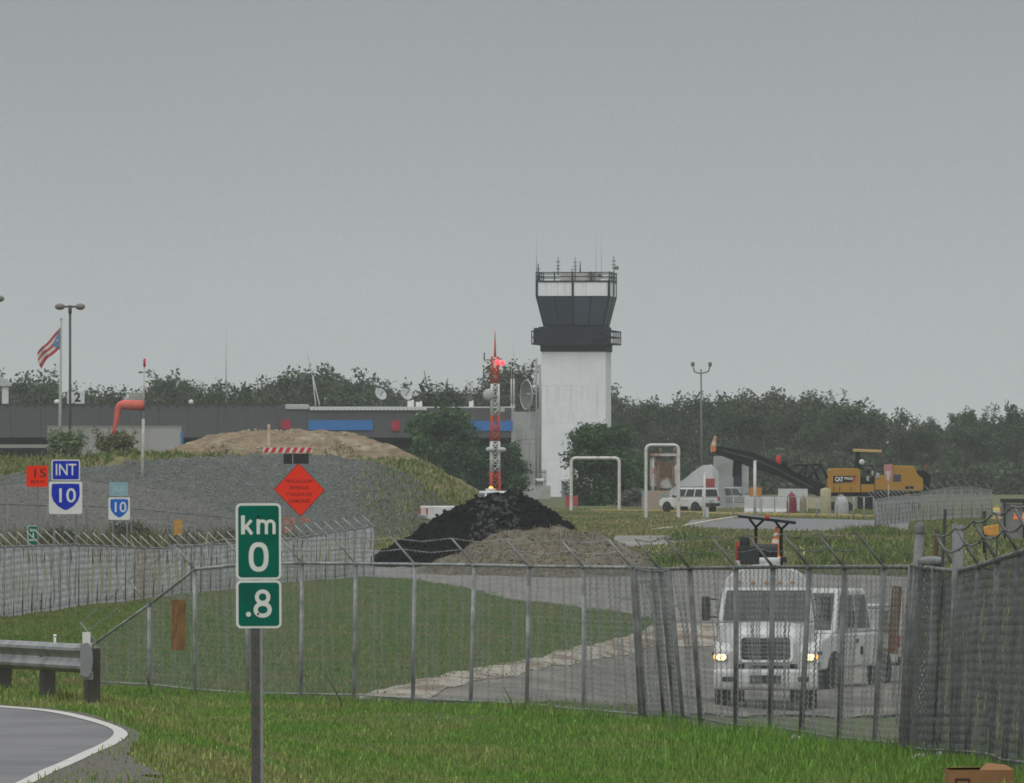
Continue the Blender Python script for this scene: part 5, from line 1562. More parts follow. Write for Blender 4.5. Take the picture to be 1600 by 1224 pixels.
# lattice mast, red and white
def mast():
    D = 745.0; s = D/F; cx = 773.5
    t = empty('lattice_mast', 'red and white lattice radio mast with red lamps lit', 'radio mast', (WX(cx, D), D, 0), R(8))
    Q = lambda py: WZ(py, D)
    MR = mat('mast_red', (.50, .055, .025), .6, var=.12); MW = mat('mast_white', (.62, .62, .62), .6, var=.1)
    hw0, hw1 = .36, .25
    rows = [(770, 738, MR), (738, 690, MW), (690, 650, MR), (650, 600, MW), (600, 558, MR)]
    zb, zt = 0.0, Q(558)
    hw = lambda z: hw0+(hw1-hw0)*(z-zb)/(zt-zb)
    for (ra, rb, m_) in rows:
        za, zc = (max(0, Q(ra)) if ra != 770 else 0.0), Q(rb)
        m = MB()
        cs = ((-1, -1), (1, -1), (1, 1), (-1, 1))
        for c in cs: m.cyl((c[0]*hw(za), c[1]*hw(za), za), (c[0]*hw(zc), c[1]*hw(zc), zc), .075, n=5)
        n = max(2, int((zc-za)/.62))
        for k in range(n):
            z0 = za+(zc-za)*k/n; z1 = za+(zc-za)*(k+1)/n
            for i in range(4):
                a, b = cs[i], cs[(i+1) % 4]
                m.cyl((a[0]*hw(z0), a[1]*hw(z0), z0), (b[0]*hw(z1), b[1]*hw(z1), z1), .045, n=4)
                m.cyl((a[0]*hw(z1), a[1]*hw(z1), z1), (b[0]*hw(z1), b[1]*hw(z1), z1), .04, n=4)
                if k % 2: m.cyl((b[0]*hw(z0), b[1]*hw(z0), z0), (a[0]*hw(z1), a[1]*hw(z1), z1), .045, n=4)
        m.build('mast_section', m_, t)
    m = MB(); m.cyl((0, 0, zt), (0, 0, Q(533)), .1, .07, n=6); m.cyl((0, 0, Q(533)), (0, 0, Q(518)), .05, .03, n=5); m.build('spire', MR, t)
    m = MB(); m.cyl((-.9, 0, Q(563)), (.6, 0, Q(561)), .05, n=5); m.cyl((-.9, 0, Q(563)), (-.9, 0, Q(551)), .06, n=5); m.cyl((-.95, 0, Q(585)), (0, 0, Q(575)), .05, n=5); m.cyl((-.95, 0, Q(590)), (-.95, 0, Q(577)), .07, n=5); m.build('side_antenna', M_ANT, t)
    for dx, r in ((.12, 566), (.56, 567.5)):
        h_ = MB(); h_.ellipsoid((dx, -.4, Q(r)), (.2, .2, .24), 12, 8); h_.build('obstruction_lamp', M_LITRED, t)
    d = MB(); d.lathe((-.62, -.5, Q(617)), [(.001, .0), (.35, .05), (.5, .18), (.5, .24), (.001, .2)], 16, 'y'); d.build('dish', M_ANTL, t)
    for dx, r in ((-.45, 702.5), (.5, 703)):
        d = MB(); d.ellipsoid((dx, -.4, Q(r)), (.4, .3, .22), 12, 8); d.build('side_drum', M_ANTL, t)
    w = MB(); w.box((.55, -.35, Q(640)), (.35, .3, .4)); w.build('junction_box', M_ANTL, t)
mast()

def terminal():
    D = 800.0; s = D/F; cx = 330.0
    t = empty('terminal_building', 'long low grey terminal building with blue panels and red squares', 'building', (WX(cx, D), D, 0))
    X = lambda px: (px-cx)*s
    Q = lambda py: WZ(py, D)
    MG = mat('terminal_grey', (.088, .088, .094), .75, var=.08, scale=.6)
    MGd = mat('terminal_recess', (.012, .013, .016), .6)
    MWh = mat('terminal_white', (.60, .60, .60), .7, var=.06)
    MB_ = mat('terminal_blue', (.035, .16, .43), .5, var=.05)
    MR_ = mat('terminal_red', (.36, .02, .05), .5, var=.05)
    xl, xr = X(-260), X(803)
    # body of the building set back behind the fascia, then fascia panels
    b = MB(); b.span((xl, 3, 0), (xr-.2, 26, Q(640))); b.build('wall', MGd, t)
    pxs = list(np.linspace(-260, 803, 24))
    for a, c in zip(pxs, pxs[1:]):
        f = MB(); f.span((X(a)+.015, -.1, Q(684)), (X(c)-.015, 3.4, Q(637.5 if a > 440 else 634.5))); f.build('fascia_panel', MG, t)
    fb = MB(); fb.span((xl, .1, Q(683)), (xr, 3.2, Q(640))); fb.build('fascia_backing', MG, t)
    rf = MB(); rf.span((xl, .05, Q(634.4)), (X(440), 26, Q(631))); roof = rf.build('roof', mat('roof_dark', (.05, .05, .052), .8), t)
    rb = MB(); n = 46
    for k in range(n):
        px = -240+k*(440+240)/n; rb.box((X(px), .0, Q(633.0)-.2*(k % 3)*.3), (.25, .3, .35))
    tag(rb.build('roof_drain', mat('roof_dark', (.05, .05, .052), .8), roof), kind='stuff')
    rw = MB(); rw.span((X(441), .02, Q(637.4)), (X(805), 26, Q(635.6))); rwo = rw.build('roof', MWh, t)
    for k in range(30):
        px = 484+k*6.1
        if px > 664: break
        m = MB(); m.prism([(X(px), Q(641)), (X(px+5.6), Q(641.4)), (X(px+6.1), Q(636.5)), (X(px+.6), Q(635.6))], -.32, -.12); m.build('edge_sheet', MWh, rwo)
    m = MB(); m.span((X(446), -.25, Q(640)), (X(482), 2.5, Q(632))); m.build('rooftop_unit', mat('unit_grey', (.42, .42, .42), .7), rwo, bevel=.05)
    for a, c, r0, r1, m_ in ((482, 582.5, 657, 672.5, MB_), (706, 801, 658, 673.5, MB_), (439, 454, 656.5, 671, MR_), (611.5, 625, 657.5, 673, MR_)):
        m = MB(); m.span((X(a), -.22, Q(r1)), (X(c), -.104, Q(r0))); m.build('blue_panel' if m_ is MB_ else 'red_panel', m_, t)
    # left recess: pale ledge and glazing
    ms = MB(); ms.span((X(-260), 1.0, Q(700)), (X(74), 1.6, Q(694.5))); ms.build('ledge', MWh, t)
    px = list(np.linspace(-255, 74, 18))
    for a, c in zip(px, px[1:]):
        m = MB(); m.span((X(a)+.04, 2.7, Q(716)), (X(c)-.04, 2.9, Q(686))); m.build('window', M_GLASS, t)
    # column at right end
    m = MB(); m.span((X(799), -.15, 0), (X(803.5), .5, Q(637))); m.build('end_column', mat('column_grey', (.3, .31, .32), .7), t)
    ct = empty('roof_sign', 'white roof sign with a black 2 on the terminal', 'sign', (WX(117.5, D), D+1.2, Q(631)))
    p = MB(); p.span((-13.5*s, 0, 0), (13.5*s, .12, 19*s)); sp = p.build('panel', mat('roof_sign_white', (.55, .57, .6), .6), ct)
    text('2', 14*s, M_BLACK, sp, (2.5*s, -.003, 9.6*s), .05)
    for x in (-.6, .6):
        m = MB(); m.cyl((x, .3, -.1), (x, .14, .9), .04, n=5); m.build('strut', M_ANT, ct)
    tt = empty('roof_turret', 'pale ventilation turret on the terminal roof at the left edge', 'turret', (WX(5, D), D+3, Q(632)))
    m = MB(); m.span((-5*s, 0, 0), (5*s, .6, 30*s)); m.build('shaft', MWh, tt)
    m = MB(); m.prism([(-13*s, 29*s), (10*s, 29*s), (6*s, 36*s), (-6*s, 43*s), (-11*s, 36*s)], -.2, .8); m.build('cap', mat('turret_cap', (.42, .44, .46), .7), tt)
    # roof odds and ends
    def roofbit(name, label, cat, px, r, w, h, m_, y=4):
        o = MB(); o.ellipsoid((0, 0, h*s*.5), (w*s/2, w*s/2, h*s/2), 12, 8); o.box((0, 0, .06), (w*s*.7, w*s*.7, .12)); o = o.build(name, m_, loc=(WX(px, D), D+y, Q(632))); tag(o, label, cat)
    roofbit('roof_vent', 'round white roof vent left of the number 2 sign', 'roof vent', 86, 628, 11, 8, MWh)
    roofbit('roof_vent', 'small white roof vent on the terminal right of the windsock', 'roof vent', 296, 628, 8, 8, MWh)
    ac = MB().box((0, 0, .55), (22*s, 1.2, 1.1)).build('air_conditioner', M_BEIGE, loc=(WX(209, D), D+5, Q(632)), bevel=.05); tag(ac, 'beige air conditioner on the terminal roof behind the windsock', 'air conditioner')
    # dishes
    def dish(label, px, r, rad, foot, az, el, ry=1.0):
        o = empty('satellite_dish', label, 'satellite dish', (WX(px, D), D+5, Q(foot)))
        zc = Q(r)-Q(foot)
        m = MB(); m.cyl((.0, .2, 0), (0, .2, zc), .07, n=6); m.cyl((-.5, .4, 0), (0, .2, zc*.7), .04, n=5); m.cyl((.5, .4, 0), (0, .2, zc*.7), .04, n=5); m.build('mount', M_ANT, o)
        d = MB(); prof = [(rad*k/8, -.28*rad*(1-(k/8)**2)) for k in range(9)]; prof += [(rad*k/8, -.28*rad*(1-(k/8)**2)-.03) for k in range(8, -1, -1)]
        prof = [(max(.001, a), b) for a, b in prof]
        d.lathe((0, 0, 0), prof, 24); do = d.build('reflector', mat('dish_grey', (.40, .41, .42), .5), o)
        do.location = (0, 0, zc); do.rotation_euler = (R(90-el), 0, R(az))
        f = MB(); f.cyl((0, 0, -.28*rad), (0, 0, rad*.55), .03, n=5); f.cyl((0, 0, rad*.5), (0, 0, rad*.65), .08, n=8); fo = f.build('feed_horn', M_ANT, do)
    dish('left one of the two grey satellite dishes on the terminal roof', 594, 615, .58, 636, 34, 28)
    dish('right one of the two grey satellite dishes on the terminal roof', 634, 615, .60, 636, 38, 30)
    dish('small pale dish on the terminal roof beside the red mast', 734, 601, .33, 636, -10, 20)
    for lab, px, r0, foot, rad in (('tall thin antenna whip on the terminal roof right of the windsock', 350, 505, 633, .035), ):
        o = MB().cyl((0, 0, 0), (0, 0, Q(r0)-Q(foot)), .06, .025, n=5).build('antenna_whip', M_ANTL, loc=(WX(px, D), D+6, Q(foot))); tag(o, lab, 'antenna')
    o = MB(); o.cyl((0, 0, 0), (-.28, 0, Q(585)-Q(633)), .06, n=5); o.cyl((.35, 0, 0), (-.28, 0, Q(585)-Q(633)), .06, n=5); o.cyl((-.28, 0, Q(590)-Q(633)), (-.85, 0, Q(545)-Q(633)), .05, .03, n=5)
    o = o.build('antenna_tripod', M_ANTL, loc=(WX(491, D), D+6, Q(633))); tag(o, 'leaning thin antenna on a tripod above the terminal roof', 'antenna')
    for lab, px, w, h in (('pale equipment box on the terminal roof under the right dish', 641, 10, 11), ('white equipment cluster right of the roof dishes', 654, 10, 9), ('white cabinet on the roof left of the red mast', 736, 7, 10)):
        o = MB().box((0, 0, h*s/2), (w*s, .6, h*s)).box((w*s*.3, .2, h*s*.8), (w*s*.3, .3, h*s*.7)).build('equipment_box', MWh, loc=(WX(px, D), D+4, Q(637)), bevel=.03); tag(o, lab, 'equipment box')
terminal()

# pale stair block with pipes and the big dish between terminal and tower
def stair_block():
    D = 868.0; s = D/F; cx = 826.0
    t = empty('stair_block', 'pale concrete block with pipes between terminal and tower', 'building', (WX(cx, D), D, 0))
    X = lambda px: (px-cx)*s
    Q = lambda py: WZ(py, D)
    m = MB(); m.span((X(803.5), 6, 0), (X(843), 16, Q(643))); m.build('wall', mat('block_grey', (.34, .345, .34), .75, var=.08, scale=.7, second=(.25, .25, .245), second_scale=.5), t)
    for px, r0, r1, rad in ((827, 636, 778, .07), (838, 560, 790, .11), (831, 690, 790, .05), (818, 672, 740, .05), (843.5, 570, 770, .12)):
        m = MB(); m.cyl((X(px), .5, max(0, Q(r1))), (X(px), .5, Q(r0)), rad, n=6); m.build('pipe', mat('pipe_grey', (.26, .27, .27), .6), t)
    for r in (686, 693, 735, 765):
        m = MB(); m.cyl((X(810), .5, Q(r)), (X(846), .5, Q(r)), .05, n=5); m.build('crosspipe', mat('pipe_grey', (.26, .27, .27), .6), t)
    d = MB(); prof = [(max(.001, 1.42*k/8), -.35*(1-(k/8)**2)) for k in range(9)]+[(max(.001, 1.42*k/8), -.35*(1-(k/8)**2)-.06) for k in range(8, -1, -1)]
    d.lathe((0, 0, 0), prof, 26); do = d.build('dish', mat('dish_mesh', (.13, .14, .145), .6), t); do.location = (X(822.5), .6, Q(617)); do.rotation_euler = (R(90), 0, R(-66))
    r_ = MB(); P = [(1.42*math.cos(2*math.pi*k/28), 1.42*math.sin(2*math.pi*k/28), 0.0) for k in range(29)]; r_.tube(P, .06, 5); r_.build('rim', M_ANTL, do)
    a = MB(); a.cyl((X(823), .6, Q(616)), (X(838), .6, Q(615.5)), .09, n=6); a.build('dish_arm', M_ANTL, t)
    # cabinets with white caps at the foot
    for px in (843.5, 882):
        c = MB(); c.span((X(px-5), -2.5, 0), (X(px+5), -1.6, Q(753))); o = c.build('cabinet', mat('cabinet_grey', (.2, .21, .215), .7), t)
        k = MB(); k.span((X(px-7), -2.7, Q(752.6)), (X(px+7), -1.4, Q(748))); k.build('cabinet_cap', mat('cap_white', (.66, .66, .66), .6), o, bevel=.06)
    r_ = MB()
    for k in range(6): r_.cyl((X(842+k*2.2), -1.0, Q(762)), (X(842+k*2.2), -1.0, Q(734)), .05, n=4)
    for r in (738, 752): r_.cyl((X(841), -1.0, Q(r)), (X(854), -1.0, Q(r)), .05, n=4)
    r_.build('ladder_cage', M_ANT, t)
    w = MB(); w.span((X(788), -4.6, 0), (X(860), -4.3, Q(759))); w.build('low_wall', mat('lowwall', (.34, .35, .34), .8, var=.25, scale=2), t)
stair_block()
for lab, px, r0, D in (('thin antenna whip just right of the red mast', 803, 530, 880), ('twin antenna whip closest to the red mast', 799, 560, 878)):
    o = MB().cyl((0, 0, 0), (0, 0, WZ(592, D)-WZ(640, D)), .09, .08, n=6).cyl((0, 0, WZ(592, D)-WZ(640, D)), (0, 0, WZ(r0, D)-WZ(640, D)), .035, .02, n=5).cyl((0, 0, WZ(640, D)-8.2), (0, 0, 0), .1, n=5).build('antenna_whip', M_ANTL, loc=(WX(px, D), D, WZ(640, D))); tag(o, lab, 'antenna')

# light grey wall left of the gravel
D = 700
w = MB(); s = D/F
X0 = WX(180, D)
wl = empty('courtyard_wall', 'plain light grey wall behind the shrubs and the flagpole', 'wall', (X0, D, 0))
pxs = [74, 126, 178, 231, 283.5]
for a, b in zip(pxs, pxs[1:]):
    MB().span((WX(a, D)-X0+.008, 0, -.2), (WX(b, D)-X0-.008, .3, WZ(667, D))).build('wall_panel', mat('light_wall', (.34, .337, .325), .8, var=.05, scale=.6, second=(.26, .26, .25), second_scale=.3), wl)
MB().span((WX(74.2, D)-X0, .05, -.2), (WX(283.3, D)-X0, .28, WZ(667.5, D))).build('wall_core', mat('light_wall', (.3, .298, .29)), wl)
MB().span((WX(282.2, D)-X0, -.03, WZ(694, D)), (WX(286, D)-X0, .33, WZ(675, D))).build('blue_corner_strip', mat('terminal_blue', (.05, .2, .5)), wl)
MB().span((WX(74, D)-X0-.05, -.05, WZ(667, D)), (WX(283.5, D)-X0+.05, .35, WZ(665.5, D))).build('coping', mat('coping_grey', (.26, .26, .25), .8), wl)

# ------------------------------------------------------------------ poles, flag, windsock
def globe_lamp(label, px, D, top, arm=17):
    s = D/F
    t = empty('street_lamp', label, 'street lamp', (WX(px, D), D, gz(WX(px, D), D)))
    zt = WZ(top, D)
    m = MB(); m.cyl((0, 0, 0), (0, 0, zt), .105, .085, n=8); m.build('pole', mat('lamp_pole_dark', (.05, .052, .052), .6), t)
    m = MB(); m.box((0, 0, zt), (arm*2*s*.62, .14, .14)); m.cyl((0, 0, zt-.5), (0, 0, zt+.1), .13, n=8); m.build('cross_arm', mat('lamp_pole_dark', (.05, .052, .052), .6), t)
    for sd in (-1, 1):
        h = MB(); h.ellipsoid((sd*arm*s*.93, 0, zt), (8*s, 8*s, 5.2*s), 16, 10); h.build('lamp_head', mat('lamp_shell', (.16, .145, .13), .6), t)
globe_lamp('dark street lamp with two round heads beside the flagpole', 109.5, 650, 479.5)
globe_lamp('second round-headed street lamp, only its right head in at the left edge', -17, 640, 467, 17)

def flag():
    D = 700.0; s = D/F
    t = empty('flagpole', 'pale flagpole beside the dark street lamp', 'flagpole', (WX(97, D), D-4, 0))
    X = lambda px: (px-97)*s
    Q = lambda py: WZ(py, D)
    m = MB(); m.cyl((-.05, 0, 0), (X(99.8), 0, Q(502)), .17, .07, n=8); m.ellipsoid((X(99.8), 0, Q(500)), (.1, .1, .12), 8, 6); m.build('pole', mat('pole_pale', (.34, .335, .31), .6), t)
    f = empty('flag', 'red and white striped flag with a blue triangle flying from the pole', 'flag', (WX(98.4, D), D-4.1, Q(513)))
    # cloth grid: hoist down the pole, fly to the lower left
    H = (545-513)*s
    fly = Vector((60-98.5, 0, -(557-513)))*s
    nu, nv = 30, 21
    def P(u, v):
        hoist = Vector((.05, 0, -H*v))
        sag = .12*math.sin(u*3.1)*s*20*0
        end = Vector((60-98.5, 0, -(555-513)))*s if False else None
        a = Vector((0, 0, 0)).lerp(Vector((-36*s, 0, -40*s)), u)
        b = Vector((-.5*s, 0, -33*s)).lerp(Vector((-34*s, 0, -60*s)), u) if True else None
        p = a.lerp(b, v)
        if v > .72 and u > .5: p += Vector((10*s, 0, -4*s))*(u-.5)*(v-.72)*3
        p.y = .32*math.sin(u*7+v*1.3)*u+.1*math.sin(u*15+v*4)*u
        p.z += .10*math.sin(u*9+v*2)*u
        return p
    def patch(name, u0, u1, v0, v1, m, par, off=0.0, tri=False):
        b = MB(); nu_, nv_ = 14, 6
        for i in range(nu_):
            for j in range(nv_):
                ua, ub = u0+(u1-u0)*i/nu_, u0+(u1-u0)*(i+1)/nu_; va, vb = v0+(v1-v0)*j/nv_, v0+(v1-v0)*(j+1)/nv_
                q = [P(ua, va), P(ub, va), P(ub, vb), P(ua, vb)]
                b.add([p+Vector((0, off, 0)) for p in q], [(3, 2, 1, 0)], True)
        return b.build(name, m, par)
    MRd = mat('flag_red', (.42, .03, .05), .8); MWt = mat('flag_white', (.55, .53, .52), .8); MBl = mat('flag_blue', (.10, .2, .36), .8)
    for k in range(5):
        patch('stripe', 0, 1, k/5, (k+1)/5, MRd if k % 2 == 0 else MWt, f)
    b = MB(); n = 10
    for off, m_ in ((-.03, 0),):
        for i in range(n):
            for j in range(12):
                ua, ub = .36*i/n, .36*(i+1)/n
                wa, wb = .5*ua/.36, .5*ub/.36
                va0, va1 = wa+(1-2*wa)*j/12, wa+(1-2*wa)*(j+1)/12; vb0, vb1 = wb+(1-2*wb)*j/12, wb+(1-2*wb)*(j+1)/12
                q = [P(ua, va0), P(ub, vb0), P(ub, vb1), P(ua, va1)]
                b.add([p+Vector((0, off, 0)) for p in q], [(3, 2, 1, 0)], True)
    b.build('triangle', MBl, f)
    st = MB(); c = P(.12, .5); R0, R1 = 2.6*s, 1.05*s
    pts = [(c.x+(R0 if k % 2 == 0 else R1)*math.sin(math.pi*k/5), c.z+(R0 if k % 2 == 0 else R1)*math.cos(math.pi*k/5)) for k in range(10)]
    vs = [(p[0], c.y-.06, p[1]) for p in pts]+[(c.x, c.y-.06, c.z)]
    st.add(vs, [(k, (k+1) % 10, 10) for k in range(10)]); st.build('star', MWt, f)
flag()

def windsock():
    D = 467.6; s = D/F; x = WX(223.5, D)
    b = float(gravel.full(np.array([x]), np.array([D]))[0])
    t = empty('windsock', 'limp red windsock drooping from a white pole on the gravel heap', 'windsock', (x, D, b-.3))
    X = lambda px: (px-223.5)*s
    Q = lambda py: WZ(py, D)-b+.3
    m = MB(); m.cyl((X(222), 0, -.5), (X(224), 0, Q(655)), .085, .075, n=8); m.cyl((X(224), 0, Q(655)), (X(225.5), 0, Q(572)), .045, .04, n=8); m.build('pole', mat('pole_white', (.48, .48, .46), .6, second=(.4, .3, .24), second_scale=2), t)
    m = MB(); m.cyl((X(225.7), 0, Q(573)), (X(225.8), 0, Q(562)), .065, n=8); m.ellipsoid((X(225.8), 0, Q(562)), (.06, .06, .06), 8, 6); m.build('lamp', mat('lamp_red', (.5, .03, .03), .5), t)
    m = MB(); m.cyl((X(219), 0, Q(582)), (X(231), 0, Q(581)), .03, n=5)
    for px in (219, 231): m.ellipsoid((X(px), 0, Q(582)), (.09, .09, .06), 8, 6)
    m.build('lamp_bracket', M_ANT, t)
    # sock: frame cylinder, then the limp tail
    pts = [(226, 634, 7.6), (215, 633.5, 7.7), (203, 633, 7.6), (193, 632.5, 7.4), (187.5, 634.5, 6.2), (184.5, 641, 4.6), (183, 650, 4.4), (182, 656, 4.2), (180, 664, 3.4), (178.5, 671, 2.9), (178, 679, 2.6)]
    n = 16; vs = []; P = [Vector((X(a), 0, Q(b_))) for a, b_, r in pts]
    for i, p in enumerate(P):
        d = (P[min(i+1, len(P)-1)]-P[max(i-1, 0)]).normalized(); u = Vector((-d.z, 0, d.x)); w = Vector((0, 1, 0))
        r = pts[i][2]*s
        for k in range(n):
            a = 2*math.pi*k/n; rr = r*(1+.10*math.sin(3*a+i)*(i > 3))
            vs.append(p+u*(rr*math.cos(a))+w*(rr*math.sin(a)*(1 if i < 4 else .7)))
    m = MB(); m.add(vs, [(i*n+k, i*n+(k+1) % n, (i+1)*n+(k+1) % n, (i+1)*n+k) for i in range(len(P)-1) for k in range(n)], True)
    so = m.build('sock', mat('sock_red', (.56, .12, .09), .8, var=.12, scale=3, second=(.62, .16, .13), second_scale=1.6), t); md = so.modifiers.new('solid', 'SOLIDIFY'); md.thickness = .006
    m = MB(); Pp = [(X(226.2), 7.9*s*math.cos(2*math.pi*k/18), Q(634)+7.9*s*math.sin(2*math.pi*k/18)) for k in range(19)]; m.tube(Pp, .03, 5); m.build('hoop', M_ANT, t)
windsock()

def twin_flood(label, px, D, top):
    s = D/F; t = empty('flood_light_pole', label, 'light pole', (WX(px, D), D, 0))
    Q = lambda py: WZ(py, D); X = lambda p: (p-px)*s
    mp_ = mat('pole_weathered', (.15, .15, .14), .7, var=.2)
    m = MB(); m.cyl((0, 0, 0), (X(1095.5), 0, Q(577)), .11, .07, n=8); m.build('pole', mp_, t)
    m = MB(); m.tube([(X(1083.5), 0, Q(574)), (X(1085), 0, Q(581)), (X(1092), 0, Q(583.5)), (X(1100), 0, Q(583)), (X(1107), 0, Q(580.5)), (X(1109), 0, Q(573))], .06, 6); m.build('yoke', mp_, t)
    for p in (1082.5, 1109.5):
        m = MB(); m.box((X(p), 0, Q(569.5)), (5.5*s, .3, 7*s)); m.build('lamp_head', M_ANT, t, bevel=.06)
twin_flood('tall pole with two upright floodlights behind the white frames', 1096, 800, 577)

# ------------------------------------------------------------------ white pipe frames
M_FRAME = mat('frame_white', (.56, .55, .53), .6, var=.1, scale=3, second=(.40, .32, .27), second_scale=2.2, second_pos=(.55, .72))
def frame(label, D, x0, x1, top, rad, depth=None, pxr=2.4, lean=0.0):
    s = D/F; cx = (x0+x1)/2
    g = gz(WX(cx, D), D)
    t = empty('pipe_frame', label, 'pipe frame', (WX(cx, D), D, g))
    Q = WZ(top, D)-g; hw = (x1-x0)/2*s; rr = rad*s
    def arch(y, k=1.0, dz=0.0):
        P = [(-hw*k, y, -.1)]
        for q in range(7): a = math.pi*q/12; P.append((-hw*k+rr-rr*math.cos(a), y, Q+dz-rr+rr*math.sin(a)))
        for q in range(7): a = math.pi/2-math.pi*q/12; P.append((hw*k-rr+rr*math.cos(a), y, Q+dz-rr+rr*math.sin(a)))
        P.append((hw*k, y, -.1)); return P
    m = MB(); m.tube(arch(0), pxr*s, 8); m.build('arch', M_FRAME, t)
    if depth:
        m = MB(); m.tube(arch(depth, .99, 0.0), pxr*s, 8); m.build('arch', M_FRAME, t)
        for sx in (-1, 1):
            b = MB(); b.tube([(sx*(hw-rr*.2), 0, Q-rr*.2), (sx*(hw-rr*.2)*.99, depth, Q-rr*.2)], pxr*s*.8, 6); b.build('tie_bar', M_FRAME, t)
    return t
frame('single white pipe frame before the dark bush at the tower', 655, 892.5, 967.5, 716, 7, None, 2.5)
frame('white double pipe frame in front of the rusty hopper', 575, 1009.5, 1060.5, 695.5, 8, 1.6, 2.3)

# ------------------------------------------------------------------ works clutter beyond the grass
def item(name, label, cat, px, row_base, D):
    s = D/F; x = WX(px, D)
    t = empty(name, label, cat, (x, D, gz(x, D)))
    g = gz(x, D)
    return t, (lambda p: (p-px)*s), (lambda r: WZ(r, D)-g), s

hopx = Heap([(1040, 772), (1062, 752), (1085, 736), (1100, 727), (1112, 725), (1122, 735), (1135, 770)], 690, 33, .1, .8, 77)
tag(hopx.mesh('aggregate_heap', mat('pale_aggregate', (.27, .28, .28), .95, var=.15, scale=3, bump=.5), 90, 40, 8, 8), 'pale grey aggregate heap behind the white SUV', 'aggregate heap')

def hopper():
    t, X, Q, s = item('batch_hopper', 'rust-stained white hopper standing inside the double white frame', 'hopper', 1039, 780, 690)
    MWt = mat('hopper_white', (.46, .46, .45), .7, second=(.3, .16, .09), second_scale=1.5, second_pos=(.5, .62)); MRu = mat('hopper_rust', (.19, .125, .09), .85, var=.3)
    m = MB(); m.hexa([Vector(p) for p in ((X(1030), .4, Q(745)), (X(1050), .4, Q(745)), (X(1050), 1.6, Q(745)), (X(1030), 1.6, Q(745)), (X(1022), 0, Q(722)), (X(1057), 0, Q(722)), (X(1057), 2, Q(722)), (X(1022), 2, Q(722)))]); m.build('hopper_bin', MRu, t)
    m = MB(); m.span((X(1018), -.2, Q(713)), (X(1060), 2.2, Q(709))); m.build('top_beam', MWt, t)
    for px in (1019, 1027, 1054, 1058):
        m = MB(); m.cyl((X(px), .2, 0), (X(px+ (3 if px < 1040 else -3)), .2, Q(710)), .12, n=6); m.build('leg', MRu if px in (1027, 1054) else MWt, t)
    m = MB(); m.span((X(1028), .5, Q(764)), (X(1052), 1.6, Q(735.5))); m.build('drum_housing', MWt, t, bevel=.1)
    for px in (1032, 1054): m = MB(); m.cyl((X(px), .3, Q(709)), (X(px), .3, Q(700)), .1, n=6); m.build('stub_pipe', MRu, t)
    m = MB(); m.span((X(1016), .6, Q(760)), (X(1027), 1.4, Q(716))); m.build('side_panel', MWt, t)
hopper()

def container():
    t, X, Q, s = item('site_container', 'grey site container with a dark door under the conveyor', 'container', 1142, 780, 700)
    m = MB(); m.span((X(1116), 0, 0), (X(1170), 3, Q(713))); b = m.build('body', mat('container_grey', (.34, .35, .35), .7, var=.1, scale=1, second=(.26, .26, .25), second_scale=.7), t)
    m = MB(); m.span((X(1146), -.05, Q(760)), (X(1159), -.005, Q(724))); m.build('door', mat('door_navy', (.02, .024, .04), .5), t)
    for k in range(7):
        px = 1118+k*4
        m = MB(); m.span((X(px), -.04, .2), (X(px+1.6), -.003, Q(716))); m.build('corrugation', mat('container_grey', (.34, .35, .35)), b)
container()

def barrier(label, px0, px1, r0, D, m_, rz=0.0):
    cx = (px0+px1)/2
    t, X, Q, s = item('concrete_barrier', label, 'barrier', cx, 0, D)
    h = Q(r0); w = (px1-px0)*s
    m = MB(); m.prism([(-.3, 0), (.3, 0), (.3, .16), (.14, .36), (.1, h), (-.1, h), (-.14, .36), (-.3, .16)], -w/2, w/2, 'yz'); m.build('body', m_, t, bevel=.02)
    for q in (-.25, .25):
        f = MB(); f.box((q*w, -.29, .06), (w*.2, .06, .1)); f.build('fork_slot', M_TRIM, t)
    t.rotation_euler = (0, 0, rz)
MCb = mat('barrier_white', (.52, .53, .53), .8, var=.12, scale=2, second=(.36, .36, .34), second_scale=1)
barrier('white concrete barrier just right of the silver pickup', 1163, 1187, 777, 625, MCb, .05)
barrier('white concrete barrier under the orange panel', 1188, 1210, 777, 622, MCb, -.04)
barrier('white concrete barrier nearest the dark red drum', 1211, 1232, 777, 622, MCb, .03)

def drum(label, px, r0, w, D, m_, dome=.25, name='storage_tank', cat='tank'):
    t, X, Q, s = item(name, label, cat, px, 0, D)
    h = Q(r0); r = w*s/2
    m = MB(); m.lathe((0, 0, 0), [(.001, 0), (r*.96, 0), (r, .04), (r, h*(1-dome)), (r*.86, h*(1-dome*.5)), (r*.5, h*(1-dome*.1)), (.001, h)], 20); b = m.build('shell', m_, t)
    for f in (.25, .55):
        g = MB(); g.lathe((0, 0, h*f), [(r*1.0, -.03), (r*1.03, 0), (r*1.0, .03)], 20); g.build('hoop', m_, b)
    c = MB(); c.cyl((0, 0, h), (0, 0, h+.06), r*.2, n=10); c.build('cap', m_, t)
drum('dark red domed drum left of the milling machine', 1237, 770, 16, 605, mat('drum_red', (.17, .018, .03), .6), .45)
drum('flat-topped cream upright tank at the milling machine conveyor foot', 1290, 763, 17, 600, mat('drum_cream', (.34, .31, .2), .7, var=.25), .06)
drum('white rounded tank under the milling machine', 1315, 774, 22, 596, mat('drum_white', (.36, .37, .36), .7, var=.2), .5)
drum('olive round-topped drum between the red drum and the cream tank', 1255, 775, 11, 602, mat('drum_olive', (.2, .19, .12), .7), .3)

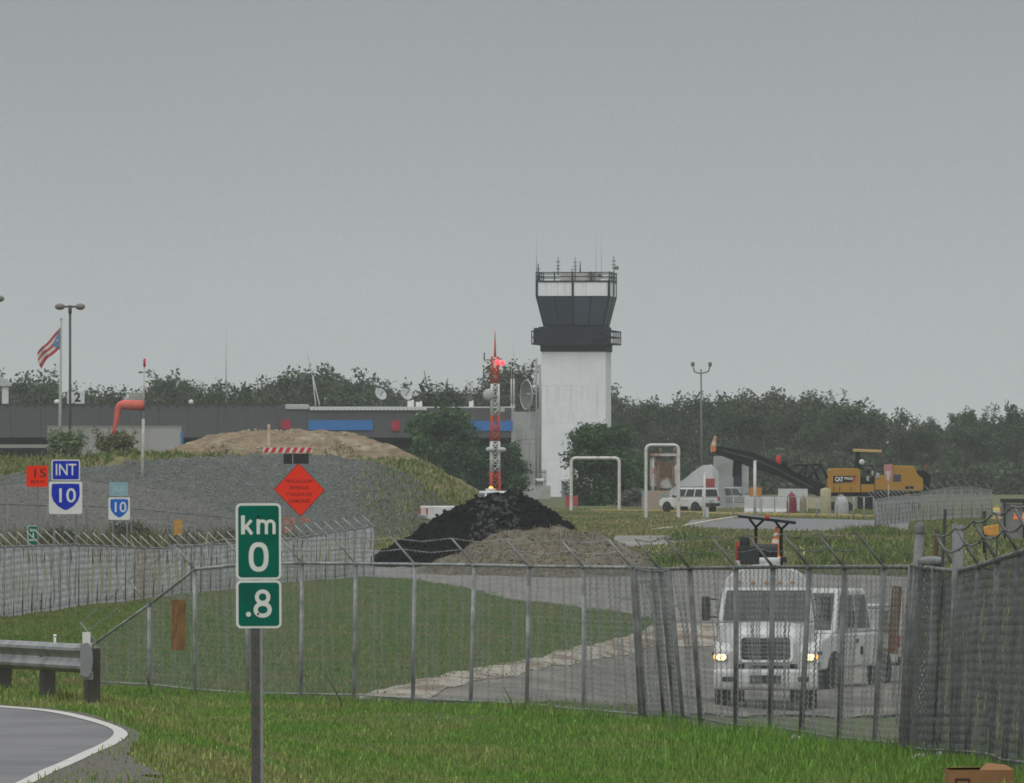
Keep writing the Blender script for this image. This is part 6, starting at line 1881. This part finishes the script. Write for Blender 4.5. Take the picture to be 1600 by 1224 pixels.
def panelbit(name, label, cat, px0, r0, px1, r1, D, m_, posts=True, th=.06):
    cx = (px0+px1)/2
    t, X, Q, s = item(name, label, cat, cx, 0, D)
    m = MB(); m.span((X(px0), 0, Q(r1)), (X(px1), th, Q(r0))); m.build('panel', m_, t, bevel=.01)
    if posts:
        for px in (px0+1.5, px1-1.5):
            q = MB(); q.cyl((X(px), th+.04, 0), (X(px), th+.04, Q(r0)), .04, n=6); q.build('post', M_SPOST, t)
panelbit('sign_board', 'orange board standing among the white barriers', 'board', 1171, 762, 1190, 778, 630, mat('board_orange', (.46, .19, .035), .7, var=.2))
panelbit('sign_board', 'white rectangular board at the right side of the SUV', 'board', 1098, 793, 1107.5, 809, 570, mat('board_white', (.46, .47, .46), .7))
panelbit('wall_panel', 'white site hoarding panel behind the red drum', 'hoarding', 1216, 764, 1262, 800, 640, mat('hoarding_white', (.5, .5, .5), .7))
panelbit('wall_panel', 'cream hoarding panel beneath the conveyor', 'hoarding', 1263, 777, 1290, 795, 615, mat('hoarding_cream', (.4, .36, .25), .7))
panelbit('wall_panel', 'low mottled pink and teal wall left of the SUV', 'hoarding', 1003, 767, 1046, 797, 660, mat('hoarding_mottled', (.36, .27, .23), .8, second=(.16, .32, .31), second_scale=1.1, second_pos=(.5, .6)), False, .3)
panelbit('red_board', 'red barrier boards at the foot of the tower bush', 'barrier', 884, 775, 903, 791, 700, mat('board_red', (.36, .055, .04), .7, var=.25))
panelbit('tarpaulin', 'dull red covered stack left of the container', 'covered stack', 1102, 748, 1117, 763, 670, mat('tarp_red', (.3, .07, .06), .7), False, .8)
for lab, px, r0, D, rad in (('thick white post rising below the conveyor', 1179.5, 721, 600, 2.3), ('thin white pole right of the SUV roof', 1101, 740, 560, 1.7), ):
    x = WX(px, D); g = gz(x, D)
    tag(MB().cyl((0, 0, -.2), (0, 0, WZ(r0, D)-g), rad*D/F, n=10).lathe((0, 0, WZ(r0, D)-g), [(rad*D/F*1.2, -.05), (rad*D/F*1.2, .02), (.001, .06)], 10).build('bollard_post', M_FRAME, loc=(x, D, g)), lab, 'post')

# kerbs
def kerb(name, label, pts, m_, D=None, w=.25, h=.14):
    P = [G(*p) for p in pts]; P = resample(P, 30)
    root = empty(name, label, 'kerb', P[0])
    n = 9
    for k in range(n):
        a = P[int(k*29/n)]; b = P[int((k+1)*29/n)]
        d = (b-a).normalized(); nn = Vector((-d.y, d.x, 0))*w/2
        a2, b2 = a+d*.012-P[0], b-d*.012-P[0]
        z = Vector((0, 0, h)); dn = Vector((0, 0, -.2))
        m = MB(); m.hexa([a2-nn+dn, b2-nn+dn, b2+nn+dn, a2+nn+dn, a2-nn+z, b2-nn+z, b2+nn+z, a2+nn+z]); m.build('kerb_stone', m_, root, bevel=.02)
MYK = mat('kerb_yellow', (.46, .34, .085), .7, var=.18, scale=1.5, second=(.34, .3, .2), second_scale=.6)
kerb('yellow_kerb', 'yellow-painted kerb along the far side of the airport road', [(1120, 805), (1200, 806.5), (1290, 808), (1372, 810)], MYK, h=.2)
kerb('yellow_kerb', 'yellow-painted kerb in front of the SUV', [(925, 799), (980, 799.5), (1050, 801), (1118, 804.5)], MYK, h=.16)
kerb('white_kerb', 'pale kerb curving across the grass in front of the frames', [(1020, 830), (1070, 824), (1115, 815), (1150, 809.5)], mat('kerb_pale', (.42, .39, .32), .8, var=.15), h=.12)
kerb('white_kerb', 'pale kerb edge beside the grey side lane', [(978, 851), (1010, 851.5), (1045, 852.5)], mat('kerb_pale', (.42, .39, .32), .8), h=.08)
kerb('white_kerb', 'white kerb line left of the black pile', [(575, 828), (598, 828), (622, 828)], mat('kerb_white', (.6, .6, .58), .7), h=.14)
kerb('white_kerb', 'second white kerb line at the left foot of the black pile', [(575, 839), (598, 839), (620, 839)], mat('kerb_white', (.6, .6, .58), .7), h=.14)

# far pale fence on the right
fp = []
for i in range(20):
    t_ = i/19; D = 505+75*t_
    px = float(np.interp(t_, [0, .5, .8, 1], [1368, 1425, 1490, 1549])); rt = float(np.interp(px, [1368, 1440, 1485, 1515, 1550], [781, 771, 762, 761, 766]))
    fp.append(fpost(px, rt, px, D))
M_WIRE_F = mat('fence_wire_far', (.36, .37, .37), .5, .2, var=.12, scale=.6)
fence('pale_fence', 'pale grey slatted-looking fence right of the milling machine', fp, .14, .011, M_WIRE_F, mat('post_far', (.2, .21, .21), .6), .05, .03, arm=(-.42, -.05, .42), arm_r=.03, wires=0, wob=.05, bottom=False)
# thin yard fence between the grass and the works
yp = [fpost(px, 776+ (k % 3)*.5, px, 575) for k, px in enumerate((1062, 1100, 1146, 1190, 1232, 1276, 1308, 1334, 1350, 1365))]
fence('wire_fence', 'thin see-through wire fence before the milling machine', yp, .3, .005, M_WIRE_F, M_GALV, .045, .02, arm=None, bottom=False)

def yield_sign():
    t, X, Q, s = item('road_sign', 'faded red and white yield sign before the milling machine', 'road sign', 1388, 0, 560)
    MP = mat('sign_faded_red', (.42, .2, .19), .6, var=.2, scale=5)
    m = MB(); m.prism([(X(1380.5), Q(726.5)), (X(1394), Q(725)), (X(1395), Q(741)), (X(1390.5), Q(753)), (X(1385), Q(753.5)), (X(1381.5), Q(742))], 0, .04); p = m.build('panel', MP, t)
    m = MB(); m.prism([(X(1384), Q(737)), (X(1392), Q(736.5)), (X(1389), Q(751)), (X(1386.5), Q(751))], -.02, -.003); m.build('white_field', mat('sign_faded_white', (.46, .44, .42), .6), p)
    m = MB(); m.cyl((X(1388.5), .08, 0), (X(1388), .08, Q(726)), .045, n=6); m.build('post', mat('post_orange_white', (.5, .42, .36), .6, second=(.5, .2, .1), second_scale=1.5), t)
yield_sign()

# right edge: rail, barrels and cones
def far_rail():
    t, X, Q, s = item('guardrail', 'dark guardrail with grey wall below at the far right edge', 'guardrail', 1585, 0, 430)
    m = MB(); m.prism([(X(1563), Q(786)), (X(1660), Q(786)), (X(1660), Q(779.5)), (X(1563), Q(779.5))], -.06, .02); m.build('rail', M_TRIM, t, bevel=.01)
    m = MB(); m.span((X(1566), .25, 0), (X(1660), .5, Q(787))); m.build('wall', mat('edge_wall', (.2, .2, .2), .8), t)
    for px in (1570, 1600, 1630): q = MB(); q.cyl((X(px), .1, 0), (X(px), .1, Q(780)), .05, n=6); q.build('post', M_TRIM, t)
far_rail()
MOb = mat('barrel_orange', (.62, .13, .03), .6, var=.12); MYb = mat('barrel_yellow', (.5, .36, .10), .6, var=.2)
def barrel(label, px, r0, r1, w, D, m_, lying=False):
    s = D/F; h = (r1-r0)*s; r = w*s/2
    t = empty('traffic_barrel', label, 'barrel', (WX(px, D), D, WZ(r1, D)))
    m = MB(); m.lathe((0, 0, 0), [(.001, 0), (r*1.15, 0), (r*1.15, .06), (r, .1), (r*.98, h*.5), (r*.9, h*.96), (.001, h)], 18); b = m.build('body', m_, t)
    for q in (.35, .66):
        g = MB(); g.lathe((0, 0, h*q), [(r*1.0, -h*.06), (r*1.01, 0), (r*.99, h*.06)], 18); g.build('band', mat('band_white', (.55, .52, .48), .5), b)
    hd = MB(); hd.tube([(-r*.4, 0, h), (-r*.4, 0, h+.08), (r*.4, 0, h+.08), (r*.4, 0, h)], .02, 5); hd.build('handle', m_, b)
    if lying: t.rotation_euler = (0, R(80), R(20))
barrel('yellow-white traffic barrel beyond the right corner fence', 1557, 793, 812, 12, 420, MYb)
barrel('brown-orange barrel right behind the yellow-white one', 1562, 797, 815, 8, 424, mat('barrel_brown', (.26, .10, .05), .7))
cone('orange and white cone at the far right edge', 1587, 792, 812, 424)
cone('second cone cut by the right edge of the view', 1599, 800, 818, 420)
t_ = empty('work_panel', 'tilted amber plastic panel behind the barbed wire at the right corner', 'panel', (WX(1550, 300), 300, WZ(829, 300)))
s = 300/F
m = MB(); m.hexa([Vector(p) for p in ((-12*s, 0, -7*s), (11*s, 0, -10*s), (12*s, .12, -9*s), (-11*s, .12, -6*s), (-14*s, .05, 5*s), (10*s, .05, 9*s), (11*s, .17, 10*s), (-13*s, .17, 6*s))]); m.build('body', mat('drum_amber', (.46, .22, .045), .7, var=.3, scale=9), t_, bevel=.03)
zf = gz(WX(1550, 300), 300)-WZ(829, 300)
for q in (-9, 8):
    m = MB(); m.cyl((q*s, .12, -6*s), (q*s, .2, zf), .03, n=6); m.build('stand', M_TRIM, t_)

tag(MB().cyl((0, 0, -1), (0, 0, WZ(800, 330)-WZ(822, 330)), .06, n=8).box((0, 0, WZ(800, 330)-WZ(822, 330)), (.15, .15, .04)).build('bollard_post', mat('bollard_green', (.02, .04, .025), .7), loc=(WX(1538, 330), 330, WZ(822, 330))), 'short dark green bollard beyond the domed gate post', 'post')

# ================================================================== TREES
M_LEAF = leafmat('leaf', .7, .25)
M_BARK = mat('bark', (.07, .062, .052), .95, var=.3, scale=3)

def crown_mesh(name, seed, H, Wd, n, leaf, c0, c1, base=.25, lobes=22, sprigs=10, flat=.75, top_bias=0.0, fit=False):
    """leaves gathered in uneven clumps on a branching frame; returns (leaf mesh, limb MB)"""
    r = np.random.default_rng(seed); pr = random.Random(seed)
    cen = []
    for k in range(lobes):
        a = pr.uniform(0, 6.283); q = math.sqrt(pr.random()); h = pr.random()**(1-top_bias)
        env = math.sin(math.pi*(.12+.80*h))**.7
        cen.append((math.cos(a)*q*Wd/2*env, math.sin(a)*q*Wd/2*env, H*(base+(1-base)*h*.92), Wd*pr.uniform(.11, .21)*flat, pr.uniform(.62, 1.35)))
    for k in range(sprigs):
        a = pr.uniform(0, 6.283); q = pr.uniform(.1, 1.0)
        e0 = (math.cos(a)*q*Wd/2*.9, math.sin(a)*q*Wd/2*.9, H*pr.uniform(.78, .9)); dx, dy, dh = pr.uniform(-.12, .12)*Wd, pr.uniform(-.12, .12)*Wd, H*pr.uniform(.06, .2); cc = pr.uniform(.8, 1.3)
        for st in range(4):
            f_ = st/3; cen.append((e0[0]+dx*f_+pr.uniform(-.02, .02)*Wd, e0[1]+dy*f_, e0[2]+dh*f_, Wd*(.075-.045*f_)*pr.uniform(.7, 1.2), cc))
    wts = np.array([c[3]**1.6 for c in cen]); wts /= wts.sum()
    idx = r.choice(len(cen), n, p=wts)
    C = np.array(cen)[idx]
    d = r.normal(size=(n, 3)); d /= np.linalg.norm(d, axis=1)[:, None]
    rad = (r.random(n)**.45)[:, None]
    p = C[:, :3]+d*rad*C[:, 3:4]*np.array([1.15, 1.15, .72])
    p += r.normal(size=(n, 3))*leaf*.75
    if fit: p[:, 2] *= H/np.quantile(p[:, 2], .999)
    nrm = d*.6+r.normal(size=(n, 3))*.6+np.array([0, 0, .35]); nrm /= np.linalg.norm(nrm, axis=1)[:, None]
    u = np.cross(nrm, r.normal(size=(n, 3))); u /= np.linalg.norm(u, axis=1)[:, None]; v = np.cross(nrm, u)
    L_ = leaf*r.uniform(.5, 1.4, n)[:, None]
    V = np.stack([p-u*L_*.5, p+v*L_*.28+u*L_*.05, p+u*L_*.55, p-v*L_*.28], 1)
    col = (np.array(c0)[None]*(1-(t := r.random(n)[:, None]**1.3))+np.array(c1)[None]*t)*C[:, 4:5]*np.exp(r.normal(0, .22, n))[:, None]
    me = np_mesh(name, V.reshape(-1, 3), np.arange(4*n).reshape(n, 4), M_LEAF, np.repeat(col[:, None, :], 4, 1).reshape(-1, 3))
    tr = MB()
    th = H*.022+.05
    fork = Vector((pr.uniform(-.3, .3), pr.uniform(-.3, .3), H*max(.16, base*.9)))
    tr.tube([(0, 0, -.4), (fork.x*.4, fork.y*.4, fork.z*.5), fork], th, 7, th*.75)
    lm = MB()
    for c in sorted(cen, key=lambda c: -c[3])[:12]+cen[lobes+3:lobes+24:4]:
        e = Vector(c[:3]); mid_ = fork.lerp(e, .5)+Vector((pr.uniform(-.3, .3), pr.uniform(-.3, .3), H*.05))
        lm.tube([fork, mid_, e], th*.5, 5, th*.12)
    return me, tr, lm

_protos = []
WOODC = ((.036, .062, .030), (.078, .108, .052))
for k in range(9):
    rr = random.Random(100+k)
    H = rr.uniform(10.5, 13.0); Wd = rr.uniform(7.5, 11.0)
    me, tr, lm = crown_mesh('crown', 200+k, H, Wd, 5200, .42, WOODC[0] if k % 3 else (.045, .052, .032), WOODC[1] if k % 3 else (.095, .10, .065), base=.12, lobes=20, sprigs=11, top_bias=.25)
    o = empty('woodland_tree', '-', 'tree')
    crown = mesh_obj('crown', me, o); tr.build('trunk', M_BARK, o); lm.build('limbs', M_BARK, o)
    _protos.append(o)
used = set()
def plant(k, x, y, sc, rz, label, group, sz=None):
    p = _protos[k]
    if k in used: o = copy_tree(p)
    else: o = p; used.add(k)
    o.location = (x, y, -.1); o.scale = (sc, sc, sz or sc); o.rotation_euler = (0, 0, rz)
    tag(o, label, 'tree', group)
    return o
GL = 'trees of the wood behind the terminal'
GR = 'trees of the wood right of the tower'
LL = 'hazy green tree in the wood behind the long grey terminal'
LR = 'hazy green tree in the wood to the right of the tower'
# the skyline of the photograph: row of the tree tops along the picture
SKY_PX = [-200, -40, 20, 60, 90, 140, 175, 215, 245, 290, 310, 345, 385, 415, 455, 500, 540, 580, 640, 690, 740, 800, 850, 960, 1010, 1060, 1100, 1140, 1190, 1230, 1265, 1300, 1340, 1380, 1430, 1480, 1520, 1580, 1700, 1850]
SKY_R = [585, 588, 578, 582, 588, 602, 594, 600, 588, 566, 578, 592, 577, 590, 580, 584, 590, 586, 594, 602, 590, 576, 580, 606, 612, 614, 606, 607, 606, 602, 610, 606, 620, 632, 634, 640, 634, 632, 630, 636]
rt_ = random.Random(77)
i = 0
for (D0, step, dr) in ((985, 6.2, 34), (1010, 5.6, 16), (1040, 5.0, 0)):
    x = WX(-230, D0)
    while x < WX(1840, D0):
        D = D0+rt_.uniform(-9, 9)
        px = 800+x*F/D
        top = float(np.interp(px, SKY_PX, SKY_R))-(9 if px < 860 else 0)+dr*(1 if px > 500 else .8)+rt_.uniform(-15, 10)
        k = i % 9; i += 1
        if not (dr == 34 and px < 900):
            hgt = WZ(top, D)
            proto_h = {}.get(k) or max(v.co.z for v in _protos[k].children[0].data.vertices)
            sc = hgt/proto_h
            wsc = sc*rt_.uniform(.8, 1.15)
            lab, grp = (LL, GL) if px < 880 else (LR, GR)
            plant(k, x, D, wsc, rt_.uniform(0, 6.28), lab, grp, sc)
        x += step*rt_.uniform(.7, 1.3)

# the thicket under and behind the trees: one mass
def thicket(name, d0, d1, xa, xb, n, leaf, hmax_rows):
    r = np.random.default_rng(9)
    y = r.uniform(d0, d1, n); x = r.uniform(0, 1, n)*(WX(xb, y)-WX(xa, y))+WX(xa, y)
    px = 800+x*F/y
    top = HC-(np.interp(px, SKY_PX, SKY_R)+hmax_rows-HY)*y/F
    top *= .82+.18*np.array([noise.noise((a*.22, b*.05, 3)) for a, b in zip(x, y)])
    z = top*(1-r.random(n)**1.3)
    p = np.stack([x, y, z], -1)
    nrm = r.normal(size=(n, 3))+np.array([0, -.3, .4]); nrm /= np.linalg.norm(nrm, axis=1)[:, None]
    u = np.cross(nrm, r.normal(size=(n, 3))); u /= np.linalg.norm(u, axis=1)[:, None]; v = np.cross(nrm, u)
    L_ = leaf*r.uniform(.6, 1.4, n)[:, None]
    V = np.stack([p-u*L_*.5, p+v*L_*.3, p+u*L_*.5, p-v*L_*.3], 1)
    cl = np.array([noise.noise((a*.35, b*.3, c*.5)) for a, b, c in p])
    t = r.random(n)[:, None]
    col = (np.array((.032, .047, .026))*(1-t)+np.array((.065, .082, .045))*t)*np.exp(cl*1.1+r.normal(0, .2, n))[:, None]
    tag(mesh_obj(name, np_mesh(name, V.reshape(-1, 3), np.arange(4*n).reshape(n, 4), M_LEAF, np.repeat(col[:, None, :], 4, 1).reshape(-1, 3))), kind='stuff')
thicket('thicket', 1048, 1085, -240, 1850, 60000, .75, 14)
thicket('undergrowth', 965, 1000, 850, 1850, 26000, .6, 82)

# single trees and shrubs nearer in
def tree(name, label, cat, px, row_top, D, wpx, n, leaf, c0, c1, base, lobes, seed, sprigs=6, flat=.85, zb=None, top_bias=0.1):
    s = D/F; x = WX(px, D); g = gz(x, D) if zb is None else zb
    H = WZ(row_top, D)-g
    me, tr, lm = crown_mesh('crown', seed, H, wpx*s, n, leaf, c0, c1, base, lobes, sprigs, flat, top_bias, True)
    o = empty(name, label, cat, (x, D, g)); mesh_obj('crown', me, o); tr.build('trunk', M_BARK, o); lm.build('limbs', M_BARK, o)
    return o
DK0, DK1 = (.026, .066, .022), (.07, .125, .045)
tree('dark_tree', 'dense dark green tree in front of the terminal blue panel', 'tree', 690, 634, 770, 128, 15000, .36, DK0, DK1, .06, 46, 301, 8)
tree('dark_tree', 'dark tree between the lattice mast and the stair block', 'tree', 778, 690, 772, 92, 9000, .36, DK0, DK1, .04, 34, 302, 6)
tree('dark_tree', 'darker tall tree on the wood edge above the terminal, left of the mast', 'tree', 690, 596, 905, 84, 6000, .45, (.014, .024, .013), (.03, .042, .02), .1, 26, 303, 6)
tree('dark_bush', 'big dark green bush hiding the right foot of the tower', 'bush', 938, 662, 735, 134, 17000, .33, DK0, (.075, .135, .045), .03, 52, 304, 7)
tree('dark_bush', 'lower dark bush right of the big tower bush', 'bush', 988, 712, 742, 60, 6000, .34, DK0, DK1, .03, 26, 305, 4)
tree('green_shrub', 'pale green shrub in front of the light grey wall', 'shrub', 112, 668, 560, 74, 5200, .2, (.10, .145, .07), (.2, .24, .13), .06, 26, 306, 14, zb=1.7)
tree('olive_shrub', 'olive-brown windblown shrub beside the windsock pole', 'shrub', 180, 670, 556, 62, 4200, .19, (.12, .125, .06), (.21, .20, .11), .3, 18, 307, 12, flat=.7, zb=1.7)
tree('flowering_shrub', 'small white-flowered shrub below the olive shrub', 'shrub', 144, 699, 530, 22, 900, .16, (.4, .4, .37), (.12, .14, .08), .1, 12, 308, 3, zb=1.5)
tree('roadside_bush', 'low yellow-green bush at the far left of the grass bank', 'bush', 10, 706, 520, 66, 3000, .2, (.07, .085, .03), (.13, .13, .05), .05, 18, 309, 3, zb=1.5)
tree('wispy_bush', 'dark weedy bush at the foot of the gravel heap', 'bush', 205, 812, 432, 76, 1300, .17, (.05, .058, .03), (.09, .095, .05), .05, 18, 310, 6)
tree('wispy_bush', 'low brown-green bush beside the small orange board', 'bush', 352, 826, 430, 60, 900, .16, (.055, .06, .03), (.10, .10, .05), .05, 18, 311, 4)
tree('wispy_bush', 'low green bush behind the INT sign posts', 'bush', 95, 826, 415, 96, 1300, .17, (.05, .06, .03), (.09, .10, .05), .05, 20, 312, 4)
tree('pale_bush', 'low pale bush in front of the single white frame', 'bush', 990, 762, 720, 40, 1500, .25, (.09, .10, .075), (.17, .18, .15), .05, 14, 313, 3)

# ------------------------------------------------------------------ haze: the damp air between here and the wood
hz = MB().span((-420, -60, -3.2), (420, 1120, 32)).build('haze', None)
mh = bpy.data.materials.new('air'); mh.use_nodes = True
nt = mh.node_tree; nt.nodes.clear()
ov = nt.nodes.new('ShaderNodeOutputMaterial'); pv = nt.nodes.new('ShaderNodeVolumePrincipled')
pv.inputs['Color'].default_value = (.86, .91, .93, 1); pv.inputs['Density'].default_value = HAZE = .00012
pv.inputs['Anisotropy'].default_value = .0
mh.cycles.volume_sampling = 'MULTIPLE_IMPORTANCE'
mh.cycles.homogeneous_volume = True
nt.links.new(pv.outputs[0], ov.inputs['Volume'])
hz.data.materials.append(mh)
tag(hz, kind='stuff')

# ------------------------------------------------------------------ kin
GROUPS = {'concrete_barrier': 'white concrete barriers before the machine', 'traffic_cone': 'orange traffic cones', 'satellite_dish': 'satellite dishes on the terminal roof',
 'storage_tank': 'upright drums and tanks at the works', 'traffic_barrel': 'traffic barrels at the right edge', 'pipe_frame': 'white pipe frames', 'gate_post': 'posts at the fence corner',
 'street_lamp': 'round-headed street lamps', 'stone': 'pale stones at the fence foot', 'grass_tuft': 'grass tufts at the fence foot', 'dead_stalk': 'dead stalks at the fence',
 'dark_tree': 'dark trees before the terminal', 'dark_bush': 'dark bushes at the tower', 'wispy_bush': 'low bushes at the foot of the gravel', 'antenna_whip': 'thin antenna whips',
 'gravel_heap': 'grey gravel heaps', 'roof_vent': 'white vents on the terminal roof', 'equipment_box': 'equipment boxes on the terminal roof', 'chain_link_fence': 'near chain-link fences',
 'pale_fence': 'pale chain-link fences', 'yellow_kerb': 'yellow-painted kerbs', 'white_kerb': 'pale kerbs'}
for o in bpy.data.objects:
    if o.parent is None and 'label' in o and 'group' not in o:
        g_ = GROUPS.get(o.name.split('.')[0])
        if g_: o['group'] = g_
